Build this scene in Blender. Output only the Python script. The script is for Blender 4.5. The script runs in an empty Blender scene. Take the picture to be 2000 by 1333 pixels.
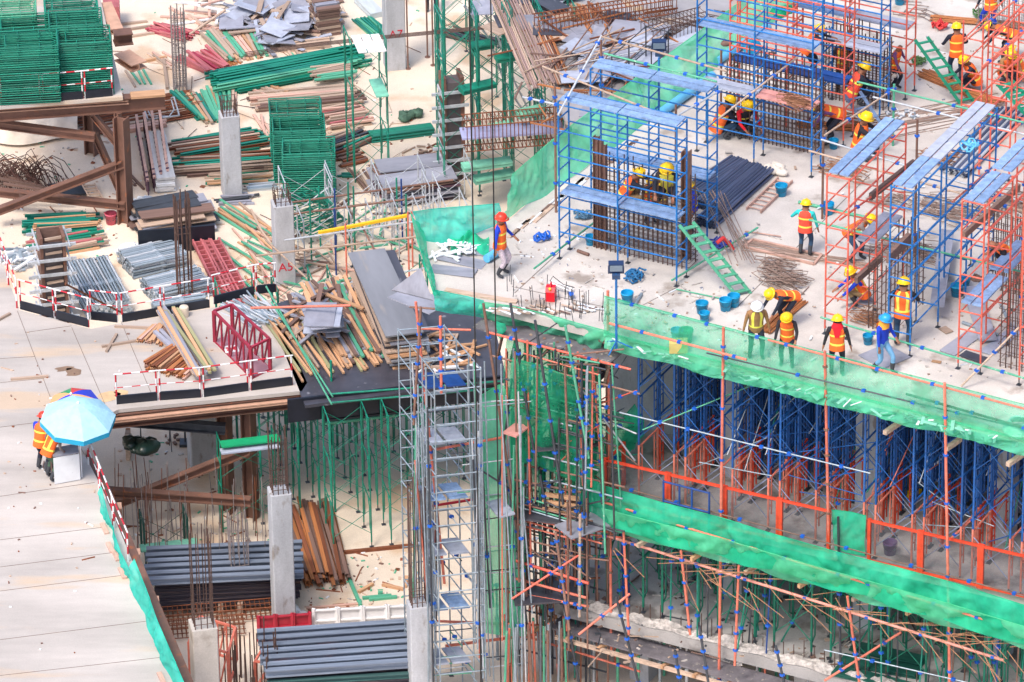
import bpy, bmesh, math, random
from mathutils import Vector, Matrix, noise as mn
random.seed(7)
rnd = random.random
def ru(a, b): return a + (b - a) * random.random()
SC = bpy.context.scene
COL = SC.collection
# ------------------------------------------------------------------ camera
FPX = 12000.0; DIST = 193.5; TH = math.radians(29.0); PH = math.radians(0.78)
fw = Vector((0, math.cos(TH), -math.sin(TH))); r0 = Vector((1, 0, 0)); u0 = r0.cross(fw)
CR = math.cos(PH) * r0 - math.sin(PH) * u0
CU = math.sin(PH) * r0 + math.cos(PH) * u0
CC = -DIST * fw
cam = bpy.data.cameras.new('camera'); camo = bpy.data.objects.new('camera', cam); COL.objects.link(camo)
cam.sensor_width = 36.0; cam.lens = 36.0 * FPX / 2000.0; cam.clip_start = 5; cam.clip_end = 2000
mx = Matrix((CR, CU, -fw)).transposed().to_4x4(); mx.translation = CC
camo.matrix_world = mx
SC.camera = camo
# ------------------------------------------------------------------ light
SUN_EL, SUN_AZ = math.radians(58), math.radians(215)   # azimuth clockwise from +Y
wd = bpy.data.worlds.new('World'); SC.world = wd; wd.use_nodes = True
nt = wd.node_tree; bg = nt.nodes['Background']
sky = nt.nodes.new('ShaderNodeTexSky'); sky.sky_type = 'NISHITA'; sky.sun_disc = False
sky.sun_elevation = SUN_EL; sky.sun_rotation = SUN_AZ; sky.dust_density = 4.0; sky.air_density = 1.0
nt.links.new(sky.outputs[0], bg.inputs[0]); bg.inputs[1].default_value = 0.15
sl = bpy.data.lights.new('sun', 'SUN'); sl.energy = 1.25; sl.angle = math.radians(14); sl.color = (1.0, 0.93, 0.84)
so = bpy.data.objects.new('sun', sl); COL.objects.link(so)
sd = Vector((math.sin(SUN_AZ) * math.cos(SUN_EL), math.cos(SUN_AZ) * math.cos(SUN_EL), math.sin(SUN_EL)))
so.rotation_euler = sd.to_track_quat('Z', 'Y').to_euler(); so.location = (0, 0, 80)
SC.view_settings.view_transform = 'Standard'; SC.view_settings.look = 'None'
SC.view_settings.exposure = 0.86; SC.view_settings.gamma = 1.0
SC.cycles.transparent_max_bounces = 24; SC.cycles.max_bounces = 6; SC.cycles.diffuse_bounces = 4
# ------------------------------------------------------------------ helpers
Z3, Z2, Z1, ZL = 12.0, 6.8, 2.9, 4.5
UP = Vector((0, 0, 1))
def W(px, py, z=0.0):
    d = fw + (px - 1000) / FPX * CR + (666.5 - py) / FPX * CU
    return CC + d * ((z - CC.z) / d.z)
def dirp(a, b, z):
    v = W(b[0], b[1], z) - W(a[0], a[1], z); return v.normalized()
FD = dirp((850, 572), (2000, 853), Z3)
GD = Vector((-FD.y, FD.x, 0))
LX = dirp((0, 1248), (283, 1213), ZL)
LY = Vector((-LX.y, LX.x, 0))
def lin(c):
    c = c / 255.0
    return c / 12.92 if c <= 0.04045 else ((c + 0.055) / 1.055) ** 2.4
MATS = {}
def M(key, rgb, rough=0.6, metal=0.0, var=0.2, scale=2.0, rand=0.12, bump=0.0, k=1.0, rust=None, rustamt=0.0, stretch=None, coord='Object', speck=0.0, big=0.0):
    if key in MATS: return MATS[key]
    m = bpy.data.materials.new(key); m.use_nodes = True; n = m.node_tree; b = n.nodes['Principled BSDF']
    c = [lin(x) * k for x in rgb]
    b.inputs['Roughness'].default_value = rough; b.inputs['Metallic'].default_value = metal
    tc = n.nodes.new('ShaderNodeTexCoord'); mp = n.nodes.new('ShaderNodeMapping')
    n.links.new(tc.outputs[coord], mp.inputs[0])
    if stretch: mp.inputs['Scale'].default_value = stretch
    oi = n.nodes.new('ShaderNodeObjectInfo')
    ad = n.nodes.new('ShaderNodeVectorMath'); ad.operation = 'ADD'
    sc = n.nodes.new('ShaderNodeMath'); sc.operation = 'MULTIPLY'; sc.inputs[1].default_value = 50.0
    n.links.new(oi.outputs['Random'], sc.inputs[0]); n.links.new(mp.outputs[0], ad.inputs[0]); n.links.new(sc.outputs[0], ad.inputs[1])
    no = n.nodes.new('ShaderNodeTexNoise'); no.inputs['Scale'].default_value = scale; no.inputs['Detail'].default_value = 5
    no.inputs['Roughness'].default_value = 0.65
    n.links.new(ad.outputs[0], no.inputs[0])
    rp = n.nodes.new('ShaderNodeValToRGB')
    rp.color_ramp.elements[0].position = 0.3; rp.color_ramp.elements[1].position = 0.72
    rp.color_ramp.elements[0].color = [max(0, x * (1 - var)) for x in c] + [1]
    rp.color_ramp.elements[1].color = [min(0.95, x * (1 + var)) for x in c] + [1]
    n.links.new(no.outputs['Fac'], rp.inputs[0])
    out = rp.outputs[0]
    if rust:
        n2 = n.nodes.new('ShaderNodeTexNoise'); n2.inputs['Scale'].default_value = scale * 2.3; n2.inputs['Detail'].default_value = 6
        n.links.new(ad.outputs[0], n2.inputs[0])
        mr = n.nodes.new('ShaderNodeMapRange'); mr.inputs[1].default_value = 0.72 - 0.35 * rustamt; mr.inputs[2].default_value = mr.inputs[1].default_value + 0.1
        n.links.new(n2.outputs['Fac'], mr.inputs[0])
        mi = n.nodes.new('ShaderNodeMixRGB'); mi.inputs[2].default_value = [lin(x) for x in rust] + [1]
        n.links.new(mr.outputs[0], mi.inputs[0]); n.links.new(out, mi.inputs[1]); out = mi.outputs[0]
    for amt, scl in ((speck, 22.0), (big, .07)):
        if not amt: continue
        n3 = n.nodes.new('ShaderNodeTexNoise'); n3.inputs['Scale'].default_value = scl; n3.inputs['Detail'].default_value = 7; n3.inputs['Roughness'].default_value = .75
        n.links.new(tc.outputs[coord], n3.inputs[0]); mr = n.nodes.new('ShaderNodeMapRange'); mr.inputs[1].default_value = .32; mr.inputs[2].default_value = .68; mr.inputs[3].default_value = 1 - amt; mr.inputs[4].default_value = 1 + amt
        n.links.new(n3.outputs['Fac'], mr.inputs[0]); mu = n.nodes.new('ShaderNodeVectorMath'); mu.operation = 'SCALE'
        n.links.new(out, mu.inputs[0]); n.links.new(mr.outputs[0], mu.inputs['Scale']); out = mu.outputs[0]
    if rand:
        hs = n.nodes.new('ShaderNodeHueSaturation'); mr = n.nodes.new('ShaderNodeMapRange')
        mr.inputs[3].default_value = 1 - rand; mr.inputs[4].default_value = 1 + rand
        n.links.new(oi.outputs['Random'], mr.inputs[0]); n.links.new(mr.outputs[0], hs.inputs['Value'])
        n.links.new(out, hs.inputs['Color']); out = hs.outputs[0]
    n.links.new(out, b.inputs['Base Color'])
    if bump:
        bp = n.nodes.new('ShaderNodeBump'); bp.inputs['Strength'].default_value = bump; bp.inputs['Distance'].default_value = 0.03
        n.links.new(no.outputs['Fac'], bp.inputs['Height']); n.links.new(bp.outputs[0], b.inputs['Normal'])
    MATS[key] = m; return m
def netmat(key, rgb, dens=0.6):
    if key in MATS: return MATS[key]
    m = bpy.data.materials.new(key); m.use_nodes = True; n = m.node_tree
    for x in list(n.nodes): n.nodes.remove(x)
    o = n.nodes.new('ShaderNodeOutputMaterial'); df = n.nodes.new('ShaderNodeBsdfDiffuse'); tl = n.nodes.new('ShaderNodeBsdfTranslucent')
    tr = n.nodes.new('ShaderNodeBsdfTransparent'); c = [lin(x) for x in rgb] + [1]
    tr.inputs[0].default_value = [0.7 + 0.3 * x for x in c[:3]] + [1]
    tc = n.nodes.new('ShaderNodeTexCoord')
    n1 = n.nodes.new('ShaderNodeTexNoise'); n1.inputs['Scale'].default_value = 1.3; n1.inputs['Detail'].default_value = 8; n1.inputs['Distortion'].default_value = .2
    n.links.new(tc.outputs['Object'], n1.inputs[0])
    rp = n.nodes.new('ShaderNodeValToRGB'); rp.color_ramp.elements[0].color = [x * 0.75 for x in c[:3]] + [1]; rp.color_ramp.elements[1].color = [min(.9, x * 1.15 + .04) for x in c[:3]] + [1]
    rp.color_ramp.elements[0].position = .3; rp.color_ramp.elements[1].position = .7
    n.links.new(n1.outputs['Fac'], rp.inputs[0]); n.links.new(rp.outputs[0], df.inputs[0]); n.links.new(rp.outputs[0], tl.inputs[0])
    a = n.nodes.new('ShaderNodeMixShader'); a.inputs[0].default_value = 0.45
    n.links.new(df.outputs[0], a.inputs[1]); n.links.new(tl.outputs[0], a.inputs[2])
    n2 = n.nodes.new('ShaderNodeTexNoise'); n2.inputs['Scale'].default_value = 2.2; n2.inputs['Detail'].default_value = 5
    n.links.new(tc.outputs['Object'], n2.inputs[0])
    mr = n.nodes.new('ShaderNodeMapRange'); mr.inputs[1].default_value = .35; mr.inputs[2].default_value = .65; mr.inputs[3].default_value = dens - .1; mr.inputs[4].default_value = min(.97, dens + .1)
    n.links.new(n2.outputs['Fac'], mr.inputs[0])
    b = n.nodes.new('ShaderNodeMixShader'); n.links.new(mr.outputs[0], b.inputs[0])
    n.links.new(tr.outputs[0], b.inputs[1]); n.links.new(a.outputs[0], b.inputs[2]); n.links.new(b.outputs[0], o.inputs[0])
    MATS[key] = m; return m

class MB:
    def __init__(s): s.v = []; s.f = []; s.m = []; s.s = []
    def add(s, vs, fs, mi=0, sm=False):
        o = len(s.v); s.v += [Vector(x) for x in vs]
        for f in fs: s.f.append([i + o for i in f]); s.m.append(mi); s.s.append(sm)
        return s
    def tube(s, p, q, r, n=6, mi=0, r2=None, cap=True):
        p = Vector(p); q = Vector(q); d = (q - p)
        if d.length < 1e-5: return s
        d.normalize(); a = d.orthogonal().normalized(); b = d.cross(a); r2 = r if r2 is None else r2
        vs = []
        for c, rr in ((p, r), (q, r2)):
            for i in range(n):
                t = 2 * math.pi * (i + .5) / n; vs.append(c + rr * (math.cos(t) * a + math.sin(t) * b))
        s.add(vs, [[i, (i + 1) % n, n + (i + 1) % n, n + i] for i in range(n)], mi, True)
        if cap: s.add(vs, [list(range(n))[::-1], list(range(n, 2 * n))], mi)
        return s
    def path(s, pts, r, n=6, mi=0):
        pts = [Vector(p) for p in pts]
        if len(pts) < 2: return s
        rings = []; prev = None
        for i, p in enumerate(pts):
            d = (pts[min(i + 1, len(pts) - 1)] - pts[max(i - 1, 0)]).normalized()
            a = d.orthogonal().normalized() if prev is None else (prev - d * prev.dot(d)).normalized()
            prev = a; b = d.cross(a)
            rings.append([p + r * (math.cos(2 * math.pi * k / n) * a + math.sin(2 * math.pi * k / n) * b) for k in range(n)])
        vs = [x for R in rings for x in R]; fs = []
        for i in range(len(rings) - 1):
            for k in range(n): fs.append([i * n + k, i * n + (k + 1) % n, (i + 1) * n + (k + 1) % n, (i + 1) * n + k])
        s.add(vs, fs, mi, True); s.add(vs, [list(range(n))[::-1], [len(vs) - n + k for k in range(n)]], mi)
        return s
    def obox(s, c, ax, ay, az, mi=0):
        c = Vector(c); ax = Vector(ax) / 2; ay = Vector(ay) / 2; az = Vector(az) / 2
        vs = [c + i * ax + j * ay + k * az for k in (-1, 1) for j in (-1, 1) for i in (-1, 1)]
        return s.add(vs, [[0, 2, 3, 1], [4, 5, 7, 6], [0, 1, 5, 4], [2, 6, 7, 3], [0, 4, 6, 2], [1, 3, 7, 5]], mi)
    def box(s, c, d, mi=0): return s.obox(c, (d[0], 0, 0), (0, d[1], 0), (0, 0, d[2]), mi)
    def beam(s, p, q, w, h, up=UP, mi=0):
        p = Vector(p); q = Vector(q); d = q - p; a = d.cross(up)
        if a.length < 1e-5: a = d.orthogonal()
        a.normalize(); b = a.cross(d).normalized()
        return s.obox((p + q) / 2, d, a * w, b * h, mi)
    def hbeam(s, p, q, w, h, t=.03, up=UP, mi=0):
        p = Vector(p); q = Vector(q); d = q - p; a = d.cross(up)
        if a.length < 1e-5: a = d.orthogonal()
        a.normalize(); b = a.cross(d).normalized(); c = (p + q) / 2
        s.obox(c + b * (h - t) / 2, d, a * w, b * t, mi); s.obox(c - b * (h - t) / 2, d, a * w, b * t, mi)
        return s.obox(c, d * .999, a * t, b * (h - 2 * t), mi)
    def slab(s, pts, z0, z1, mi=0, mside=None):
        n = len(pts); ar = sum(pts[i].x * pts[(i + 1) % n].y - pts[(i + 1) % n].x * pts[i].y for i in range(n))
        if ar < 0: pts = pts[::-1]
        vs = [Vector((p.x, p.y, z0)) for p in pts] + [Vector((p.x, p.y, z1)) for p in pts]
        s.add(vs, [list(range(n, 2 * n)), list(range(n))[::-1]], mi)
        return s.add(vs, [[i, (i + 1) % n, n + (i + 1) % n, n + i] for i in range(n)], mi if mside is None else mside)
    def grid(s, fn, nu, nv, mi=0, sm=True):
        vs = [fn(i / nu, j / nv) for j in range(nv + 1) for i in range(nu + 1)]
        return s.add(vs, [[j * (nu + 1) + i, j * (nu + 1) + i + 1, (j + 1) * (nu + 1) + i + 1, (j + 1) * (nu + 1) + i] for j in range(nv) for i in range(nu)], mi, sm)
    def lathe(s, prof, n=12, c=(0, 0, 0), mi=0, sx=1, sy=1):
        c = Vector(c); vs = [c + Vector((r * math.cos(2 * math.pi * i / n) * sx, r * math.sin(2 * math.pi * i / n) * sy, z)) for r, z in prof for i in range(n)]
        fs = [[j * n + i, j * n + (i + 1) % n, (j + 1) * n + (i + 1) % n, (j + 1) * n + i] for j in range(len(prof) - 1) for i in range(n)]
        return s.add(vs, fs, mi, True)
    def mesh(s, name, mats, off=Vector((0, 0, 0))):
        me = bpy.data.meshes.new(name); me.from_pydata([v - off for v in s.v], [], s.f)
        for m in (mats if isinstance(mats, (list, tuple)) else [mats]): me.materials.append(m)
        me.polygons.foreach_set('material_index', s.m); me.polygons.foreach_set('use_smooth', s.s); me.update()
        return me
def tag(o, label=None, cat=None, group=None, kind=None):
    if label: o['label'] = label
    if cat: o['category'] = cat; o['kind'] = 'thing'
    if group: o['group'] = group
    if kind: o['kind'] = kind
    return o
def link(name, me, parent=None, loc=None):
    o = bpy.data.objects.new(name, me); COL.objects.link(o)
    if parent: o.parent = parent
    if loc is not None: o.location = loc
    return o
def thing(name, label, cat, loc=(0, 0, 0), group=None, rz=0.0):
    o = bpy.data.objects.new(name, None); COL.objects.link(o); o.location = loc; o.rotation_euler.z = rz
    o.empty_display_size = .2
    return tag(o, label, cat, group)
def part(root, name, mb, mat, label=None):     # mb in world coordinates, root unrotated
    o = link(name, mb.mesh(name, mat, Vector(root.location)), root)
    if label: o['label'] = label
    return o
def solo(name, label, cat, mb, mat, loc, group=None):
    o = link(name, mb.mesh(name, mat, Vector(loc)), None, loc); return tag(o, label, cat, group)
def struct(name, mb, mat):
    o = link(name, mb.mesh(name, mat)); o['kind'] = 'structure'; return o
def copy_thing(root, loc, rz=None, label=None, group=None):
    r = root.copy(); COL.objects.link(r); r.location = loc
    if rz is not None: r.rotation_euler.z = rz
    if label: r['label'] = label
    if group: r['group'] = group
    for c in root.children:
        d = c.copy(); COL.objects.link(d); d.parent = r
        for e in c.children:
            g = e.copy(); COL.objects.link(g); g.parent = d
    return r
# ------------------------------------------------------------------ materials
conc = M('light_concrete', (192, 186, 181), .85, 0, .2, .45, 0, .2, rust=(150, 140, 132), rustamt=.4, speck=.12, big=.12)
concd = M('column_concrete', (172, 174, 180), .85, 0, .2, 1.6, .05, .3, rust=(138, 132, 128), rustamt=.35, stretch=(1, 1, .35), speck=.12)
sand = M('sandy_floor', (212, 198, 182), .9, 0, .16, .2, 0, .2, rust=(196, 172, 148), rustamt=.5, speck=.14, big=.16)
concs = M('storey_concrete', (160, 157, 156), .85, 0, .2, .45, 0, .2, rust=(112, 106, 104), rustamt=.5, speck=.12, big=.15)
deckm = M('deck_sheet', (180, 173, 168), .8, 0, .24, .3, .04, .1, rust=(190, 170, 150), rustamt=.4, stretch=(.3, 1.4, 1), speck=.08, big=.14)
blue = M('blue_paint', (6, 106, 180), .5, 0, .25, 6, .1, rust=(150, 165, 180), rustamt=.35)
dblue = M('dark_blue_paint', (20, 66, 136), .5, 0, .25, 5, .12)
bluebd = M('blue_board', (124, 152, 192), .6, 0, .3, 5, .15, .1, rust=(140, 155, 185), rustamt=.35, speck=.15)
greyb = M('grey_board', (165, 172, 190), .6, 0, .2, 3, .1, .1)
red = M('red_orange_paint', (216, 98, 80), .5, 0, .2, 5, .12, rust=(220, 165, 150), rustamt=.3)
salmon = M('salmon_paint', (214, 118, 98), .55, 0, .25, 6, .1, rust=(170, 120, 100), rustamt=.25)
pale = M('pale_galvanised', (190, 196, 204), .4, .25, .2, 6, .12, rust=(190, 160, 150), rustamt=.15)
silver = M('silver_steel', (152, 166, 178), .4, .35, .25, 5, .12)
brownp = M('brown_steel', (132, 100, 88), .6, .2, .3, 5, .15)
dark = M('dark_steel', (72, 76, 84), .5, .4, .3, 4, .15)
rust = M('rusty_steel', (128, 76, 52), .75, .2, .35, 4, .2)
rebar = M('rebar_steel', (96, 74, 68), .7, .3, .35, 6, .2)
rebarg = M('grey_rebar', (150, 140, 140), .6, .3, .3, 6, .2)
green = M('green_paint', (16, 126, 104), .45, 0, .3, 5, .12)
greenl = M('light_green_paint', (80, 160, 130), .55, 0, .2, 5, .12, rust=(150, 180, 160), rustamt=.3)
greenbd = M('green_board', (120, 190, 165), .6, 0, .25, 3, .1)
teal = M('teal_paint', (20, 120, 105), .5, 0, .3, 5, .15)
maroon = M('maroon_paint', (150, 40, 62), .5, 0, .25, 4, .1)
pink = M('pink_red_paint', (176, 98, 102), .55, 0, .25, 4, .12)
purple = M('purple_brown_steel', (96, 70, 84), .55, .1, .3, 4, .1)
beamb = M('brown_beam_steel', (116, 84, 72), .65, .1, .25, 1.5, .08, .1, rust=(150, 92, 62), rustamt=.3)
beamp = M('pale_brown_beam_steel', (190, 150, 128), .7, 0, .2, 2, .05)
orangest = M('orange_rust_channel', (168, 108, 66), .65, .1, .35, 3, .22)
wood = M('weathered_timber', (170, 148, 132), .8, 0, .3, 3, .28, .1, stretch=(.4, 4, 4))
woodo = M('orange_timber', (190, 148, 114), .75, 0, .25, 3, .18, .1, stretch=(.4, 4, 4))
woodd = M('dark_timber', (112, 88, 80), .8, 0, .3, 3, .25, .1, stretch=(.4, 4, 4))
woodp = M('pink_timber', (196, 158, 144), .8, 0, .2, 3, .15)
ply = M('grey_plywood', (142, 144, 158), .55, 0, .25, 1.5, .15, .1)
plyd = M('dark_plywood', (66, 66, 76), .35, 0, .3, 1.5, .15, rust=(130, 130, 140), rustamt=.2)
black = M('black_film_board', (26, 30, 42), .4, 0, .3, 2, .15)
white = M('white_paint', (225, 225, 228), .5, 0, .08, 3, .03)
redw = M('barrier_red', (190, 30, 50), .5, 0, .15, 3, 0)
steelpipe = M('steel_pipe_blue_grey', (92, 104, 132), .35, .5, .3, 3, .15)
cyanp = M('cyan_plastic', (20, 150, 200), .4, 0, .1, 3, .1)
pvc = M('light_blue_pipe', (96, 178, 222), .4, 0, .1, 3, .05)
bluec = M('blue_clamp', (20, 90, 190), .45, 0, .2, 5, .1)
yellow = M('yellow_paint', (240, 190, 30), .5, 0, .1, 3, .05)
tarp = M('cream_tarp', (214, 200, 184), .7, 0, .15, 2, .03, .3)
sack = M('white_sack', (218, 222, 228), .7, 0, .15, 6, .05, .4)
rubble = M('white_rubble', (176, 170, 166), .9, 0, .5, 7, 0, .6)
cable = M('black_cable', (40, 38, 40), .5, .3, .2, 3, 0)
ng1 = netmat('bright_green_net', (112, 242, 186), .7)
ng2 = netmat('turquoise_net', (70, 230, 205), .74)
ng3 = netmat('green_net_dense', (48, 218, 172), .76)
ng5 = netmat('ragged_green_net', (40, 200, 150), .5)
ng4 = netmat('thin_green_net', (95, 228, 180), .42)
# ================================================================== SETTING
def poly(pts, z): return [W(x, y, z) for x, y in pts]
g = MB(); g.add([(-400, -150, 0), (400, -150, 0), (400, 500, 0), (-400, 500, 0)], [[0, 1, 2, 3]]); struct('ground', g, sand)
def slabstruct(name, pts, z, th, mat, label=None, cat=None):
    m = MB(); m.slab(poly(pts, z), z - th, z); return struct(name, m, mat)
# main building: three slabs as one concrete frame
A3 = [(850, 568), (2150, 886), (2700, 300), (1640, -150), (988, 436), (822, 452)]
bld = thing('building_frame', 'concrete building under construction, three floors of bare slab on the right half', 'building', W(1400, 900, 0))
m = MB(); m.slab(poly(A3, Z3), Z3 - .28, Z3); part(bld, 'roof_slab', m, conc)
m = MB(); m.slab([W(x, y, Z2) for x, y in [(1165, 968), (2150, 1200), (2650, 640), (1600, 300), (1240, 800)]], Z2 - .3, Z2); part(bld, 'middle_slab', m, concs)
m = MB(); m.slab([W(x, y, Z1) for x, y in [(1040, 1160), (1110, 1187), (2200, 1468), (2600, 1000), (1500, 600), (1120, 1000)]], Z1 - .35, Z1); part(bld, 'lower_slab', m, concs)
def off_front(px, py, z, inn, along=0): return W(px, py, z) + GD * inn + FD * along
e2 = W(1190, 975, Z2); e1 = W(1133, 1192, Z1)
for cx, cy in ((1698, 985), (1958, 1045), (1440, 925)):
    for k in range(3):
        p = W(cx, cy, Z2) + GD * (5 * k)
        m = MB(); m.obox(p + UP * 2.45, FD * .62, GD * .62, UP * 4.9); part(bld, 'column', m, concd)
        p = p - UP * 3.9
        m = MB(); m.obox(p + UP * 1.79, FD * .62, GD * .62, UP * 3.58); part(bld, 'column', m, concd)
m = MB(); p = W(1200, 900, Z2) + GD * 2.2; m.obox(p + UP * 2.4, FD * 2.6, GD * .3, UP * 4.8); part(bld, 'lift_wall', m, concd)
m = MB(); m.obox(p + UP * 2.4 + GD * 4 - FD * .6, FD * .3, GD * 7.4, UP * 4.8); part(bld, 'lift_wall', m, concd)
m = MB(); p = e2 + GD * 15 + FD * 16; m.obox(p - UP * 1.5, FD * 28, GD * .3, UP * 12.4); part(bld, 'rear_wall', m, concd)
for t in range(9):                                   # columns under the lower slab
    p = e1 + FD * (-1.5 + t * 2.6) + GD * 1.8; m = MB(); m.obox(Vector((p.x, p.y, 1.27)), FD * .6, GD * .6, UP * 2.54); part(bld, 'column', m, concd)
# rubble edge curb on the lower slab
m = MB(); a = W(1120, 1178, Z1); L = 20
def fr(u, v):
    p = a + FD * (u * L) + GD * ((v - .5) * .4 + .05 * math.sin(u * 90 + v * 9)); h = .13 * math.sin(v * math.pi) * (1 + .5 * math.sin(u * 55) + .5 * math.sin(u * 130 + 1) + .5 * ru(-1, 1))
    return p + UP * (.02 + max(0, h))
m.grid(fr, 160, 6, 0, False); part(bld, 'mortar_ridge', m, rubble)
# left decks
m = MB(); m.slab(poly([(-150, 470), (0, 500), (38, 606), (178, 643), (232, 632), (415, 602), (530, 585), (600, 748), (590, 764), (232, 800), (205, 812), (165, 888), (200, 955), (362, 1345), (420, 1500), (-300, 1550), (-300, 470)], ZL), ZL - .12, ZL)
ldk = thing('steel_deck', 'tan steel plated working deck across the lower left with seams and stains', 'deck', W(200, 900, ZL)); part(ldk, 'deck_plate', m, deckm)
seam = M('seam', (120, 108, 102), .9, 0, .1, 3, 0)
for a, b in [((34, 608), (102, 786)), ((0, 701), (68, 697)), ((236, 628), (296, 770)), ((140, 640), (205, 790)), ((49, 650), (140, 637)), ((0, 748), (85, 740)), ((0, 835), (100, 822)), ((0, 970), (185, 943)), ((0, 1055), (205, 1030)), ((0, 1108), (235, 1078)), ((0, 1155), (258, 1122)), ((0, 1250), (285, 1214)), ((0, 1320), (320, 1284)), ((102, 786), (165, 888))]:
    m = MB(); pa, pb = W(*a, ZL), W(*b, ZL); m.beam(pa + UP * .004, pb + UP * .004, .014, .008); part(ldk, 'plate_seam', m, seam)
stain = M('puddle_stain', (128, 104, 84), .5, 0, .2, 2, 0)
m = MB()
def blob(m, px, py, z, rx, ry, seed, n=26):
    c = W(px, py, z); vs = [c + UP * .006] + [c + UP * .006 + LX * rx * math.cos(t) * (1 + .22 * math.sin(3 * t + seed) + .12 * math.sin(7 * t)) + LY * ry * math.sin(t) * (1 + .2 * math.sin(2 * t + seed)) for t in [2 * math.pi * i / n for i in range(n)]]
    m.add(vs, [[0, 1 + i, 1 + (i + 1) % n] for i in range(n)])
blob(m, 124, 721, ZL, .26, .16, 1); blob(m, 142, 727, ZL, .22, .3, 2); part(ldk, 'water_stain', m, stain)
rs = M('rust_stain', (196, 166, 128), .85, 0, .2, 3, 0)
for b_ in ((212, 775, .3, .35, 1), (235, 768, .2, .25, 2)): m = MB(); blob(m, b_[0], b_[1], ZL, b_[2], b_[3], b_[4]); part(ldk, 'rust_stain', m, rs)
def hb(root, a, b, za, zb, w=.3, h=.35, mat=None, name='beam', mb=True):
    m = MB(); m.hbeam(W(a[0], a[1], za), W(b[0], b[1], zb), w, h, .035); return part(root, name, m, mat or beamb)
z = ZL - .38
hb(ldk, (205, 822), (592, 780), z, z, .3, .45); hb(ldk, (205, 818), (592, 776), ZL - .3, ZL - .3, .5, .1, beamp, 'ledge')
for a, b in [((162, 895), (205, 965)), ((205, 965), (370, 1350))]: hb(ldk, a, b, z, z, .3, .4)
for y, x in [(1000, 232), (1090, 268), (1183, 305), (1262, 335)]: hb(ldk, (x - 25, y - 2), (x + 6, y - 4), z, z, .35, .3, beamp, 'beam_end')
for x, yb in [(445, 1000), (492, 1012)]:
    p = W(x, yb, 0); m = MB(); m.hbeam(p, p + UP * (ZL - .6), .35, .35, .04, FD); part(ldk, 'post', m, beamb)
def brace(root, x1, y1, z1, x2, y2, z2, w=.25, h=.25, mat=beamb, name='brace'):
    m = MB(); m.hbeam(W(x1, y1, z1), W(x2, y2, z2), w, h, .035); part(root, name, m, mat)
brace(ldk, 200, 960, 1.6, 490, 980, 1.6); brace(ldk, 225, 985, .8, 485, 880, 2.6); brace(ldk, 250, 822, 3.4, 440, 838, 3.2, .25, .3, dark)
# upper-left loading platform
upl = thing('loading_platform', 'raised brown steel platform carrying the stacked green frames at the top left', 'platform', W(100, 300, 0))
m = MB(); m.slab(poly([(-40, 212), (0, 208), (240, 190), (190, -30), (-40, -30)], ZL), ZL - .12, ZL); part(upl, 'deck_plate', m, deckm)
hb(upl, (-20, 222), (322, 196), ZL - .38, ZL - .38, .35, .5); hb(upl, (-20, 212), (250, 194), ZL - .3, ZL - .3, .5, .14, beamp, 'ledge')
hb(upl, (255, 187), (322, 182), ZL - .1, ZL - .1, .4, .08, woodo, 'ledge_plate')
hb(upl, (222, 75), (258, 71), ZL - .2, ZL - .2, .5, .4); hb(upl, (238, 108), (272, 131), ZL - .25, ZL - .25, .6, .25, beamp, 'plate'); hb(upl, (205, 10), (228, 62), ZL - .2, ZL - .2, .45, .2, beamp, 'plate')
for x, yb, w in [(246, 437, .4), (181, 300, .4), (240, 428, .2)]:
    p = W(x, yb, 0); m = MB(); m.hbeam(p, p + UP * (ZL - .62), w, w, .05, FD); part(upl, 'post', m, beamb)
brace(upl, -10, 242, 3.3, 185, 268, 3.0); brace(upl, -10, 415, .6, 240, 320, 2.2); brace(upl, -10, 375, .8, 245, 402, .7); brace(upl, 185, 262, 2.8, 240, 385, .6, .2, .2); brace(upl, 182, 225, 3.7, 245, 300, 2.4, .2, .2)
# black formwork platform in the middle
bp = thing('formwork_platform', 'black topped formwork platform on green shores, timber piled over it', 'platform', W(700, 900, 0))
m = MB(); m.slab(poly([(520, 600), (596, 792), (830, 762), (990, 742), (960, 610), (820, 570), (640, 560)], ZL), ZL - .1, ZL); part(bp, 'deck_panel', m, plyd)
m = MB(); m.beam(W(562, 803, ZL - .3), W(980, 756, ZL - .3), .08, .78); part(bp, 'fascia', m, black)
m = MB(); m.slab(poly([(632, 822), (822, 800), (818, 780), (640, 800)], ZL - .9), ZL - 1.0, ZL - .9); part(bp, 'lower_ledge', m, plyd)
for a, b in [((648, 770), (980, 745)), ((648, 787), (980, 758))]:
    m = MB(); m.tube(W(*a, ZL + .5), W(*b, ZL + .5), .03); part(bp, 'guard_rail', m, green)
m = MB(); m.tube(W(632, 828, ZL - 1.0), W(822, 806, ZL - 1.0), .05); part(bp, 'guard_rail', m, greenl)
for a, b in [((530, 590), (650, 775)), ((520, 560), (648, 790))]:
    m = MB(); m.tube(W(*a, ZL + .4), W(*b, ZL + .4), .03); part(bp, 'guard_rail', m, greenl)
m = MB(); m.tube(W(655, 1000, 0), W(655, 1000, 0) + UP * 5.2, .035); part(bp, 'guard_post', m, green)
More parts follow.
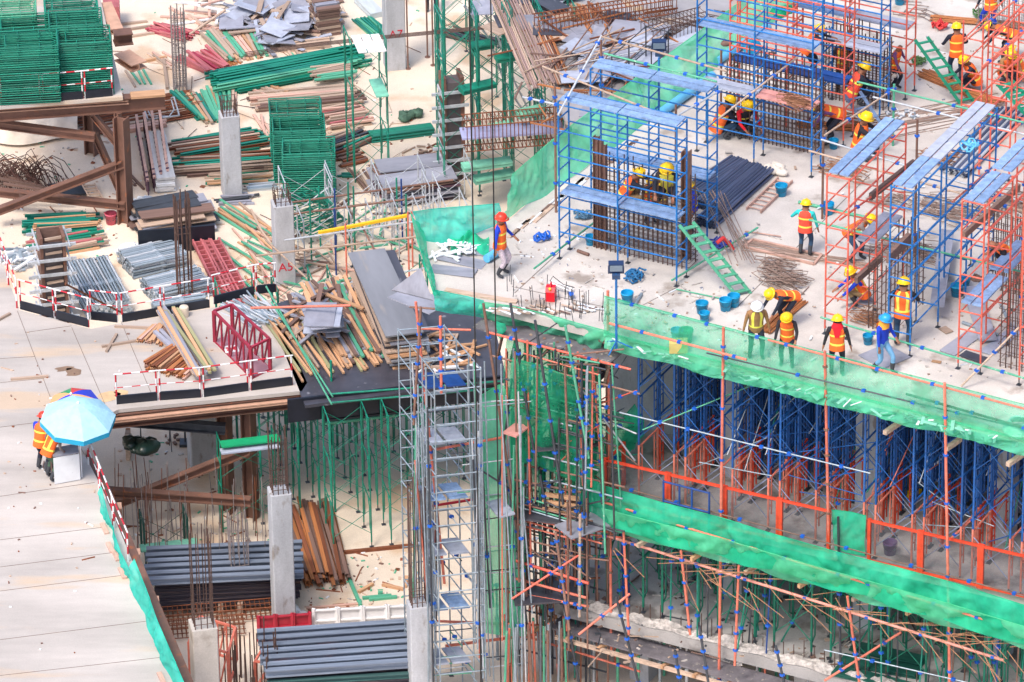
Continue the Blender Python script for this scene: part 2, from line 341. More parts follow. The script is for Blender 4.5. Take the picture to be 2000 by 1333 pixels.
# back formwork floor
ff = thing('formwork_floor', 'grey formwork floor with sheets, rods and rebar behind the green net at the top', 'formwork', W(1200, 100, 0))
m = MB(); m.slab(poly([(985, -120), (1030, 60), (1105, 235), (1300, 330), (1700, -100), (1600, -250)], 6.0), 5.85, 6.0); part(ff, 'deck_panel', m, M('formwork_grey', (150, 148, 152), .7, 0, .3, .5, 0, .2, rust=(176, 150, 118), rustamt=.45))
m = MB()
for i in range(26):
    p = W(1010 + i * 16, 70 - i * 2 + ru(-6, 6), 6.05); m.tube(p, p + FD * ru(2, 4) + UP * .02, .014, 4)
for i in range(24):
    p = W(1030 + i * 15, 140 + ru(-50, 60), 6.08); m.tube(p, p + GD * ru(2, 5) + FD * ru(-.4, .4) + UP * .02, .014, 4)
part(ff, 'rebar_mat', m, rebar)
# concrete columns on the left floor
def column(px, py, w, h, label, bars=True, txt=None, rot=.0, mat=None, pz=0, barh=1.2, nb=4):
    p = W(px, py, pz); r = thing('concrete_column', label, 'column', p)
    a = (LX * math.cos(rot) + LY * math.sin(rot)); b = Vector((-a.y, a.x, 0))
    m = MB(); n = 8; bw = w / 2; c = .03
    pts = [(-bw + c, -bw), (bw - c, -bw), (bw, -bw + c), (bw, bw - c), (bw - c, bw), (-bw + c, bw), (-bw, bw - c), (-bw, -bw + c)]
    m.slab([p + a * x + b * y for x, y in pts], pz, pz + h); part(r, 'shaft', m, mat or concd)
    if bars:
        for i in range(nb):
            for j in range(nb):
                if 0 < i < nb - 1 and 0 < j < nb - 1: continue
                q = p + a * (i / (nb - 1) - .5) * w * .72 + b * (j / (nb - 1) - .5) * w * .72 + UP * h
                m = MB(); m.tube(q, q + UP * barh * ru(.8, 1) + a * ru(-.04, .04), .016, 5); part(r, 'starter_bar', m, rebar)
        m = MB()
        for k in range(3):
            zz = UP * (h + .15 + k * .2); cs = [p + a * x * w * .38 + b * y * w * .38 + zz for x, y in ((-1, -1), (1, -1), (1, 1), (-1, 1))]
            for i in range(4): m.tube(cs[i], cs[(i + 1) % 4], .012, 4)
        part(r, 'tie', m, rebar)
    if txt:
        cu = bpy.data.curves.new('lettering', 'FONT'); cu.body = txt; cu.size = .42; cu.extrude = .004; cu.align_x = 'CENTER'
        o = bpy.data.objects.new('lettering', cu); COL.objects.link(o); o.parent = r
        o.location = -b * (w / 2 + .006) + UP * (txt == 'A7' and 1.25 or .55); mt = Matrix((a, UP, -b)).transposed(); o.rotation_euler = mt.to_euler(); cu.materials.append(M('red_letter', (190, 20, 50), .6, 0, .1, 3, 0))
        me = bpy.data.meshes.new_from_object(o.evaluated_get(bpy.context.evaluated_depsgraph_get())); n_ = link('lettering', me, r); n_.location = o.location; n_.rotation_euler = o.rotation_euler; bpy.data.objects.remove(o)
    return r
column(453, 378, .62, 2.95, 'weathered concrete column among timber piles with cropped rebar on top', barh=.6, nb=5)
column(771, 130, .68, 4.4, 'tall concrete column marked A7 behind the white topped green scaffold', False, 'A7')
column(556, 550, .64, 2.85, 'concrete column marked A5 with rebar tuft in front of green frame stacks', True, 'A5', barh=.5)
column(555, 1222, .62, 4.55, 'tall pale concrete column with rusty bars standing beside the orange channels', True, barh=2.2)
column(405, 1425, .72, 3.5, 'concrete column with tall dark rebar beside the deck net at the bottom', True, barh=3.3, mat=conc)
column(822, 1390, .6, 3.6, 'concrete column with dark rebar close left of the silver scaffold tower', True, barh=4.3)
column(396, 905, .8, 3.6, 'short grey concrete column in the shade under the left deck', False)
# ================================================================== PILES AND STACKS
UM = {}
def unit(kind, mat):
    key = (kind, mat.name)
    if key in UM: return UM[key]
    m = MB()
    if kind == 'box': m.box((0, 0, 0), (1, 1, 1))
    elif kind == 'rod': m.tube((-.5, 0, 0), (.5, 0, 0), .5, 6)
    elif kind == 'pipe':
        n = 8
        for r, fl in ((.5, 1), (.36, -1)):
            m.tube((-.5, 0, 0), (.5, 0, 0), r, n, cap=False)
        vs = [(x, r * math.cos(2 * math.pi * (i + .5) / n), r * math.sin(2 * math.pi * (i + .5) / n)) for x in (-.5, .5) for r in (.5, .36) for i in range(n)]
        a = Vector((1, 0, 0)).orthogonal().normalized(); b = Vector((1, 0, 0)).cross(a)
        vs = [Vector((x, 0, 0)) + r * (math.cos(2 * math.pi * (i + .5) / n) * a + math.sin(2 * math.pi * (i + .5) / n) * b) for x in (-.5, .5) for r in (.5, .36) for i in range(n)]
        m.add(vs, [[o + i, o + (i + 1) % n, o + n + (i + 1) % n, o + n + i] for o in (0, 2 * n) for i in range(n)])
    elif kind == 'prop':                               # adjustable steel prop with a round collar and flat end plate
        m.tube((-.5, 0, 0), (.06, 0, 0), .5, 7); m.tube((.06, 0, 0), (.49, 0, 0), .36, 7); m.tube((.02, 0, 0), (.09, 0, 0), .72, 7)
        m.tube((-.5, 0, 0), (-.492, 0, 0), .85, 8); m.tube((.49, 0, 0), (.5, 0, 0), .8, 8)
    elif kind == 'ibeam':
        m.box((0, 0, .44), (1, 1, .12)); m.box((0, 0, -.44), (1, 1, .12)); m.box((0, 0, 0), (1, .16, .76))
    elif kind == 'channel':
        m.box((0, 0, .43), (1, 1, .14)); m.box((0, .43, -.07), (1, .14, .86)); m.box((0, -.43, -.07), (1, .14, .86))
    elif kind == 'joist':                              # sheet steel joist with lip
        m.box((0, 0, .4), (1, .9, .2)); m.box((0, 0, -.45), (1, 1, .1)); m.box((0, 0, 0), (1, .3, .62))
    UM[key] = m.mesh('unit_' + kind, mat); return UM[key]
def item(name, kind, mat, c, ang, size, label, cat, group, pitch=0, roll=0):
    o = link(name, unit(kind, mat), None, c); o.scale = size; o.rotation_euler = (roll, pitch, ang)
    return tag(o, label, cat, group)
def pile(name, label, cat, group, kind, mats, n, per, a, b, z, size, pitch=None, jl=.1, ja=.02, jy=.01, jlen=.15, fan=0, lay=None, pl=0, miss=0, rz=.5, side=None):
    """n pieces, per layer, from pixel a to pixel b at height z (the centre line of the lowest layer)"""
    A = W(a[0], a[1], z); B = W(b[0], b[1], z); d = B - A; L = d.length; d.normalize(); s = Vector((-d.y, d.x, 0)) if side is None else side; an = math.atan2(d.y, d.x)
    w, h = size; pt = pitch or w * 1.15; out = []; lay = lay or h * 1.02
    for i in range(n):
        l, j = divmod(i, per); l2 = l
        if miss and rnd() < miss: continue
        lat = (j - (per - 1) / 2 + (.5 if kind in ('pipe', 'rod', 'prop') and l % 2 else 0)) * pt + ru(-jy, jy) * 3
        le = L * (1 - jlen * rnd()); c = A + d * (L / 2 + ru(-jl, jl) * L) + s * lat + UP * (h * rz + l2 * lay + rnd() * .006)
        da = ru(-ja, ja) + fan * (j - (per - 1) / 2) / max(1, per)
        out.append(item(name, kind, random.choice(mats), c, an + da, (le, w, h), label, cat, group, pitch=pl + ru(-ja, ja) * .3))
    return out
def heap(name, label, cat, group, kind, mats, n, cx, cy, z, rx, ry, lens, size, hh=.4, ang=None, spread=3.2, tilt=.12):
    for i in range(n):
        t = rnd() * 6.28; r = math.sqrt(rnd()); c = W(cx, cy, z) + Vector((rx * r * math.cos(t), ry * r * math.sin(t), 0)); h = hh * (1 - r) * (i / n) + .04
        an = (ru(-spread, spread)) / 2 + (ang or 0)
        item(name, kind, random.choice(mats), c + UP * h, an, (ru(*lens), size[0] * ru(.7, 1.2), size[1]), label, cat, group, pitch=ru(-tilt, tilt), roll=ru(-tilt, tilt))
def rods(name, label, cat, mat, n, a, b, z, r=.014, width=.4, hgt=.15, j=.05, group=None, bundle=True):
    """a bundle of thin rods: one thing, each rod a part"""
    A = W(a[0], a[1], z); B = W(b[0], b[1], z); d = (B - A); s = Vector((-d.y, d.x, 0)).normalized(); rt = thing(name, label, cat, (A + B) / 2, group)
    for i in range(n):
        m = MB(); o = s * ru(-width / 2, width / 2); hz = UP * (r + hgt * rnd() * (1 - abs(o.length / (width / 2 + .01)) * .6)); e = .04 * d.length
        bow = UP * 0
        m.tube(A + o + hz + d.normalized() * ru(-e, e) + s * ru(-j, j), B + o + hz + d.normalized() * ru(-e, e) + s * ru(-j, j), r, 5); part(rt, 'rod', m, mat)
    return rt
# ---- stacks of flat green scaffold frames
def frame_mesh(mat, L=1.7, Wd=1.22, r=.023):
    m = MB(); x, y = L / 2, Wd / 2
    for p, q in [((-x, -y), (x, -y)), ((-x, y), (x, y)), ((-x, -y), (-x, y)), ((x, -y), (x, y)), ((-x, -y * .62), (x * .8, -y * .62)), ((-x, y * .62), (x * .8, y * .62)), ((x * .8, -y * .62), (x, -y * .3)), ((x * .8, y * .62), (x, y * .3)), ((-x * .3, -y), (-x * .3, -y * .62)), ((x * .4, -y), (x * .4, -y * .62)), ((-x * .3, y), (-x * .3, y * .62)), ((x * .4, y), (x * .4, y * .62)), ((-x * .72, -y * .62), (-x * .72, y * .62))]:
        m.tube((p[0], p[1], 0), (q[0], q[1], 0), r if max(abs(p[0]), abs(q[0])) >= x and (abs(p[1]) >= y or abs(p[1]) == abs(q[1]) == y) else r * .62, 5)
    return m.mesh('scaffold_frame', mat)
FM = frame_mesh(green)
greend = M('deep_green_paint', (12, 122, 100), .5, 0, .3, 4, .35)
FM2 = frame_mesh(greend)
def fstack(label, n, px, py, ang, z=0.0, pitch=.078, me=None, sx=1, sy=1, lean=(0, 0)):
    """px,py: centre of the top face; ang world angle (deg)"""
    top = z + n * pitch; p = W(px, py, top)
    for i in range(n):
        o = link('stacked_scaffold', me or FM, None, Vector((p.x + ru(-.02, .02) + lean[0] * (i - n), p.y + ru(-.02, .02) + lean[1] * (i - n), z + (i + .5) * pitch))); o.rotation_euler.z = math.radians(ang + ru(-.9, .9)); o.scale = (sx, sy, 1)
        tag(o, label, 'scaffold frame', 'flat scaffold frames, ' + label[:40])
        if i == n - 1: o['label'] = 'topmost ' + label; del o['group']
fstack('green scaffold frame in the front stack on the open floor, highest of the three', 24, 602, 283, 2)
fstack('green scaffold frame in the middle stack of three on the open floor', 25, 583, 238, 3)
fstack('green scaffold frame in the rear stack of three on the open floor', 26, 577, 205, 3)
fstack('green scaffold frame in the front left stack at the very top left', 27, 52, 74, 5, ZL, .078, FM2, 1.15)
fstack('green scaffold frame in the dark stack beside the platform railing corner', 25, 165, 66, 5, ZL, .078, FM2, .98, 1)
fstack('green scaffold frame in the second row stack, left of two on the platform', 26, 42, 42, 5, ZL + .0, .068, FM2, 1.1)
fstack('green scaffold frame in the second row stack, right of two on the platform', 27, 147, 32, 5, ZL, .078, FM2)
fstack('green scaffold frame in the third row at the top edge of the platform', 26, 138, 6, 5, ZL, .078, FM2)
fstack('weathered grey scaffold frame in the far left corner stack on the platform', 24, 18, 10, 5, ZL, .078, frame_mesh(greenl))
for i in range(9):                                     # loose frames slumped in front of the stack
    o = link('stacked_scaffold', FM, None, W(592 + i * 3, 400 + i * 4, .3 + .1 * (9 - i))); o.rotation_euler = (ru(.05, .25), ru(-.1, .1), math.radians(32 + 2 * i)); tag(o, 'green scaffold frame fallen askew in front of the tall frame stack', 'scaffold frame', 'fallen frames in front of the stack')
# ---- timber, beam and rod piles of the open floor (top left)
pile('steel_beam', 'long green steel beam in the big pile left of the white topped scaffold', 'beam', 'long green beams lying across the floor', 'ibeam', [green, teal, greenl, green, green], 34, 12, (402, 172), (712, 112), 0, (.1, .1), .13, .05, .03, .02, .25)
pile('steel_beam', 'short green steel beam on the near side of the long green beam pile', 'beam', 'short green beams near the long pile', 'ibeam', [green, teal], 14, 7, (445, 178), (610, 148), 0, (.1, .1), .12, .05, .03)
pile('timber', 'brown timber laid over the right end of the green beams', 'timber', 'timbers on the green beams', 'box', [wood, woodd, greenl, wood], 16, 8, (610, 150), (690, 138), .2, (.1, .06), .13, .1, .1)
pile('plank', 'long pinkish plank lying flat behind the three green frame stacks', 'timber', 'long timbers behind the frame stacks', 'box', [wood, woodp, woodd, wood], 22, 8, (490, 205), (705, 186), 0, (.12, .07), .17, .06, .03)
pile('plank', 'reddish plank between the frame stacks and the open green scaffold', 'timber', 'timbers right of the frame stacks', 'box', [wood, woodd, woodp, pink], 26, 9, (630, 235), (715, 222), 0, (.09, .06), .2, .1, .14)
pile('timber', 'dark mixed timber lower in the pile right of the frame stacks', 'timber', 'dark timbers right of the frame stacks', 'box', [woodd, green, wood, dark], 22, 8, (645, 290), (725, 262), 0, (.09, .06), .15, .12, .16)
pile('scaffold_pipe', 'dark green pipe in the round bundle behind the open green scaffold', 'pipe', 'dark green pipes in the round bundle', 'pipe', [green, teal], 42, 9, (722, 274), (846, 258), 0, (.06, .06), .062, .01, .008, .002, .04, lay=.052)
pile('batten', 'coloured batten standing fanned out behind the weathered column', 'timber', 'coloured timbers fanned behind the column', 'box', [green, wood, woodp, greenl, woodo, teal], 30, 14, (395, 178), (424, 240), .0, (.1, .07), .125, .08, .05, fan=-.5)
pile('batten', 'orange and green batten in the slanting pile near the top column cage', 'timber', 'slanting orange and green timbers', 'box', [wood, woodp, greenl, woodo, wood], 30, 13, (440, 62), (482, 118), 0, (.1, .07), .13, .07, .05, fan=-.2)
pile('steel_beam', 'thin rusty bar in the small heap beside the pink frames', 'steel bar', 'rusty bars beside the pink frames', 'box', [orangest], 14, 14, (415, 108), (452, 132), 0, (.05, .05), .08, .02, .02)
pile('steel_tube', 'pinkish red tube in the small pile next to the bare rebar cage', 'tube', 'pinkish red tubes beside the rebar cage', 'pipe', [pink, maroon], 22, 9, (298, 55), (378, 78), 0, (.075, .075), .085, .07, .25, .01, lay=.06)
pile('formwork', 'pinkish red formwork ladder in the pile right of the rebar cage', 'formwork', 'pinkish red formwork ladders', 'channel', [pink, maroon], 16, 7, (372, 108), (428, 142), 0, (.1, .09), .17, .06, .18)
pile('steel_beam', 'green or brown beam in the upper part of the pile by the weathered column', 'beam', 'beams behind the weathered column', 'ibeam', [green, woodd, wood, teal, greenl, rust], 26, 9, (345, 298), (520, 272), 0, (.1, .09), .15, .12, .05)
pile('steel_beam', 'green or brown beam in the lower part of the pile by the weathered column', 'beam', 'beams in front of the weathered column', 'ibeam', [green, woodd, wood, teal, rust, wood], 26, 9, (345, 332), (545, 318), 0, (.1, .09), .14, .12, .05)
pile('timber', 'loose timber strewn below the beam pile by the weathered column', 'timber', 'loose timbers below the beam pile', 'box', [wood, woodo, green], 10, 5, (385, 350), (520, 345), 0, (.08, .06), .25, .2, .12)
pile('steel_beam', 'small grey steel section near the foot of the weathered column', 'steel section', 'grey sections by the weathered column', 'channel', [pale, silver], 8, 4, (480, 372), (540, 366), 0, (.07, .06), .11, .05, .1)
for i in range(4):
    c0 = W(268 + i * 15, 264 - i * 4, 0); c1 = W(290 + i * 13, 383 - i * 6, 0); r = thing('formwork_girder', 'purple brown formwork girder leaning in the row of four beside white panels', 'formwork', c0, 'purple brown girders leaning in a row')
    m = MB(); m.beam(c0 + UP * .75, c1 + UP * .55, .09, .06); part(r, 'top_flange', m, woodp); m = MB(); m.beam(c0 + UP * .4, c1 + UP * .28, .03, .6); part(r, 'web', m, purple)
    m = MB()
    for k in range(12): q = c0.lerp(c1, (k + .5) / 12); m.beam(q + UP * .08, q + UP * .62, .09, .07, FD)
    part(r, 'stiffener', m, purple)
pile('white_panel', 'white faced formwork panel in the stack beside the purple girders', 'formwork panel', 'white faced panels beside the girders', 'box', [sack, M('scuffed_white', (205, 205, 206), .6, 0, .25, 2, .05)], 6, 1, (302, 282), (325, 378), 0, (.62, .09), .5, .02, .03, .02, .03)
rods('rod_bundle', 'long bundle of thin brown rods under a white frame at the platform', 'rods', rust, 60, (150, 245), (385, 202), 0, .018, 2.0, .18, .06)
rods('rod_bundle', 'second bundle of dark rods behind the tarp near the steel post', 'rods', woodd, 30, (140, 232), (270, 208), 0, .022, 1.0, .2, .06)
pile('timber', 'pale timber lying in front of the long brown rod bundle', 'timber', 'pale timbers before the rod bundle', 'box', [wood, woodp], 6, 3, (200, 262), (330, 240), 0, (.14, .07), .2, .06, .04)
m = MB(); a = W(281, 212, .5); b = W(289, 234, .5); c = W(350, 226, .5); d = W(340, 190, .5); m.path([a, b, b.lerp(c, .3), b.lerp(c, .7), c, d, d + (a - d) * .1], .03); m.path([W(286, 210, .5), W(294, 227, .5), W(330, 228, .5), W(340, 215, .5), W(335, 196, .5)], .025); solo('bent_frame', 'white bent pipe frame resting on the brown rod bundle', 'frame', m, pale, a)
m = MB()
def ft(u, v):
    p = W(-20 + 172 * u, 232 + 50 * v + 8 * math.sin(u * 5), 0); return p + UP * (.12 + .28 * math.sin(math.pi * v) * (.6 + .4 * math.sin(u * 9) + .2 * math.sin(u * 23 + v * 5)))
m.grid(ft, 40, 10); solo('tarpaulin', 'crumpled cream tarpaulin spread under the upper left platform', 'tarpaulin', m, tarp, W(70, 260, 0))
# rebar tangle
r = thing('rebar_tangle', 'tangled heap of rusty wire rods with a small dark sheet at the left edge', 'rebar', W(50, 375, 0))
for i in range(90):
    m = MB(); c = W(ru(-20, 105), ru(345, 385), 0); t = ru(2.2, 3.4); L = ru(.8, 1.8); h = ru(.3, 1.1); m.path([c + Vector((L * (k / 4 - .5) * math.cos(t), L * (k / 4 - .5) * math.sin(t), h * (1 - (k / 2 - 1) ** 2) + .03)) for k in range(5)], .014, 4); part(r, 'wire', m, M('burnt_wire', (84, 56, 50), .7, .2, .3, 4, .2))
m = MB(); m.beam(W(100, 372, .25), W(165, 368, .1), .9, .05); part(r, 'dark_sheet', m, black)
for i in range(5): item('timber', 'box', woodd, W(30 + i * 16, 350 + i * 9, .5 + .05 * i), -.35 + i * .1, (1.9, .08, .08), 'dark broken timber lying on the rebar tangle at the left edge', 'timber', 'broken timbers on the tangle', pitch=.12)
m = MB()
for t in (0, .42): m.beam(W(160, 362, .1) + LX * t, W(182, 400, .1) + LX * t, .05, .07)
for k in range(7): q = W(160 + k * 3.3, 364 + k * 5.6, .12); m.beam(q, q + LX * .42, .05, .05)
solo('wooden_ladder', 'short brown wooden ladder lying near the rebar tangle', 'ladder', m, wood, W(170, 380, 0))
# black fascia plywood stack
pile('plywood_sheet', 'grey plywood sheet in the messy stack beside the tall thin rebars', 'plywood', 'grey sheets stacked by the tall rebars', 'box', [ply, woodd, dark, ply, wood], 30, 3, (262, 452), (412, 428), 0, (.55, .04), .5, .07, .12, .06, .3, lay=.075)
m = MB(); m.beam(W(270, 474, .45), W(420, 462, .45), .08, .85); solo('formwork_box', 'black box side standing in front of the grey plywood stack', 'formwork', m, black, W(340, 470, 0))
def rebars(label, n, px, py, z, h, wx, wy, mat=rebar, r=.018, ties=3, name='rebar_cage', tiemat=None, dx=None, dy=None, jit=.03, z0=0, cat='rebar cage', tiez=None, hj=.15):
    """upright bars on the outline of a wx by wy rectangle plus ties"""
    p = W(px, py, z); dx = dx or LX; dy = dy or LY; t = thing(name, label, cat, p); per = 2 * (wx + wy)
    for i in range(n):
        s = (i + .3) / n * per
        if s < wx: q = dx * (s - wx / 2) - dy * wy / 2
        elif s < wx + wy: q = dx * wx / 2 + dy * (s - wx - wy / 2)
        elif s < 2 * wx + wy: q = dx * (wx / 2 - (s - wx - wy)) + dy * wy / 2
        else: q = -dx * wx / 2 + dy * (wy / 2 - (s - 2 * wx - wy))
        q = p + q; m = MB(); m.tube(q + UP * z0, q + UP * h * ru(1 - hj, 1) + dx * ru(-jit, jit) + dy * ru(-jit, jit), r, 5); part(t, 'bar', m, mat)
    cs = [p + dx * x * wx / 2 + dy * y * wy / 2 for x, y in ((-1, -1), (1, -1), (1, 1), (-1, 1))]
    for k in range(ties):
        zz = UP * ((k + .5) / ties * (tiez or h * .85)); m = MB()
        for i in range(4): m.tube(cs[i] + zz + UP * ru(-.02, .02), cs[(i + 1) % 4] + zz + UP * ru(-.02, .02), r * .6, 4)
        part(t, 'tie', m, tiemat or mat)
    return t
rebars('tall square cage of pale rebar standing alone on the upper left floor', 14, 352, 176, 0, 3.3, .42, .42, rebarg, .02, 20)
rebars('slender rusty rebars rising out of the silver prop pile', 12, 362, 590, 0, 4.0, .45, .4, rebar, .02, 2)
rebars('short rusty rebars behind the grey plywood stack', 8, 360, 470, 0, 1.7, .45, .4, rebar, .02, 2)
# green pile upper
pile('steel_beam', 'green steel bar in the untidy pile left of the grey plywood stack', 'beam', 'green bars left of the plywood', 'ibeam', [green, teal, green, teal, woodo], 34, 10, (55, 448), (190, 440), 0, (.09, .08), .12, .12, .06)
pile('timber', 'mixed green and brown timber in front of the untidy green bar pile', 'timber', 'mixed timbers behind the clamped column form', 'box', [woodo, green, wood, pink, wood], 26, 8, (60, 492), (195, 470), 0, (.1, .07), .15, .12, .08)
pile('prop_head', 'small silver fitting in the heap left of the clamped column form', 'fitting', 'silver fittings heap', 'channel', [silver, pale, sack], 40, 8, (10, 520), (70, 500), 0, (.09, .07), .13, .2, 1.2, .05, .6, lay=.04)
# clamped column form
p = W(108, 622, 0); r = thing('column_form', 'tall brown column form held by grey steel clamps near the deck corner', 'formwork', p)
hh = 3.1
for sx in (-1, 1):
    m = MB(); m.obox(p + LX * sx * .36 + UP * hh / 2, LX * .1, LY * .8, UP * hh); part(r, 'side_board', m, beamb)
m = MB(); m.obox(p + LY * .36 + UP * hh / 2, LX * .62, LY * .06, UP * hh * .99); part(r, 'back_board', m, woodd)
m = MB(); m.obox(p - LY * .3 + UP * (hh / 2 - .1), LX * .6, LY * .06, UP * hh * .92); part(r, 'front_board', m, M('bare_form', (92, 84, 86), .7, 0, .3, 2, 0))
for k in range(6):
    zz = UP * (.25 + k * .52)
    for sy in (-1, 1):
        m = MB(); m.beam(p - LX * .72 + LY * sy * .46 + zz, p + LX * .72 + LY * sy * .46 + zz, .07, .09); part(r, 'clamp', m, pale)
    m = MB(); m.beam(p - LX * .5 - LY * .7 + zz + UP * .04, p - LX * .5 + LY * .7 + zz + UP * .04, .05, .07); part(r, 'clamp', m, pale)
    m = MB(); m.beam(p + LX * .5 - LY * .7 + zz + UP * .04, p + LX * .5 + LY * .7 + zz + UP * .04, .05, .07); part(r, 'clamp', m, pale)
    m = MB(); m.beam(p - LX * .25 - LY * .38 + zz * 1 + UP * .2, p + LX * .28 - LY * .38 + zz + UP * .24, .05, .08); part(r, 'wedge', m, wood)
m = MB(); m.tube(W(128, 555, 3.2), W(280, 633, .4), .035); solo('scaffold_pole', 'rusty pole leaning from the clamped column form over the silver props', 'pole', m, rust, W(280, 633, 0))
# silver props
pile('steel_prop', 'silver steel prop in the bundle whose round ends face the viewer', 'prop', 'silver props seen end on', 'prop', [silver, silver, pale], 84, 14, (165, 532), (212, 620), 0, (.075, .075), .105, .012, .012, .004, .05, lay=.088)
pile('steel_prop', 'silver steel prop in the rear half of the long sideways pile', 'prop', 'silver props stacked sideways, rear', 'prop', [silver, pale, silver], 60, 12, (245, 530), (355, 505), 0, (.085, .085), .11, .02, .03, .004, .05, lay=.1)
pile('steel_prop', 'silver steel prop in the front half of the long sideways pile', 'prop', 'silver props stacked sideways, front', 'prop', [silver, pale, silver], 66, 13, (292, 586), (400, 560), 0, (.085, .085), .11, .02, .03, .004, .05, lay=.1)
pile('steel_prop', 'silver steel prop at the near foot of the sideways pile', 'prop', 'silver props at the foot of the pile', 'prop', [silver, pale], 12, 4, (298, 606), (402, 590), .6, (.085, .085), .11, .02, .03, .004, .05, lay=.1)
def sackm(name, label, cat, px, py, z, s, mat, n=5, group=None):
    m = MB()
    for i in range(n):
        c = W(px, py, z) + Vector((ru(-.5, .5), ru(-.5, .5), 0)) * s * (n > 1); a = ru(.5, .9) * s; ph = rnd() * 6
        def f(u, v, c=c, a=a, ph=ph):
            t = u * 2 * math.pi; q = v * math.pi; k = 1 + .18 * math.sin(3 * t + ph) * math.sin(q) + .1 * math.sin(7 * t + 3 * q + ph)
            return c + Vector((a * .6 * k * math.sin(q) * math.cos(t), a * .6 * k * math.sin(q) * math.sin(t), a * .33 * (1 - math.cos(q)) * k))
        m.grid(f, 14, 8)
    return solo(name, label, cat, m, mat, W(px, py, z), group)
sackm('plastic_sack', 'white and green plastic sacks heaped behind the silver props', 'sack', 245, 505, 0, .7, sack, 6)
sackm('plastic_sack', 'white sack slumped against the brown steel post', 'sack', 267, 405, 0, .65, sack, 4)
sackm('plastic_sack', 'white sack lying among debris beside the green pipe bundle', 'sack', 818, 328, 0, .6, sack, 3)
sackm('plastic_sack', 'small white bundle at the foot of the tall pale column', 'sack', 585, 1205, 0, .5, sack, 3)
heap('scrap_board', 'dark scrap timber heaped around the white sack by the green pipes', 'timber', 'scrap around the white sack', 'box', [woodd, wood, rust], 26, 835, 305, 0, .8, .9, (.2, .8), (.05, .05), .2)
# pink truss formwork
for kk in range(2):
    A = W(392 + kk * 20, 470 + kk * 0, .35); B = W(455 + kk * 22, 598 - kk * 8, .35); r = thing('formwork_truss', ['pink red ladder like steel form lying deepest against the silver props', 'pink red ladder like steel form lying outermost beside the red barrier'][kk], 'formwork', A); d = (B - A).normalized(); s = Vector((-d.y, d.x, 0))
    for sx in (-.26, 0, .26):
        m = MB(); m.beam(A + s * sx, B + s * sx, .06, .16); part(r, 'rail', m, pink)
    for k in range(15):
        q = A.lerp(B, (k + .5) / 15); m = MB(); m.beam(q - s * .3, q + s * .3, .05, .12); part(r, 'rung', m, pink)
    m = MB(); m.obox((A + B) / 2 - UP * .16, B - A, s * .5, UP * .03); part(r, 'face_sheet', m, maroon)
# grey planks heap top
heap('scrap_board', 'grey scrap board in the large heap at the top left of centre', 'timber', 'grey scrap boards heap', 'box', [ply, wood, woodd, ply, wood, greyb], 120, 545, 42, 0, 1.9, 2.2, (.8, 2.0), (.16, .04), .7)
heap('plywood_sheet', 'lilac grey plywood sheet on the scrap heap near the top edge', 'plywood', 'sheets on the scrap heap', 'box', [ply, greyb], 14, 540, 40, .25, 1.7, 2.0, (.9, 1.4), (.8, .03), .5, tilt=.3)
pile('board', 'stacked grey board in the tidy pile right of the scrap heap', 'timber', 'tidy grey board pile', 'box', [ply, woodd, wood], 44, 4, (612, 62), (658, 55), 0, (.22, .08), .3, .03, .03, lay=.1)
heap('timber', 'pale timber scattered near the tall pale rebar cage', 'timber', 'scattered timbers near the rebar cage', 'box', [wood, woodp, sack], 22, 440, 28, 0, 1.2, 2.2, (.9, 2.6), (.1, .05), .5)
pile('timber', 'green or brown beam on the bare floor left of the long green pile', 'timber', 'few beams on bare floor', 'box', [green, greenl, wood], 7, 4, (540, 96), (640, 84), 0, (.1, .08), .2, .1, .1)
pile('concrete_board', 'long pale board with green edge near the column marked A7', 'board', 'pale boards near the top column', 'box', [M('pale_board', (178, 186, 190), .7, 0, .15, 2, .05)], 2, 1, (703, 2), (738, 36), 0, (.5, .1), .5, .03, .02)
pile('steel_bar', 'thin light green bar in the loose bundle beside the pale board', 'bar', 'light green bars near the column', 'box', [greenl, teal], 18, 9, (705, 38), (745, 72), 0, (.05, .05), .085, .05, .06)
m = MB(); m.slab(poly([(200, -10), (233, -10), (233, 14), (203, 14)], .95), 0, .95); solo('skip_bin', 'pinkish red steel bin at the top edge behind the frame stacks', 'bin', m, pink, W(217, 0, 0))
pile('timber', 'long dark timber frame edge on the floor right of the platform end', 'timber', 'timbers beside the platform end', 'box', [woodd, wood], 3, 3, (235, 62), (295, 55), 0, (.1, .08), .5, .05, .1)
pile('timber', 'pale timber post laid towards the viewer below the rebar cage', 'timber', None, 'box', [wood], 1, 1, (318, 116), (326, 180), 0, (.1, .1), .5, 0, 0)
pile('timber', 'thin pale timber laid across behind the single post timber', 'timber', None, 'box', [woodo], 1, 1, (272, 124), (326, 114), 0, (.1, .1), .5, 0, 0)
pile('timber', 'pale stick leaning on the floor under the platform railing end', 'timber', 'pale sticks by the railing end', 'box', [wood, greenl], 4, 4, (255, 132), (280, 168), 0, (.07, .06), .2, .1, .15)
m = MB(); m.tube(W(370, 68, .05), W(440, 20, .5), .05); solo('timber_pole', 'pale round timber pole leaning over the boards at the top', 'pole', m, wood, W(370, 68, 0))
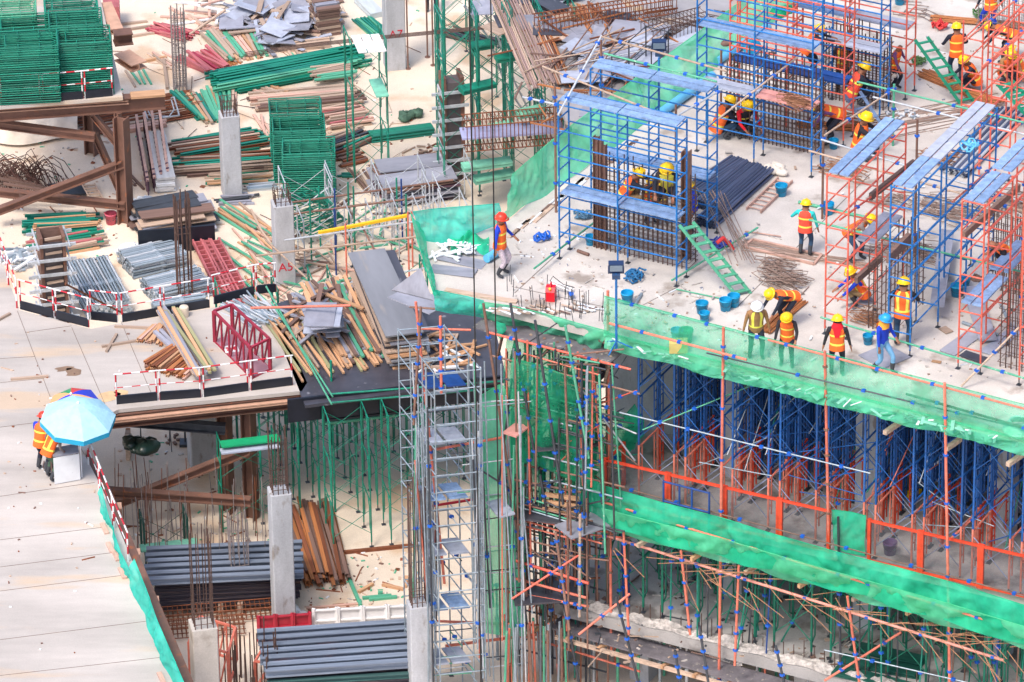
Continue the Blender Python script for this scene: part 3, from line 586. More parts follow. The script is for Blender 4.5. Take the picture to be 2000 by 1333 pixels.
# white topped green scaffold tower and its board
def fr_tower(label, name, O, X, Y, levels, lh, bays, blen, wid, mat, mats2=None, z=0, r=.024, rung=3, planks=(), plankmat=None, brace='rail', group=None, rails=(.5, 1.0), bmat=None, jack=True, cat='scaffold', hoop=False, toppost=0):
    """O: pixel or vector of first corner, X run of bays, Y frame width"""
    p = O if isinstance(O, Vector) else W(O[0], O[1], z); t = thing(name, label, cat, p, group); mats2 = mats2 or [mat] * levels; jh = .18 if jack else 0
    for L in range(levels):
        mm = mats2[L % len(mats2)]
        for b in range(bays + 1):
            m = MB(); q = p + X * (b * blen) + UP * (jh + L * lh)
            tp = lh - .02 + (toppost if L == levels - 1 else 0)
            m.tube(q, q + UP * tp, r, 6); m.tube(q + Y * wid, q + Y * wid + UP * tp, r, 6)
            for k in range(rung):
                zz = UP * (lh * (k + 1) / rung - .06); m.tube(q + zz, q + Y * wid + zz, r * .85, 5)
            if hoop:
                for s0, s1 in ((0, 1), (1, -1)): m.path([q + Y * wid * s0 + UP * .25, q + Y * (wid * s0 + s1 * .22) + UP * .4, q + Y * (wid * s0 + s1 * .22) + UP * (lh - .3), q + Y * (wid * s0 + s1 * .4) + UP * (lh - .08)], r * .7, 5)
            part(t, 'frame', m, mm)
        for b in range(bays):
            for s in (0, 1):
                q = p + X * (b * blen) + Y * wid * s + UP * (jh + L * lh)
                if brace == 'rail':
                    for f in rails: m = MB(); m.tube(q + UP * lh * f - UP * .05, q + X * blen + UP * lh * f - UP * .05, r * .85, 5); part(t, 'ledger', m, bmat or mm)
                else:
                    m = MB(); m.tube(q + UP * .3, q + X * blen + UP * (lh - .3), r * .45, 4); m.tube(q + UP * (lh - .3), q + X * blen + UP * .3, r * .45, 4); part(t, 'cross_brace', m, bmat or mm)
    if jack:
        for b in range(bays + 1):
            for s in (0, 1):
                q = p + X * (b * blen) + Y * wid * s; m = MB(); m.tube(q, q + UP * jh, r * .7, 5); m.obox(q + UP * .006, X * .13, Y * .13, UP * .012); part(t, 'base_jack', m, dark)
    for (b, zz, pm) in planks:
        q = p + X * (b * blen) + UP * (zz + jh)
        for s in (.26, .74):
            m = MB(); m.obox(q + X * blen / 2 + Y * wid * s + UP * .03, X * (blen - .04), Y * (wid * .4), UP * .05); part(t, 'platform_board', m, pm)
    return t
fr_tower('tall open green scaffold tower with white boards on top beside column A7', 'scaffold_tower', (694, 357), LX, LY, 3, 1.72, 1, 1.15, 1.35, green, rung=1, brace='x', hoop=True, jack=False)
r = thing('board_cover', 'three white boards laid side by side on top of the open green tower', 'board', W(722, 84, 5.0))
for i in range(3):
    m = MB(); a = W(700 + i * 19, 103 + -i * 1.2, 5.15); m.obox(a + LX * .14 + LY * .6, LX * .28, LY * 1.3, UP * .03); part(r, 'board', m, white)
m = MB(); m.obox(W(740, 172, 3.5), LX * .42, LY * 1.3, UP * .05); solo('platform_board', 'pale green board tilted inside the open green tower', 'board', m, greenbd, W(740, 172, 3.5))
# long cables / rods across
m = MB()
for k in range(4): m.path([W(478, 112 - 3 * k, .6 + .05 * k), W(600, 92 - 2 * k, 2.6), W(760, 75 - 2 * k, 4.5), W(920, 60 - 2 * k, 6), W(1010, 50 - 2 * k, 6.2)], .02, 4)
solo('rod_bundle', 'long thin dark rods stretched over the white topped tower', 'rods', m, rebar, W(700, 85, 3))
# plywood piles (730-885, 340-400)
pile('plywood_sheet', 'wide dark plywood sheet in the flat stack behind the silver scaffold row', 'plywood', 'wide plywood stack behind silver row', 'box', [ply, purple, ply, woodd], 22, 2, (735, 384), (880, 362), 0, (.95, .04), 1.0, .06, .1, .05, .15, lay=.08)
# buckets, misc on floor
def bucket(px, py, z, label, mat=cyanp, s=1.0, cat='bucket', group=None, name='bucket'):
    p = W(px, py, z); r = thing(name, label, cat, p, group); m = MB(); m.lathe([(0, .01), (.12 * s, .01), (.15 * s, .3 * s), (.158 * s, .3 * s), (.158 * s, .27 * s)], 14, p); m.lathe([(.135 * s, .3 * s), (.115 * s, .05 * s), (0, .04 * s)], 14, p); part(r, 'tub', m, mat)
    m = MB(); m.path([p + Vector((.155 * s * math.cos(t), -.03 * s - .1 * s * math.sin(t), .27 * s - .14 * s * math.sin(t))) for t in [i * math.pi / 6 for i in range(7)]], .006, 4); part(r, 'handle', m, dark); return r
bucket(217, 437, 0, 'pink bucket full of blue scraps near the brown steel post', M('pink_plastic', (200, 90, 110), .5, 0, .1, 3, 0), 1.3)
# timber and tubes on the steel deck
pile('steel_channel', 'short rusty channel in the small fan near the middle of the deck', 'channel', 'short channels, small fan on the deck', 'channel', [woodo, orangest, woodp], 12, 7, (316, 640), (290, 674), ZL, (.08, .07), .1, .04, .05, fan=.35)
pile('steel_channel', 'rusty channel in the larger pile at the deck edge railing', 'channel', 'rusty channels, larger pile at deck edge', 'channel', [orangest, woodo, rust, woodp, orangest], 34, 14, (372, 692), (318, 734), ZL, (.08, .08), .1, .05, .06, fan=.18)
pile('timber', 'long plank laid across the deck over the rusty channels', 'timber', 'long planks across the deck', 'box', [wood, steelpipe, woodo, M('olive', (152, 150, 112), .7, 0, .2, 3, .1), wood, ply], 15, 5, (322, 606), (408, 738), ZL + .25, (.1, .06), .14, .03, .05)
pile('timber', 'grey timber fanned left of the long planks on the deck', 'timber', 'grey timbers under the long planks', 'box', [ply, woodd, wood], 8, 5, (322, 648), (360, 690), ZL + .02, (.12, .1), .16, .06, .15)
for i, (a, b, l) in enumerate([((224, 640), (294, 643), 'brown timber lying level on the deck below the black toe boards'), ((199, 679), (272, 667), 'brown timber lying on the deck crossed by a shorter one'), ((208, 689), (228, 655), 'short brown timber crossing the longer one on the deck'), ((21, 743), (95, 737), 'single brown timber on the deck above the rainbow umbrella'), ((-5, 628), (20, 615), 'short brown timber at the left edge of the deck')]):
    pile('timber', l, 'timber', None, 'box', [wood], 1, 1, a, b, ZL, (.08, .07), .1, 0, 0, 0, 0)
m = MB(); m.lathe([(0, .34), (.13, .34), (.14, .3), (.14, .0)], 14, W(360, 618, ZL)); solo('concrete_cylinder', 'small cream concrete cylinder standing beside the black toe board', 'cylinder', m, M('cream', (222, 206, 186), .8, 0, .1, 4, 0), W(360, 618, ZL))
pile('scaffold_frame_tube', 'silver scaffold tube in the tangled pile behind the maroon basket', 'tube', 'silver tubes behind the basket', 'pipe', [pale, silver], 34, 12, (455, 590), (535, 640), ZL + .0, (.06, .06), .11, .08, .3, .04, .3, lay=.05)
# maroon basket
def basket(label, name, pts, z, h, mat, r=.04, floor=None, ndiag=4, endh=None):
    P = [W(x, y, z) for x, y in pts]; t = thing(name, label, 'steel basket', P[0])
    for i in range(4):
        m = MB(); m.beam(P[i], P[(i + 1) % 4], r * 2, r * 2); part(t, 'base_rail', m, mat); m = MB(); m.beam(P[i] + UP * h, P[(i + 1) % 4] + UP * h, r * 2, r * 2); part(t, 'top_rail', m, mat)
        m = MB(); m.beam(P[i], P[i] + UP * (h + (.15 if endh else 0)), r * 2.6, r * 2.6, FD); part(t, 'post', m, mat)
    for a, b in ((0, 1), (3, 2)):
        for k in range(ndiag):
            m = MB(); q0 = P[a].lerp(P[b], (k + .1) / ndiag); q1 = P[a].lerp(P[b], (k + .9) / ndiag) + UP * h; m.beam(q0, q1, r * 1.3, r * 1.3); part(t, 'diagonal', m, mat)
            m = MB(); q = P[a].lerp(P[b], (k + 1) / ndiag); 
            if k < ndiag - 1: m.beam(q, q + UP * h, r * 1.4, r * 1.4, FD); part(t, 'post', m, mat)
    if floor: m = MB(); m.slab(P, z + .02, z + .05); part(t, 'floor', m, floor)
    return t
bk = basket('maroon steel lifting basket lying open on the deck beside the railing', 'lifting_basket', [(420, 668), (492, 740), (528, 722), (455, 655)], ZL, 1.05, maroon, .035, M('mauve_sheet', (150, 112, 124), .6, 0, .2, 2, 0), 5)
m = MB(); c = W(452, 682, ZL + .055); m.obox(c, LX * .42, LY * .42, UP * .012); part(bk, 'sign_plate', m, white)
m = MB(); m.obox(c + UP * .01, LX * .3 + LY * .16, (LY * .07 - LX * .035), UP * .012); m.obox(c + UP * .011, LX * .3 - LY * .16, (LY * .07 + LX * .035), UP * .012); part(bk, 'red_cross_mark', m, redw)
basket('orange steel basket tilted against the lower left concrete column', 'lifting_basket', [(372, 1318), (448, 1340), (462, 1290), (392, 1268)], .9, 1.1, salmon, .03, None, 4)
basket('orange steel basket lying over the dark beam stack at the bottom', 'lifting_basket', [(500, 1345), (640, 1352), (660, 1318), (520, 1310)], .5, .9, salmon, .03, None, 4)
# barriers: red and white rails with black toe boards
def barrier(label, pts, z, h=1.0, toe=True, group=None, post2=None, mid=True):
    t = thing('barrier_rail', label, 'barrier', W(*pts[0], z), group)
    for i in range(len(pts) - 1):
        a, b = W(*pts[i], z), W(*pts[i + 1], z); n = 5
        m = MB()
        for k in range(n): m.tube(a.lerp(b, k / n) + UP * h, a.lerp(b, (k + 1) / n) + UP * h, .024, 6, k % 2)
        part(t, 'top_rail', m, [white, redw])
        if mid:
            m = MB()
            for k in range(n): m.tube(a.lerp(b, k / n) + UP * h * .55, a.lerp(b, (k + 1) / n) + UP * h * .55, .015, 6, (k + 1) % 2)
            part(t, 'mid_rail', m, [white, redw])
        for q in ([a.lerp(b, .04), a.lerp(b, .96)]):
            m = MB()
            for k in range(4): m.tube(q + UP * h * k / 4, q + UP * h * (k + 1) / 4, .026, 6, (k + i) % 2)
            part(t, 'post', m, [white, redw])
        if toe:
            m = MB(); m.beam(a.lerp(b, .03) + UP * .14, b.lerp(a, .03) + UP * .14, .05, .28); part(t, 'toe_board', m, black)
    return t
barrier('red and white railing with black toe boards in front of the stacked frames', [(0, 205), (82, 200), (165, 193), (222, 187)], ZL)
barrier('red and white railing with dark toe board along the back of the deck', [(38, 603), (108, 622), (176, 640)], ZL, 1.0)
barrier('red and white railing in front of the silver props seen end on', [(176, 624), (232, 630)], ZL, 1.0)
barrier('red and white railing along the front of the sideways silver props', [(236, 630), (318, 616), (412, 600)], ZL, 1.0)
barrier('red and white railing behind the maroon basket', [(415, 595), (500, 574), (540, 570)], ZL, 1.0)
barrier('white railing with black toe board along the front edge of the deck', [(225, 790), (310, 782), (395, 776), (488, 763), (574, 752)], ZL, 1.0)
barrier('red and white railing on the left edge of the deck running backwards', [(0, 512), (16, 555), (34, 604)], ZL, 1.0, False)
# deck edge railing and turquoise net, lower left
barrier('red and white railing slanting down beside the turquoise net on the deck edge', [(172, 905), (195, 962), (222, 1030), (252, 1100)], ZL, 1.0, False)
def net(label, name, top, bot, mat, amp=.06, nu=60, nv=8, wob=1.0, group=None, seed=0, cat='safety net', hem=.012):
    def pl(pts, u):
        n = len(pts) - 1; k = min(int(u * n), n - 1); return pts[k].lerp(pts[k + 1], u * n - k)
    T = [W(*p) for p in top]; B = [W(*p) for p in bot]
    def f(u, v):
        a = pl(T, u); b = pl(B, u); p = a.lerp(b, v); d = (B[-1] - B[0]); nn = Vector((d.y, -d.x, 0)).normalized(); q_ = Vector((u * d.length * 1.6 + seed * 7, v * 2.4 + u * d.length * .8, seed)); cr = abs(mn.noise(q_)) * 1.5 + abs(mn.noise(q_ * 2.7)) * .9 - .45
        s = math.sin(math.pi * v) ** .7 if v > 0 else 0
        ph = u * (B[-1] - B[0]).length
        return p + (nn * .8 - UP * .5 * v) * (.5 * amp + .045) * s * cr * 1.6 + nn * amp * (s * (math.sin(ph * 1.9 * wob + seed) + .5 * math.sin(ph * 5.3 * wob + v * 3 + seed) + .28 * math.sin(ph * 13 + v * 7 + seed) + .2 * math.sin(v * 9 + ph * 3)) + .5 * v * math.sin(ph * 3.1 + seed)) + UP * (amp * .5 * v * math.sin(ph * 2.7 * wob + seed))
    m = MB(); m.grid(f, int(nu * 1.8), max(10, nv * 2)); o = solo(name, label, cat, m, mat, T[0], group)
    m = MB(); m.path([f(i / nu, 0) for i in range(nu + 1)], hem, 4); h = link('top_hem', m.mesh('top_hem', mat, T[0]), o)
    return o
net('turquoise net sheet along the upper part of the left deck edge', 'safety_net', [(197, 950, ZL + .5), (212, 1010, ZL + .45), (236, 1080, ZL + .4), (256, 1120, ZL + .3)], [(198, 1010, ZL - .1), (215, 1045, ZL - .1), (235, 1100, ZL - .1), (252, 1140, ZL - .1)], ng2, .05, 30, 5, seed=2)
net('turquoise net sheet along the lower part of the left deck edge', 'safety_net', [(262, 1092, ZL + .7), (286, 1152, ZL + .7), (306, 1210, ZL + .7), (330, 1265, ZL + .7), (362, 1340, ZL + .7)], [(256, 1150, ZL), (283, 1210, ZL), (303, 1262, ZL), (325, 1310, ZL), (350, 1372, ZL)], ng2, .07, 50, 6, seed=1)
for i, (x, y) in enumerate([(203, 1033), (214, 1070), (225, 1085), (238, 1120), (315, 1325)]): pile('timber', 'brown block lying along the deck side of the turquoise net', 'timber', 'brown blocks beside the turquoise net', 'box', [woodp], 1, 1, (x - 4, y - 10), (x + 6, y + 12), ZL, (.14, .05), .1, 0, 0)
# umbrellas
def umbrella(label, px, py, z, h, R, mats, val, tilt, rot=0, rise=.55):
    p = W(px, py, z); t = thing('umbrella', label, 'umbrella', p); n = 8; top = p + UP * h; T = Matrix.Rotation(tilt[0], 3, 'X') @ Matrix.Rotation(tilt[1], 3, 'Y') @ Matrix.Rotation(rot, 3, 'Z')
    pt = lambda r, k, zz: top + T @ Vector((r * math.cos(2 * math.pi * k / n), r * math.sin(2 * math.pi * k / n), zz))
    m = MB(); m.tube(p, top, .022, 8); part(t, 'pole', m, white)
    m = MB()
    for k in range(n):
        for j in range(5):
            r0_, r1_ = R * j / 5, R * (j + 1) / 5; z0_ = -rise * (j / 5) ** 1.6; z1_ = -rise * ((j + 1) / 5) ** 1.6
            m.add([pt(r0_, k, z0_), pt(r1_, k, z1_), pt(r1_, k + 1, z1_), pt(r0_, k + 1, z0_)], [[0, 1, 2, 3]], k % len(mats), False)
    part(t, 'canopy', m, mats)
    m = MB()
    for k in range(n):
        for j in range(4):
            a = pt(R, k, -rise).lerp(pt(R, k + 1, -rise), j / 4); b = pt(R, k, -rise).lerp(pt(R, k + 1, -rise), (j + 1) / 4); dn = T @ Vector((0, 0, -.17)); m.add([a, b, b + dn, a + dn], [[0, 1, 2, 3]])
    part(t, 'valance', m, val)
    for k in range(n):
        m = MB(); m.path([pt(R * j / 5, k, -rise * (j / 5) ** 1.6 - .012) for j in range(6)], .009, 4); part(t, 'rib', m, white)
    m = MB(); m.lathe([(0, .07), (.03, .05), (.04, 0)], 8, top); part(t, 'finial', m, white)
lb = M('pale_blue_cloth', (160, 206, 226), .7, 0, .12, 5, 0, .1); lbd = M('turquoise_cloth', (30, 160, 200), .6, 0, .1, 5, 0)
rb = [M('umb_%s' % n, c, .6, 0, .05, 3, 0) for n, c in (('blue', (40, 60, 190)), ('red', (200, 60, 60)), ('green', (40, 140, 90)), ('orange', (230, 160, 110)))]
umbrella('large pale blue umbrella with turquoise edge over two workers on the deck', 160, 932, ZL, 2.45, 1.1, [lb], lbd, (.14, .06), .2)
umbrella('rainbow umbrella half hidden behind the pale blue one', 145, 890, ZL, 2.05, .78, rb, rb[0], (.2, -.1), .1, .42)
t = thing('site_table', 'white board fronted table under the pale blue umbrella', 'table', W(131, 945, ZL)); a = W(107, 947, ZL); b = W(157, 938, ZL)
m = MB(); m.beam(a + UP * .45, b + UP * .45, .03, .85); part(t, 'front_board', m, M('worn_white_board', (220, 222, 226), .5, 0, .06, 3, 0, rust=(70, 70, 80), rustamt=.02))
m = MB(); m.slab([a + UP * .9, b + UP * .9, b + LY * .5, a + LY * .5], ZL + .9, ZL + .93); part(t, 'top', m, ply)
for q in (a, b): m = MB(); m.beam(q + LY * .45, q + LY * .45 + UP * .9, .05, .05, FD); part(t, 'leg', m, woodd)
sackm('black_bag', 'black plastic bag hanging at the deck corner beside the umbrella', 'bag', 262, 880, 2.7, .75, M('black_plastic', (18, 40, 36), .35, 0, .3, 4, 0, .3), 4)
pile('steel_channel', 'rusty channel stood upright under the deck corner', 'channel', 'rusty channels under the deck corner', 'box', [orangest, wood], 7, 7, (247, 893), (256, 893), .0, (.05, .9), .06, 0, 0, 0, 0)
# floor under the left deck
def stand(label, px, py, z, h=.9):
    p = W(px, py, z); r = thing('trestle', label, 'trestle', p)
    for s in (-.45, .45):
        for u in (-1, 1): m = MB(); m.tube(p + LX * s + LY * u * .2, p + LX * s + UP * h, .015, 5); part(r, 'leg', m, dark)
    m = MB(); m.tube(p - LX * .45 + UP * h, p + LX * .45 + UP * h, .015, 5); part(r, 'bar', m, dark)
stand('thin black trestle standing on the shaded floor', 305, 880, 0)
m = MB(); p = W(362, 868, 0); m.box(p + UP * .05, (.34, .4, .1)); m.tube(p, p + UP * .55, .03); m.path([p + UP * .5, p + Vector((.1, 0, .65)), p + Vector((.2, 0, .5))], .02); solo('floor_clamp', 'small black clamp machine on the shaded floor', 'machine', m, dark, p)
heap('debris_clod', 'brown clod of debris on the shaded floor', 'debris', 'debris clods on the shaded floor', 'box', [woodd], 8, 325, 862, 0, .6, .4, (.05, .15), (.08, .05), .03)
# thin starter rods field (220-530, 900-1090)
t = thing('starter_bars', 'field of thin pale rods rising from the pit floor under the deck', 'rebar', W(380, 1010, 0))
for i in range(95):
    x, y = (ru(225, 530), ru(1000, 1150)); q = W(x, y, 0); m = MB(); m.tube(q, q + Vector((ru(-.12, .12), ru(-.1, .1), ru(1.2, 2.6))), .012, 4); part(t, 'bar', m, rebarg if i % 3 else rust)
t = rebars('column cage of tall dark rebar behind the small pit scaffold', 12, 470, 1175, 0, 3.2, .5, .5, rebarg, .018, 3)
fr_tower('small dark green trestle frame in the pit with a pale green board', 'scaffold_trestle', (285, 1105), LX, LY, 1, 1.5, 1, 1.3, .8, M('dark_green_paint', (20, 74, 66), .5, 0, .3, 4, 0), rung=1, brace='x', hoop=True, jack=False, planks=())
m = MB(); m.obox(W(330, 1065, .7), LX * 1.7, LY * .4, UP * .05); solo('platform_board', 'pale green board tilted in the pit in front of the dark trestle frame', 'board', m, greenbd, W(330, 1065, .7))
fr_tower('green post scaffold topped by a bright green board beside the tall column', 'scaffold_tower', (436, 1040), LX, LY, 2, 1.6, 1, 1.65, .5, green, rung=2, brace='x', jack=False)
m = MB(); m.obox(W(488, 862, 3.35), LX * 1.75, LY * .38, UP * .05); solo('platform_board', 'bright green board on the post scaffold at the deck edge', 'board', m, M('vivid_green', (20, 150, 100), .5, 0, .15, 3, 0), W(488, 862, 3.35))
m = MB(); m.obox(W(488, 876, 3.2), LX * 1.75, LY * .3, UP * .05); solo('platform_board', 'pale board hung just under the bright green board', 'board', m, greyb, W(488, 876, 3.2))
# rusty orange channels
pile('steel_channel', 'rusty orange channel in the fan between the tall column and the pit', 'channel', 'orange channels fanned in the pit', 'channel', [orangest, rust, orangest, woodd], 44, 12, (592, 992), (640, 1148), 0, (.11, .09), .13, .06, .05, .02, .15, fan=-.1)
for i, (a, b, mt) in enumerate([((668, 1096), (706, 1185), 'green brown'), ((700, 1160), (730, 1143), 'short brown'), ((744, 1145), (790, 1155), 'pale brown'), ((738, 1160), (748, 1160), 'tiny green'), ((718, 1174), (778, 1168), 'green'), ((705, 1172), (768, 1166), 'thin green'), ((793, 1150), (796, 1128), 'stub orange')]):
    pile('timber', mt + ' timber lying alone on the sandy pit floor', 'timber', None, 'box', [greenl if 'green' in mt else woodo], 1, 1, a, b, 0, (.1, .08), .1, 0, 0)
m = MB(); m.beam(W(665, 1080, .05), W(812, 1065, .05), .1, .1); solo('timber_sill', 'long rusty sill laid at the feet of the green shores', 'timber', m, rust, W(740, 1070, 0))
# dark beam stacks
jt = M('lit_joist', (112, 122, 138), .5, .1, .35, 2, .25, rust=(96, 104, 124), rustamt=.3); jd = M('joist_steel', (66, 62, 72), .5, .2, .3, 2, .25, rust=(110, 92, 88), rustamt=.4); tb = M('teal_brown', (60, 92, 92), .6, .1, .3, 3, .2)  # top joists paler: light on their upper faces is put into the colour
pile('steel_joist', 'dark steel joist low in the stack left of the tall pale column', 'joist', 'lower joists left of the tall column', 'ibeam', [jd, woodd, tb, jd], 60, 10, (300, 1158), (585, 1144), .25, (.14, .13), .2, .02, .012, .02, .06, lay=.15)
pile('steel_joist', 'grey topped joist lying on the stack left of the tall pale column', 'joist', 'top joists left of the tall column', 'ibeam', [jt], 6, 6, (284, 1112), (592, 1098), 1.2, (.19, .2), .35, .01, .003, .01, .02)
pile('steel_joist', 'dark joist low in the bottom stack right of the orange basket', 'joist', 'lower joists of the bottom stack', 'ibeam', [jd, woodd, tb, jd], 54, 9, (520, 1350), (812, 1332), .3, (.16, .14), .24, .02, .012, .02, .06, lay=.16)
pile('steel_joist', 'grey topped joist on the bottom stack right of the orange basket', 'joist', 'top joists of the bottom stack', 'ibeam', [jt], 7, 7, (508, 1284), (815, 1262), 1.38, (.21, .22), .36, .01, .003, .01, .02)
pile('timber', 'short sleeper under the dark joist stacks', 'timber', 'sleepers under the joists', 'box', [wood], 8, 8, (330, 1200), (335, 1180), .0, (.15, .4), .6, 0, 0)
pile('green_joist', 'dark green tube at the very bottom edge in front of the joists', 'tube', 'green tubes at the bottom edge', 'pipe', [green, teal], 12, 6, (560, 1350), (800, 1338), .6, (.1, .1), .14, .02, .01)
for nm, x0, x1, y0, n, mt, lb_ in (('white', 612, 806, 1238, 4, white, 'white steel form panel in the row on the pit floor'), ('crimson', 505, 608, 1252, 3, M('crimson', (170, 40, 60), .5, 0, .2, 4, 0), 'crimson steel form panel left of the white panels')):
    for k in range(n):
        a = W(x0 + (x1 - x0) * k / n, y0 - 2.5 * k, 0); b = W(x0 + (x1 - x0) * (k + 1) / n - 1, y0 - 2.5 * (k + 1), 0); r = thing('form_panel', lb_, 'formwork panel', a, nm + ' form panels in a row')
        m = MB(); m.beam(a + UP * .42, b + UP * .42, .03, .8); part(r, 'sheet', m, mt)
        for f in (.03, .97): m = MB(); m.beam(a.lerp(b, f) - LY * .05, a.lerp(b, f) - LY * .05 + UP * .88, .06, .1, FD); part(r, 'rib', m, mt)
        for zz in (.1, .45, .8): m = MB(); m.beam(a - LY * .04 + UP * zz, b - LY * .04 + UP * zz, .07, .04); part(r, 'rail', m, mt)
def flat_cage(label, a, b, z, w, h, mat=rebar, n=18, r=.014):
    A, B = W(*a, z), W(*b, z); d = (B - A).normalized(); s = Vector((-d.y, d.x, 0)); t = thing('rebar_cage', label, 'rebar cage', A)
    for sx in (-w / 2, 0, w / 2):
        for sz in (0, h): m = MB(); m.tube(A + s * sx + UP * sz, B + s * sx + UP * sz, r * 1.2, 5); part(t, 'bar', m, mat)
    for k in range(n):
        q = A.lerp(B, (k + .5) / n); m = MB(); c = [q + s * x * w / 2 + UP * zz for x, zz in ((-1, 0), (1, 0), (1, h), (-1, h))]
        for i in range(4): m.tube(c[i], c[(i + 1) % 4], r * .8, 4)
        part(t, 'tie', m, mat)
flat_cage('rusty beam cage lying under the dark joists beside the deck net', (315, 1215), (560, 1195), .1, .5, .35, rust, 26)
flat_cage('rusty beam cage nearest the deck net at the lower left', (325, 1240), (480, 1228), .1, .5, .35, rust, 18)
t = thing('starter_bars', 'upright dark rods among the cages at the bottom left', 'rebar', W(480, 1330, 0))
for i in range(34): q = W(ru(440, 545), ru(1310, 1420), 0); m = MB(); m.tube(q, q + Vector((ru(-.05, .05), 0, ru(1.2, 2.4))), .02, 5); part(t, 'bar', m, rebar)

sackm('net_bundle', 'round bundle of dark green netting behind the green pipe bundle', 'net bundle', 803, 232, 0, .45, M('dull_green_net', (70, 100, 84), .8, 0, .5, 8, 0, .4), 5)
for i, (a, b, n, per, l, g_, mats_) in enumerate([((480, 160), (560, 190), 10, 6, 'short pale plank in the loose fan behind the weathered column', 'planks behind the weathered column', [wood, woodp, woodo]),
    ((505, 225), (525, 275), 4, 2, 'pale panel lying left of the rear frame stack', 'pale panels left of the frame stacks', [woodp, wood]),
    ((655, 320), (712, 305), 14, 7, 'rusty bar in the small pile in front of the dark mixed timber', 'rusty bars before the dark timber', [rust, woodd]),
    ((655, 345), (700, 342), 3, 3, 'dark green bar beside the front frame stack', 'green bars beside the frame stack', [green]),
    ((700, 330), (735, 380), 8, 6, 'thin brown batten between the green scaffold and the plywood stack', 'battens by the plywood stack', [wood, woodd]),
    ((300, 105), (345, 135), 6, 5, 'pale batten on the floor left of the pink ladders', 'battens left of the pink ladders', [wood, woodp]),
    ((430, 400), (540, 470), 12, 7, 'thin batten lying between the pink forms and column A5', 'battens near column A5', [wood, woodo, greenl]),
    ((860, 60), (980, 90), 10, 6, 'dark bar behind the back shoring towers', 'dark bars behind the shoring', [woodd, dark]),
    ((590, 1195), (700, 1190), 3, 3, 'thin bar on the sandy floor behind the white form panels', 'thin bars behind the white panels', [woodp, rust]),
    ((420, 395), (500, 388), 9, 5, 'grey section lying right of the grey plywood stack', 'grey sections by the plywood stack', [ply, dark]),
    ((225, 330), (262, 372), 6, 4, 'brown plank leaning near the foot of the steel post', 'planks near the steel post', [wood, woodd]),
    ((570, 95), (600, 135), 6, 4, 'short green batten below the scrap heap', 'green battens below the scrap heap', [greenl, wood])]):
    pile('batten', l, 'batten', g_, 'box', mats_, n, per, a, b, 0, (.08, .06), .14, .12, .12, .03, .4)
t = thing('loose_rods', 'thin loose rods scattered singly over the sandy left floor', 'rods', W(600, 300, 0)); 
for i in range(70):
    p = W(ru(250, 860), ru(20, 540), .02); a = rnd() * 6.28; m = MB(); m.tube(p, p + Vector((math.cos(a), math.sin(a), 0)) * ru(.5, 2.2) + UP * ru(0, .08), .012, 4); part(t, 'rod', m, [rust, rebar, wood][i % 3])
# ================================================================== SHORING
def tower_proto(label, name, O, X, Y, levels, lh, blen, wid, mats2, group, **k):
    return fr_tower(label, name, O, X, Y, levels, lh, 1, blen, wid, mats2[0], mats2=mats2, brace='x', group=group, **k)
redd = M('deep_orange_paint', (214, 70, 44), .5, 0, .25, 5, .1)
bluedk = M('shoring_blue', (26, 86, 156), .5, 0, .3, 5, .2, rust=(90, 110, 150), rustamt=.25)
G2 = 'blue and orange shoring towers under the top slab'
RW = ['nearest the orange mesh barriers', 'second row behind the mesh barriers', 'third row deep under the top slab', 'fourth row under the top slab', 'rearmost row under the top slab']
bmx = M('brace_silver', (150, 160, 190), .5, .2, .3, 5, .2)
def shore(mats2, lab, grp, loc):
    t = thing('shoring_tower', lab, 'shoring tower', loc, grp); p = loc
    for L in range(3):
        for b in range(2):
            m = MB(); q = p + FD * (b * 1.1) + UP * (.12 + L * 1.58); w = 1.15
            m.tube(q, q + UP * 1.57, .034, 6); m.tube(q + GD * w, q + GD * w + UP * 1.57, .034, 6)
            for s_ in (.2, w - .2): m.tube(q + GD * s_ + UP * .3, q + GD * s_ + UP * 1.5, .022, 5)
            for zz in (1.5, .3) if L else (1.5,): m.tube(q + UP * zz, q + GD * w + UP * zz, .03, 5)
            for zz in (.6, .9, 1.2):
                m.tube(q + UP * zz, q + GD * .2 + UP * zz, .018, 4); m.tube(q + GD * (w - .2) + UP * zz, q + GD * w + UP * zz, .018, 4)
            part(t, 'frame', m, mats2[L])
        for s_ in (0, 1):
            q = p + GD * (1.15 * s_) + UP * (.12 + L * 1.58); m = MB(); m.tube(q + UP * .25, q + FD * 1.1 + UP * 1.35, .014, 4); m.tube(q + UP * 1.35, q + FD * 1.1 + UP * .25, .014, 4); part(t, 'cross_brace', m, bmx if L == 0 else mats2[L])
    for b in range(2):
        for s_ in (0, 1): q = p + FD * b * 1.1 + GD * 1.15 * s_; m = MB(); m.tube(q, q + UP * .12, .02, 5); m.obox(q + UP * .006, FD * .13, GD * .13, UP * .012); part(t, 'base_jack', m, dark)
    return t
base0 = e2 + FD * .7 + GD * .45
salm2 = M('base_frame_salmon', (222, 128, 108), .5, 0, .25, 5, .15)
protos = [shore([salm2, bluedk, bluedk], 'blue tower on salmon frames, ' + RW[0], 'shoring row 1', base0), shore([redd, bluedk, bluedk], 'blue tower on red frames, ' + RW[1], 'shoring row 2', base0 + GD * 1.3), shore([bluedk, bluedk, bluedk], 'all blue shoring tower, ' + RW[3], 'shoring row 4', base0 + GD * 3.9)]
for j in range(5):
    for i in range(12):
        if i == 0 and j in (0, 1, 3): continue
        copy_thing(protos[[0, 1, 2, 2, 2][j]], base0 + FD * (i * 1.45) + GD * (j * 1.3), label=['blue tower on salmon frames, ', 'blue tower on red frames, ', 'all blue shoring tower, '][min(2, j)] + RW[min(j, 4)], group='shoring row %d' % (min(j, 4) + 1))
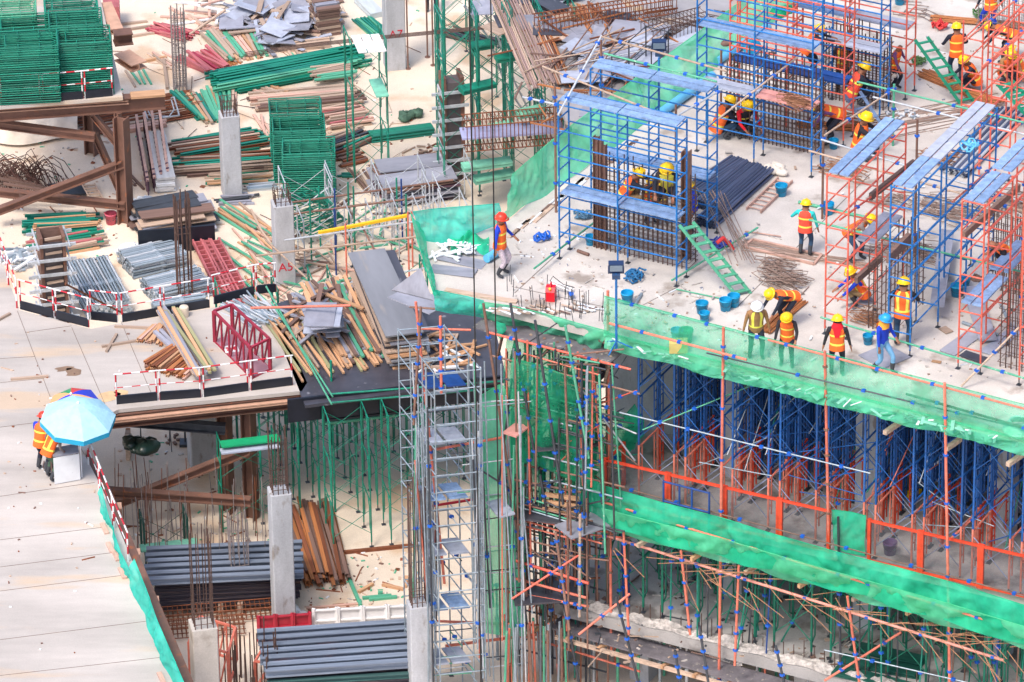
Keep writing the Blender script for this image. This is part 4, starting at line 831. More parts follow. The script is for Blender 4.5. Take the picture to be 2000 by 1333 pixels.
ON = ['leftmost', 'second', 'third', 'fourth', 'fifth', 'sixth', 'seventh', 'eighth', 'ninth', 'tenth', 'eleventh', 'twelfth']
rowo = {}
for o in list(COL.objects):
    if o.name.startswith('shoring_tower') and str(o.get('group', '')).startswith('shoring row'): rowo.setdefault(o['group'], []).append(o)
for g_ in rowo:
    for k_, o in enumerate(sorted(rowo[g_], key=lambda q: q.location.x)): o['label'] = ON[min(k_, 11)] + ' ' + o['label'].replace(', ', ' from the left, ') if k_ else 'leftmost ' + o['label']
G1 = 'green shoring towers on the lower slab'
pr = tower_proto('green shoring tower standing on the lower slab under the middle slab', 'shoring_tower', e1 + FD * .5 + GD * .7, FD, GD, 2, 1.7, 1.15, 1.2, [M('shore_green', (16, 112, 90), .5, 0, .25, 5, .12)], G1, rung=1, hoop=True, r=.036)
base0 = Vector(pr.location)
pr['label'] = 'green shoring tower on the lower slab, front row beside the rubble edge'; pr['group'] = 'lower shoring row 1'
for j in range(4):
    for i in range(10):
        if i == j == 0: continue
        copy_thing(pr, base0 + FD * (i * 1.75 + .5 * (j % 2)) + GD * (j * 2.2), label='green shoring tower on the lower slab, ' + ['front row beside the rubble edge', 'second row from the edge', 'third row from the edge', 'rearmost row'][j], group='lower shoring row %d' % (j + 1))
for j in range(3):
    for i in range(26):
        q = e1 + FD * (-3.2 + i * .78 + ru(-.15, .15)) + GD * (.7 + j * 1.4); q.z = 0; m = MB(); m.tube(q, q + UP * 1.4, .045, 6); m.tube(q + UP * 1.4, q + UP * 2.5, .032, 6); m.tube(q + UP * 1.3, q + UP * 1.42, .06, 6); m.obox(q + UP * 2.51, FD * .16, GD * .16, UP * .02)
        solo('shoring_prop', 'steel prop in the crowded rows under the lower slab', 'prop', m, [silver, greenl, pale, salmon][int(rnd() * 3.4)], q, 'props under the lower slab')
G0 = 'green shoring towers under the black platform'
pr = tower_proto('green shoring tower on the pit floor under the black platform', 'shoring_tower', W(652, 1078, 0), LX, LY, 3, 1.42, 1.15, 1.2, [green], G0, rung=1, hoop=True, jack=True)
base0 = Vector(pr.location)
for j in range(5):
    for i in range(-1, 3):
        if (i == j == 0) or (i < 0 and j == 0) or (i == 2 and j == 0): continue
        copy_thing(pr, base0 + LX * (i * 1.75) + LY * (j * 2.1))
G4 = 'green shoring towers beside the back formwork'
pr = tower_proto('tall green shoring tower behind the cables at the back formwork', 'shoring_tower', W(873, 300, 0), LX, LY, 4, 1.6, 1.15, 1.2, [green, teal], G4, rung=1, hoop=True)
for x, y in [(935, 285), (1000, 300), (872, 215), (935, 205), (868, 140), (925, 130), (985, 220), (870, 390), (938, 375), (1000, 385), (1060, 370), (1050, 300)]: copy_thing(pr, W(x, y, 0))
for x, y in [(797, 135), (835, 112), (846, 128), (858, 120)]: p = W(x, y, 0); m = MB(); m.tube(p, p + UP * 4.5, .03); m.tube(p, p + UP * .02, .1, 8); solo('steel_prop', 'thin dark prop standing alone behind the column marked A7', 'prop', m, brownp, p, 'thin props behind column A7')
for i, (a, b, z) in enumerate([((905, 262), (1002, 240), 2.6), ((903, 325), (998, 312), 1.7), ((925, 350), (1002, 335), 1.2), ((900, 175), (965, 160), 4.0), ((918, 90), (962, 83), 5.0), ((968, 112), (1010, 106), 5.0), ((1010, 222), (1060, 210), 3.4)]):
    m = MB(); m.beam(W(*a, z), W(*b, z), .45, .06); m.beam(W(*a, z) - UP * .1, W(*b, z) - UP * .1, .4, .08); solo('platform_board', 'pale green platform board, %s from the top in the back shoring' % ['fourth', 'sixth', 'lowest', 'third', 'highest', 'second', 'fifth'][i], 'platform', m, [greenbd, greenbd, greenbd, green, green, green, greenbd][i], W(*a, z))
p = W(885, 345, 0); r = thing('column_form', 'brown column form with pale clamps beside the back shoring towers', 'formwork', p)
for sx in (-1, 1): m = MB(); m.obox(p + LX * sx * .3 + UP * 1.9, LX * .12, LY * .7, UP * 3.8); part(r, 'side_board', m, beamb)
m = MB(); m.obox(p + UP * 1.8, LX * .48, LY * .6, UP * 3.6); part(r, 'core', m, M('bare_form', (92, 84, 86)))
for k in range(7):
    zz = UP * (.3 + k * .5)
    m = MB(); m.beam(p - LX * .75 - LY * .4 + zz, p + LX * .5 - LY * .4 + zz, .07, .09); part(r, 'clamp', m, pale); m = MB(); m.beam(p - LX * .42 - LY * .8 + zz, p - LX * .42 + LY * .6 + zz, .06, .08); part(r, 'clamp', m, pale)
flat_cage('large orange brown beam cage over bluish boards beside the back column form', (905, 285), (1105, 268), 2.6, .9, .9, rust, 26, .018)
flat_cage('rusty beam cage crossing the formwork under the top edge', (1045, 62), (1320, 18), 6.15, .55, .5, rust, 34, .018)
flat_cage('rusty wall cage on the grey formwork behind the blue lamp post', (1260, 80), (1380, 50), 6.1, .8, .5, rebar, 16, .015)
m = MB(); m.beam(W(900, 262, 2.9), W(1100, 248, 2.9), .8, .06); solo('platform_board', 'bluish board lying under the orange brown beam cage', 'board', m, M('bluish_board', (160, 165, 205), .6, 0, .2, 3, 0), W(900, 262, 2.9))
pile('steel_tube', 'long brownish tube in the slanting stack on the back formwork', 'tube', 'long tubes on the back formwork', 'rod', [M('dusty_tube', (158, 132, 126), .6, .1, .25, 2, .15), wood], 46, 17, (990, -8), (1068, 175), 6.1, (.055, .055), .075, .02, .01)
pile('steel_tube', 'orange rod in the bundle lying on the grey formwork', 'rod', 'orange rods on grey formwork', 'rod', [orangest], 16, 12, (1140, 8), (1165, 68), 6.12, (.05, .05), .07, .03, .03, fan=-.2)
pile('steel_tube', 'orange brown rod right of the long slanting tubes', 'rod', 'orange rods by the slanting tubes', 'rod', [orangest, rust], 10, 6, (1062, 60), (1110, 172), 6.12, (.05, .05), .08, .03, .04)
heap('plywood_sheet', 'grey plywood sheet strewn on the back formwork near the rebar', 'plywood', 'sheets strewn on the back formwork', 'box', [ply, greyb, ply], 26, 1215, 120, 6.1, 2.4, 4.0, (1.0, 2.0), (1.0, .03), .3, tilt=.08)
heap('rusty_strip', 'rusty strip lying on the back formwork behind the net', 'steel strip', 'rusty strips on the back formwork', 'box', [rust, woodd, orangest], 46, 1200, 150, 6.15, 3.2, 5.5, (.5, 2.6), (.05, .04), .35)
heap('plywood_sheet', 'dusty sheet lying at the very top edge behind the rebar', 'plywood', 'dusty sheets at the top edge', 'box', [plyd, wood, ply], 16, 1070, 12, 6.1, 2.5, 2.2, (.8, 1.8), (.9, .03), .2, tilt=.05)
fr_tower('small dark scaffold with sheets hanging over the back formwork edge', 'scaffold_tower', (1195, 185), GD, FD, 1, 1.4, 2, 1.2, .8, dark, z=6.0, rung=2, jack=False)
pile('timber_pole', 'pale pole propped over the back formwork sheets', 'pole', 'pale poles on back formwork', 'rod', [wood, pale, brownp], 12, 6, (1100, 150), (1260, 60), 6.4, (.05, .05), .35, .15, .5)
m = MB()
for k in range(2): m.path([W(905 + 22 * k, 10 - 20 * k, 6.6), W(955 + 18 * k, 75, 5), W(985 + 20 * k, 160, 3), W(1030 + 10 * k, 230, 1.5)], .04, 6)
solo('striped_stair_rail', 'pair of white and red poles slanting down through the back shoring', 'rail', m, [pale], W(955, 75, 5))
# ---- silver frames in the middle left
S5 = 'low silver frames in the middle of the floor'
for i, (x, y, b, l) in enumerate([(650, 452, 3, 'silver frame scaffold at the back of the cluttered floor middle'), (566, 492, 3, 'silver frame scaffold with yellow beam across the floor middle'), (596, 532, 3, 'silver frame scaffold nearest the black platform'), (560, 455, 1, 'small silver frame scaffold beside the fallen green frames'), (730, 520, 2, 'silver frame scaffold beside the turquoise net corner'), (770, 478, 1, 'small silver frame scaffold close to the turquoise net')]):
    fr_tower(l, 'frame_scaffold', (x, y), LX, LY, 1, 1.7, b, 1.55, 1.2, pale, rung=2, brace='x', rails=(1.0,))
for i, (a, b, z) in enumerate([((560, 420), (830, 385), 1.8), ((555, 470), (830, 430), 1.8), ((500, 500), (820, 462), 1.8), ((540, 400), (885, 352), 1.8), ((640, 560), (850, 520), 1.6), ((520, 470), (660, 600), 1.4), ((700, 430), (770, 560), 1.7)]):
    m = MB(); m.tube(W(*a, z), W(*b, z), .035); solo('scaffold_pole', 'brown pole laid level across the silver frame scaffolds', 'pole', m, [brownp, pale, wood][i % 3], W(*a, z), 'poles across silver frames')
m = MB(); m.beam(W(622, 455, 1.85), W(797, 421, 1.95), .1, .09); solo('yellow_beam', 'yellow painted beam lying across the silver frames', 'beam', m, yellow, W(622, 455, 1.85))
for i in range(12):
    p = W(ru(590, 810), ru(470, 560), 0); m = MB(); m.tube(p, p + UP * ru(2.0, 2.6), .03); solo('steel_prop', 'green or red upright prop among the silver frames', 'prop', m, [green, green, salmon, dblue][i % 4], p, 'upright props among silver frames')
heap('scrap_strip', 'scrap batten strewn among the low silver frames', 'batten', 'scrap among the silver frames', 'box', [wood, woodd, woodp, greenl], 60, 690, 500, 0, 2.4, 3.4, (.8, 2.4), (.07, .05), .3)
heap('scrap_strip', 'scrap batten strewn behind the column marked A5', 'batten', 'scrap behind column A5', 'box', [wood, woodo, woodp, greenl], 34, 505, 515, 0, .8, 2.6, (1.2, 2.8), (.07, .05), .3, ang=-1.1, spread=.7)
# ---- piles on the black platform
_st = pile('plywood_sheet', 'long grey sheet on the tall stack in the middle of the black platform', 'plywood', 'long grey sheets stacked on the platform', 'box', [ply, wood, plyd, woodo, ply, M('form_sheet', (128, 130, 138), .5, 0, .25, .8, .06, .1, rust=(160, 150, 140), rustamt=.25)], 15, 1, (727, 556), (797, 722), ZL, (1.15, .05), 1, .03, .02, .06, .06, lay=.085)
_st[-1].data = unit('box', MATS['form_sheet'])
pile('platform_plank', 'brown plank leaning along the left side of the grey sheet stack', 'plank', 'brown planks beside the sheet stack', 'box', [wood, woodo, woodd, greenl, ply], 40, 10, (630, 560), (712, 706), ZL, (.1, .06), .13, .06, .04)
pile('batten', 'orange or yellow batten lying loose near the railing of the black platform', 'batten', 'loose battens on the platform', 'box', [woodo, M('olive', (152, 150, 112)), wood, woodo], 26, 13, (590, 615), (668, 730), ZL, (.07, .06), .2, .1, .06)
heap('platform_plank', 'weathered plank in the star shaped heap on the black platform', 'plank', 'star shaped plank heap', 'box', [wood, woodd, woodo, ply], 46, 635, 618, ZL, .9, 1.4, (1.6, 2.8), (.12, .05), .9, ang=-1.45, spread=1.5)
pile('plywood_sheet', 'small grey board on top of the star shaped plank heap', 'plywood', 'small boards topping the heap', 'box', [greyb, ply], 16, 2, (632, 612), (636, 655), ZL + .55, (.42, .03), .4, .12, .2, .1, .3, lay=.05)
pile('plywood_sheet', 'large pale grey board crowning the star shaped plank heap', 'plywood', 'large boards crowning the heap', 'box', [greyb, ply], 3, 1, (628, 597), (634, 645), ZL + 1.0, (.9, .03), .5, .08, .3, .05, .2, lay=.04)
heap('batten', 'pale batten scattered right of the grey sheet stack', 'batten', 'battens right of the sheet stack', 'box', [wood, woodo, sack], 34, 850, 690, ZL, 1.1, 1.2, (.6, 1.8), (.09, .05), .2)
pile('plywood_sheet', 'black film sheet stacked at the near foot of the long grey stack', 'plywood', 'black sheets at the stack foot', 'box', [plyd, woodd], 8, 1, (735, 672), (806, 662), ZL, (.7, .05), 1, .02, .03, .05, .1, lay=.07)
pile('plywood_sheet', 'grey plywood triangle lying below the turquoise net corner', 'plywood', None, 'box', [ply], 1, 1, (790, 600), (850, 575), 9.0, (1.6, .03), 1, 0, .2)
m = MB(); m.add([W(765, 568, 10.2), W(845, 588, 11.2), W(822, 525, 11.6), W(765, 568, 10.23) + UP * .03, W(845, 588, 11.23) + UP * .03, W(822, 525, 11.63) + UP * .03], [[0, 1, 2], [3, 5, 4], [0, 3, 4, 1], [1, 4, 5, 2], [2, 5, 3, 0]]); solo('plywood_sheet', 'dark triangular sheet sticking out under the turquoise net corner', 'plywood', m, ply, W(822, 560, 11))
m = MB(); m.tube(W(490, 602, ZL + 1.0), W(685, 597, ZL + 1.5), .04); solo('scaffold_pole', 'long salmon pole laid level above the star shaped heap', 'pole', m, salmon, W(490, 602, ZL + 1))
# ---- silver scaffold tower at the corner
sx_ = Vector((math.cos(math.radians(112)), math.sin(math.radians(112)), 0)); sy_ = Vector((math.cos(math.radians(9)), math.sin(math.radians(9)), 0))
O = W(862, 1420, 0)
silv = M('tower_silver', (146, 160, 172), .4, .3, .3, 5, .1, rust=(150, 130, 120), rustamt=.3)
fr_tower('tall silver frame tower with blue and grey boards at the corner of the building', 'scaffold_tower', O, sx_, sy_, 7, 1.62, 3, .9, 1.3, silv, rung=3, planks=[(1, 1.3, greyb), (1, 3.1, bluebd), (1, 4.9, greyb), (1, 6.7, bluebd), (1, 8.5, greyb), (1, 10.3, dblue)], rails=(.5, 1.0), bmat=silver, r=.022)
def tubes():
    for grp, x0, x1, n in (('left of the silver tower', 822, 868, 22), ('right of the silver tower', 928, 965, 20), ('by the green net wall', 990, 1035, 16)):
        for i in range(n):
            x = ru(x0, x1); zt = ru(6.5, 11.4); p = W(x - zt * 1.5, 1380 - zt * 58 + ru(-40, 15), zt); q = Vector((p.x, p.y, 0)) + Vector((ru(-.25, .35), ru(-.3, .3), ru(0, 4)))
            pole(p, q, ru(.02, .03), [silver, silv, pale, greenl, silver, dark, silver, pale, silv, silver, salmon][i % 11], 'thin upright tube in the crowd ' + grp, 'upright tubes ' + grp, 2 if i % 4 == 0 else 0, name='scaffold_tube')
    for i in range(40):
        x = ru(835, 960); zt = ru(1, 11); p = W(x, 1385 - zt * 60, zt); d = sy_ if i % 3 else sx_; pole(p, p + d * ru(.8, 1.5) + UP * ru(-.05, .05), .018, [silver, pale, dark, greenl][i % 4], 'thin level tube tied to the silver tower', 'level tubes tied to the silver tower', 1 if i % 3 == 0 else 0, name='scaffold_tube')
# ---- nets
net('bright green net along the rear edge of the top slab', 'safety_net', [(1000, 342, 13.15), (1085, 268, 13.15), (1226, 164, 13.15), (1292, 116, 13.15), (1450, 0, 13.15), (1610, -125, 13.15)], [(978, 436, 12.02), (1110, 352, 12.02), (1255, 247, 12.02), (1330, 190, 12.02), (1480, 70, 12.02), (1640, -55, 12.02)], ng1, .09, 90, 10, .6)
net('turquoise net hung across the left corner of the top slab', 'safety_net', [(806, 414, 13.0), (850, 408, 13.0), (900, 404, 13.0), (975, 398, 13.0)], [(826, 470, 12.02), (870, 478, 12.02), (920, 462, 12.02), (985, 438, 12.02)], ng2, .12, 40, 8, seed=3)
net('turquoise net running down the left side of the top slab', 'safety_net', [(802, 416, 13.0), (815, 470, 12.9), (832, 525, 12.7), (842, 560, 12.6), (848, 578, 12.5)], [(830, 462, 12.02), (838, 500, 12.0), (848, 540, 12.0), (852, 562, 12.0), (860, 580, 11.9)], ng3, .05, 40, 6, seed=5)
net('turquoise net bulging round the front left corner of the top slab', 'safety_net', [(846, 566, 12.3), (880, 573, 12.2), (915, 580, 12.2), (945, 588, 12.2)], [(850, 606, 11.4), (880, 614, 11.3), (915, 618, 11.3), (945, 622, 11.3)], ng2, .1, 40, 8, seed=6)
net('bright green net below the front slab edge left of the orange pole', 'safety_net', [(940, 590, 12.1), (1000, 598, 12.1), (1060, 612, 12.1), (1130, 632, 12.1), (1190, 648, 12.1)], [(943, 622, 11.3), (1000, 648, 11.2), (1060, 660, 11.2), (1120, 672, 11.1), (1165, 692, 11.1)], ng1, .12, 60, 8, seed=2)
net('green net tail hanging loose below the slab corner', 'safety_net', [(968, 628, 11.8), (978, 632, 11.8), (987, 634, 11.8)], [(970, 655, 11.3), (977, 664, 11.2), (986, 650, 11.3)], ng3, .05, 12, 5)
for i in range(4):
    xs = [(1180, 1413), (1413, 1611), (1611, 1845), (1845, 2060)][i]; lt = lambda x: 580 + (x - 1187) * .2585; lb2 = lambda x: 682 + (x - 1185) * .2535; lm = lambda x: 640 + (x - 1187) * .256
    w_ = ['leftmost bay between the lamp post and the second orange pole', 'bay in front of the workers in white and yellow helmets', 'bay in front of the workers with red and orange scarves', 'rightmost bay with the white hose coil behind it'][i]
    net('thin green guard net, ' + w_, 'safety_net', [(xs[0] + (xs[1] - xs[0]) * k / 4, lt(xs[0] + (xs[1] - xs[0]) * k / 4), 13.1) for k in range(5)], [(xs[0] + (xs[1] - xs[0]) * k / 4, lm(xs[0] + (xs[1] - xs[0]) * k / 4) + 14, 12.05) for k in range(5)], ng4, .05, 50, 8, seed=i)
    net('sagging catch net, ' + w_, 'safety_net', [(xs[0] + (xs[1] - xs[0]) * k / 4, lm(xs[0] + (xs[1] - xs[0]) * k / 4) + 10, 12.03) for k in range(5)], [(xs[0] + (xs[1] - xs[0]) * k / 4, lb2(xs[0] + (xs[1] - xs[0]) * k / 4), 11.7) for k in range(5)], ng1, .12, 60, 8, seed=i + 3)
T2 = [(1128, 911), (1175, 948), (1290, 981), (1414, 1013), (1500, 1040), (1633, 1078), (1740, 1105), (1850, 1135), (2000, 1182), (2060, 1200)]
B2 = [(1133, 985), (1200, 1030), (1290, 1058), (1407, 1086), (1500, 1112), (1640, 1150), (1745, 1182), (1854, 1214), (2000, 1258), (2060, 1275)]
net('dense green net in the deep gutter along the middle slab edge', 'safety_net', [(x, y, 7.5) for x, y in T2], [(x, y + 3, 6.3) for x, y in B2], ng3, .09, 130, 8, seed=8)
net('paler outer green net hanging from the salmon rail of the middle slab', 'safety_net', [(x, (y * .45 + v * .55), 7.0) for (x, y), (_, v) in zip(T2[1:], B2[1:])], [(x, y + 8, 6.1) for x, y in B2[1:]], ng1, .1, 130, 5, seed=9)
net('green net wall round the left end of the middle slab', 'safety_net', [(1130, 905, 8.3), (1185, 850, 8.3), (1240, 790, 8.3)], [(1150, 968, 6.8), (1200, 915, 6.8), (1262, 850, 6.8)], ng3, .1, 40, 6)
net('green net patch tied on the orange mesh barrier', 'safety_net', [(1624, 996, 8.1), (1660, 1000, 8.1), (1692, 1008, 8.1)], [(1630, 1074, 6.85), (1660, 1082, 6.85), (1690, 1088, 6.85)], ng3, .04, 14, 8)
net('tall green net wall behind the silver towers', 'safety_net', [(935, 775, 9.6), (975, 752, 9.8), (1020, 765, 9.8)], [(945, 1235, 2.2), (980, 1240, 2.2), (1030, 1245, 2.2)], ng1, .15, 30, 30, seed=4)
net('green net wall behind the dark corner poles', 'safety_net', [(1000, 700, 11.2), (1060, 715, 11.2), (1120, 740, 11.2)], [(1000, 900, 7.6), (1060, 915, 7.6), (1130, 940, 7.4)], ng5, .15, 30, 20, seed=7)
net('dark green net hung low at the far end of the middle floor', 'safety_net', [(1120, 790, 9.4), (1180, 800, 9.4), (1245, 815, 9.4)], [(1125, 905, 7.4), (1180, 880, 7.4), (1240, 880, 7.4)], ng5, .12, 24, 10, seed=11)
# crumpled net and white sheets on the corner of the deck
m = MB()
def fc(u, v):
    p = W(880 + 75 * u, 462 + 32 * v + 8 * math.sin(u * 9), 12); return p + UP * (.05 + .25 * abs(math.sin(u * 13 + v * 5)) * math.sin(math.pi * v) * math.sin(math.pi * u))
m.grid(fc, 36, 14); solo('crumpled_net', 'crumpled turquoise net lying on the left corner of the top slab', 'safety net', m, ng3, W(915, 478, 12))
heap('foam_strip', 'white foam strip lying by the crumpled net on the slab corner', 'strip', 'white strips on the slab corner', 'box', [sack, white], 30, 888, 492, 12.03, .7, .6, (.2, .7), (.08, .03), .2)
pile('formwork_sheet', 'grey plywood strip at the left edge of the top slab', 'plywood', 'grey strips at the slab corner', 'box', [ply], 3, 3, (860, 500), (950, 520), 12.01, (.5, .02), .7, .05, .2)
# scraps in the catch net
for i in range(70):
    x = ru(1190, 1990); y = 668 + (x - 1190) * .2545 + ru(-4, 10); p = W(x, y, 12.02); item('net_scrap', 'box', [greenl, greenbd, greenl, greenbd, greenbd, sack, greenl][i % 7], p + UP * .06, rnd() * 3, (ru(.12, .4), ru(.03, .1), .02), 'flat scrap caught in the green net along the front edge', 'scrap', 'scraps in the catch net', pitch=ru(-.3, .3), roll=ru(-.4, .4))
m = MB(); p = W(1325, 685, 12.02); m.box(p + UP * .15, (.5, .35, .3)); solo('cardboard_box', 'small cardboard box behind the thin green net beside the bucket', 'box', m, M('cardboard', (200, 180, 110), .8, 0, .1, 3, 0), p)
bucket(1340, 668, 12, 'green looking bucket behind the net beside the cardboard box', M('green_plastic', (30, 150, 110), .5, 0, .1, 3, 0), 1.3)
bucket(1322, 664, 12, 'pale blue bucket lying behind the green net beside the box', cyanp, 1.1)
m = MB(); p = W(1990, 838, 12.1)
for k in range(9): m.path([p + FD * ((.42 - k * .02) * math.cos(t)) + GD * ((.42 - k * .02) * math.sin(t)) + UP * (.03 * k) for t in [j * math.pi / 12 for j in range(25)]], .028, 5)
solo('hose_coil', 'thick white hose coil hanging behind the net at the right edge', 'hose', m, M('pale_hose', (190, 225, 215), .5, 0, .1, 3, 0), p)
# ---- orange mesh barriers on the middle slab
xs = [1180, 1305, 1414, 1522, 1621, 1694, 1797, 1914, 2040]; yt = lambda x: 898 + (x - 1180) * .2325
mesh_m = netmat('grey_wire_mesh', (150, 150, 160), .22)
for i in range(len(xs) - 1):
    if i == 4: continue
    x0, x1 = xs[i] + 3, xs[i + 1] - 3; a = W(x0, yt(x0) + 80, Z2); b = W(x1, yt(x1) + 80, Z2); t = thing('mesh_barrier', 'orange framed mesh barrier on the middle slab, %s from the left' % ['first', 'second', 'third', 'fourth', '', 'fifth', 'sixth', 'rightmost but one', ][i] if i < 7 else 'orange framed mesh barrier on the middle slab at the right picture edge', 'barrier', a, None)
    for zz in (.06, 1.32): m = MB(); m.beam(a + UP * zz, b + UP * zz, .06, .07); part(t, 'rail', m, redd)
    for q in (a, b): m = MB(); m.beam(q, q + UP * 1.38, .09, .09, FD); part(t, 'post', m, redd)
    m = MB(); m.add([a + UP * .08, b + UP * .08, b + UP * 1.3, a + UP * 1.3], [[0, 1, 2, 3]]); part(t, 'mesh', m, mesh_m)
m = MB(); a = W(1180, 985, Z2); b = a + GD * 1.2; t = thing('mesh_barrier', 'orange end barrier turning the corner of the middle slab', 'barrier', a)
for q in (a, b): m = MB(); m.beam(q, q + UP * 1.38, .09, .09, FD); part(t, 'post', m, redd)
for zz in (.1, 1.32): m = MB(); m.beam(a + UP * zz, b + UP * zz, .06, .07); part(t, 'rail', m, redd)
t = thing('leaning_trestle', 'blue steel frame leaning on the orange mesh barrier', 'frame', W(1300, 1015, Z2)); a = W(1296, 1015, Z2) ; b = W(1385, 1038, Z2)
for q in (a, b, a.lerp(b, .35), a.lerp(b, .62)): m = MB(); m.tube(q, q + UP * 1.25, .03); part(t, 'post', m, dblue)
for zz in (.6, 1.22): m = MB(); m.tube(a + UP * zz, b + UP * zz, .03); part(t, 'rail', m, dblue)
bucket(1738, 1082, Z2, 'purple bucket standing behind the orange mesh barrier', M('purple_plastic', (110, 80, 130), .5, 0, .1, 3, 0), 1.3)
sackm('plastic_sack', 'yellow sack lying beside a column on the middle floor', 'sack', 1785, 968, Z2, .4, yellow, 2); sackm('plastic_sack', 'olive sack lying left of the yellow sack on the middle floor', 'sack', 1752, 965, Z2, .5, M('olive', (152, 150, 112)), 2)
# ---- facade poles
def couplers(o, p, q, n, mat=None):
    p = Vector(p); q = Vector(q)
    for k in range(n):
        c = p.lerp(q, (k + .6 + ru(-.25, .25)) / n); m = MB(); m.obox(c, FD * .1, GD * .1, UP * .07); m.tube(c - FD * .08, c + FD * .08, .02, 5); part(o, 'coupler', m, mat or bluec)
def pole(p, q, r, mat, label, group=None, nc=0, cm=None, name='scaffold_pole'):
    m = MB(); m.tube(p, q, r, 7); o = solo(name, label, 'pole', m, mat, p, group)
    if nc: couplers(o, p, q, nc, cm)
    return o
def vp(x1, y1, z1, x2, y2, k=61.0): return W(x1, y1, z1), W(x2, y2, z1 - (y2 - y1) / k)
for i, (x1, y1, x2, y2, l) in enumerate([(1187, 568, 1194, 1275, 'orange scaffold pole left of the flood lamp, tallest at the front'), (1413, 640, 1404, 1345, 'orange scaffold pole in front of the worker in brown'), (1611, 686, 1619, 1075, 'orange scaffold pole in front of the worker with the red scarf'), (1845, 748, 1855, 1345, 'orange scaffold pole near the right edge crossing both nets')]):
    p, q = vp(x1, y1, 13.25, x2, y2); pole(p, q, .042, salmon, l, None, 7, bluec if i % 2 else brownp)
for i, (x1, y1, x2, y2, mt, l) in enumerate([(1218, 1040, 1228, 1240, salmon, 'pink pole below the corner of the middle slab'), (1330, 1075, 1348, 1240, salmon, 'leaning salmon pole below the third barrier'), (1443, 1105, 1435, 1300, salmon, 'salmon pole on the lower slab edge under the net'), (1655, 1165, 1680, 1345, salmon, 'leaning salmon pole at the lower right'), (1637, 1010, 1642, 1345, dark, 'dark pole beside the green net patch'), (1203, 1165, 1250, 1345, dark, 'dark pole leaning at the foot of the lower slab'), (1366, 1225, 1386, 1350, dark, 'dark pole end rising over the rubble ridge'), (1515, 1262, 1535, 1350, dark, 'short dark pole end at the bottom edge'), (1318, 1270, 1330, 1345, dark, 'small dark pole end under the walkway')]):
    p, q = vp(x1, y1, 6.2 if y1 > 1020 else 8, x2, y2); pole(p, q, .038, mt, l, None, 4)
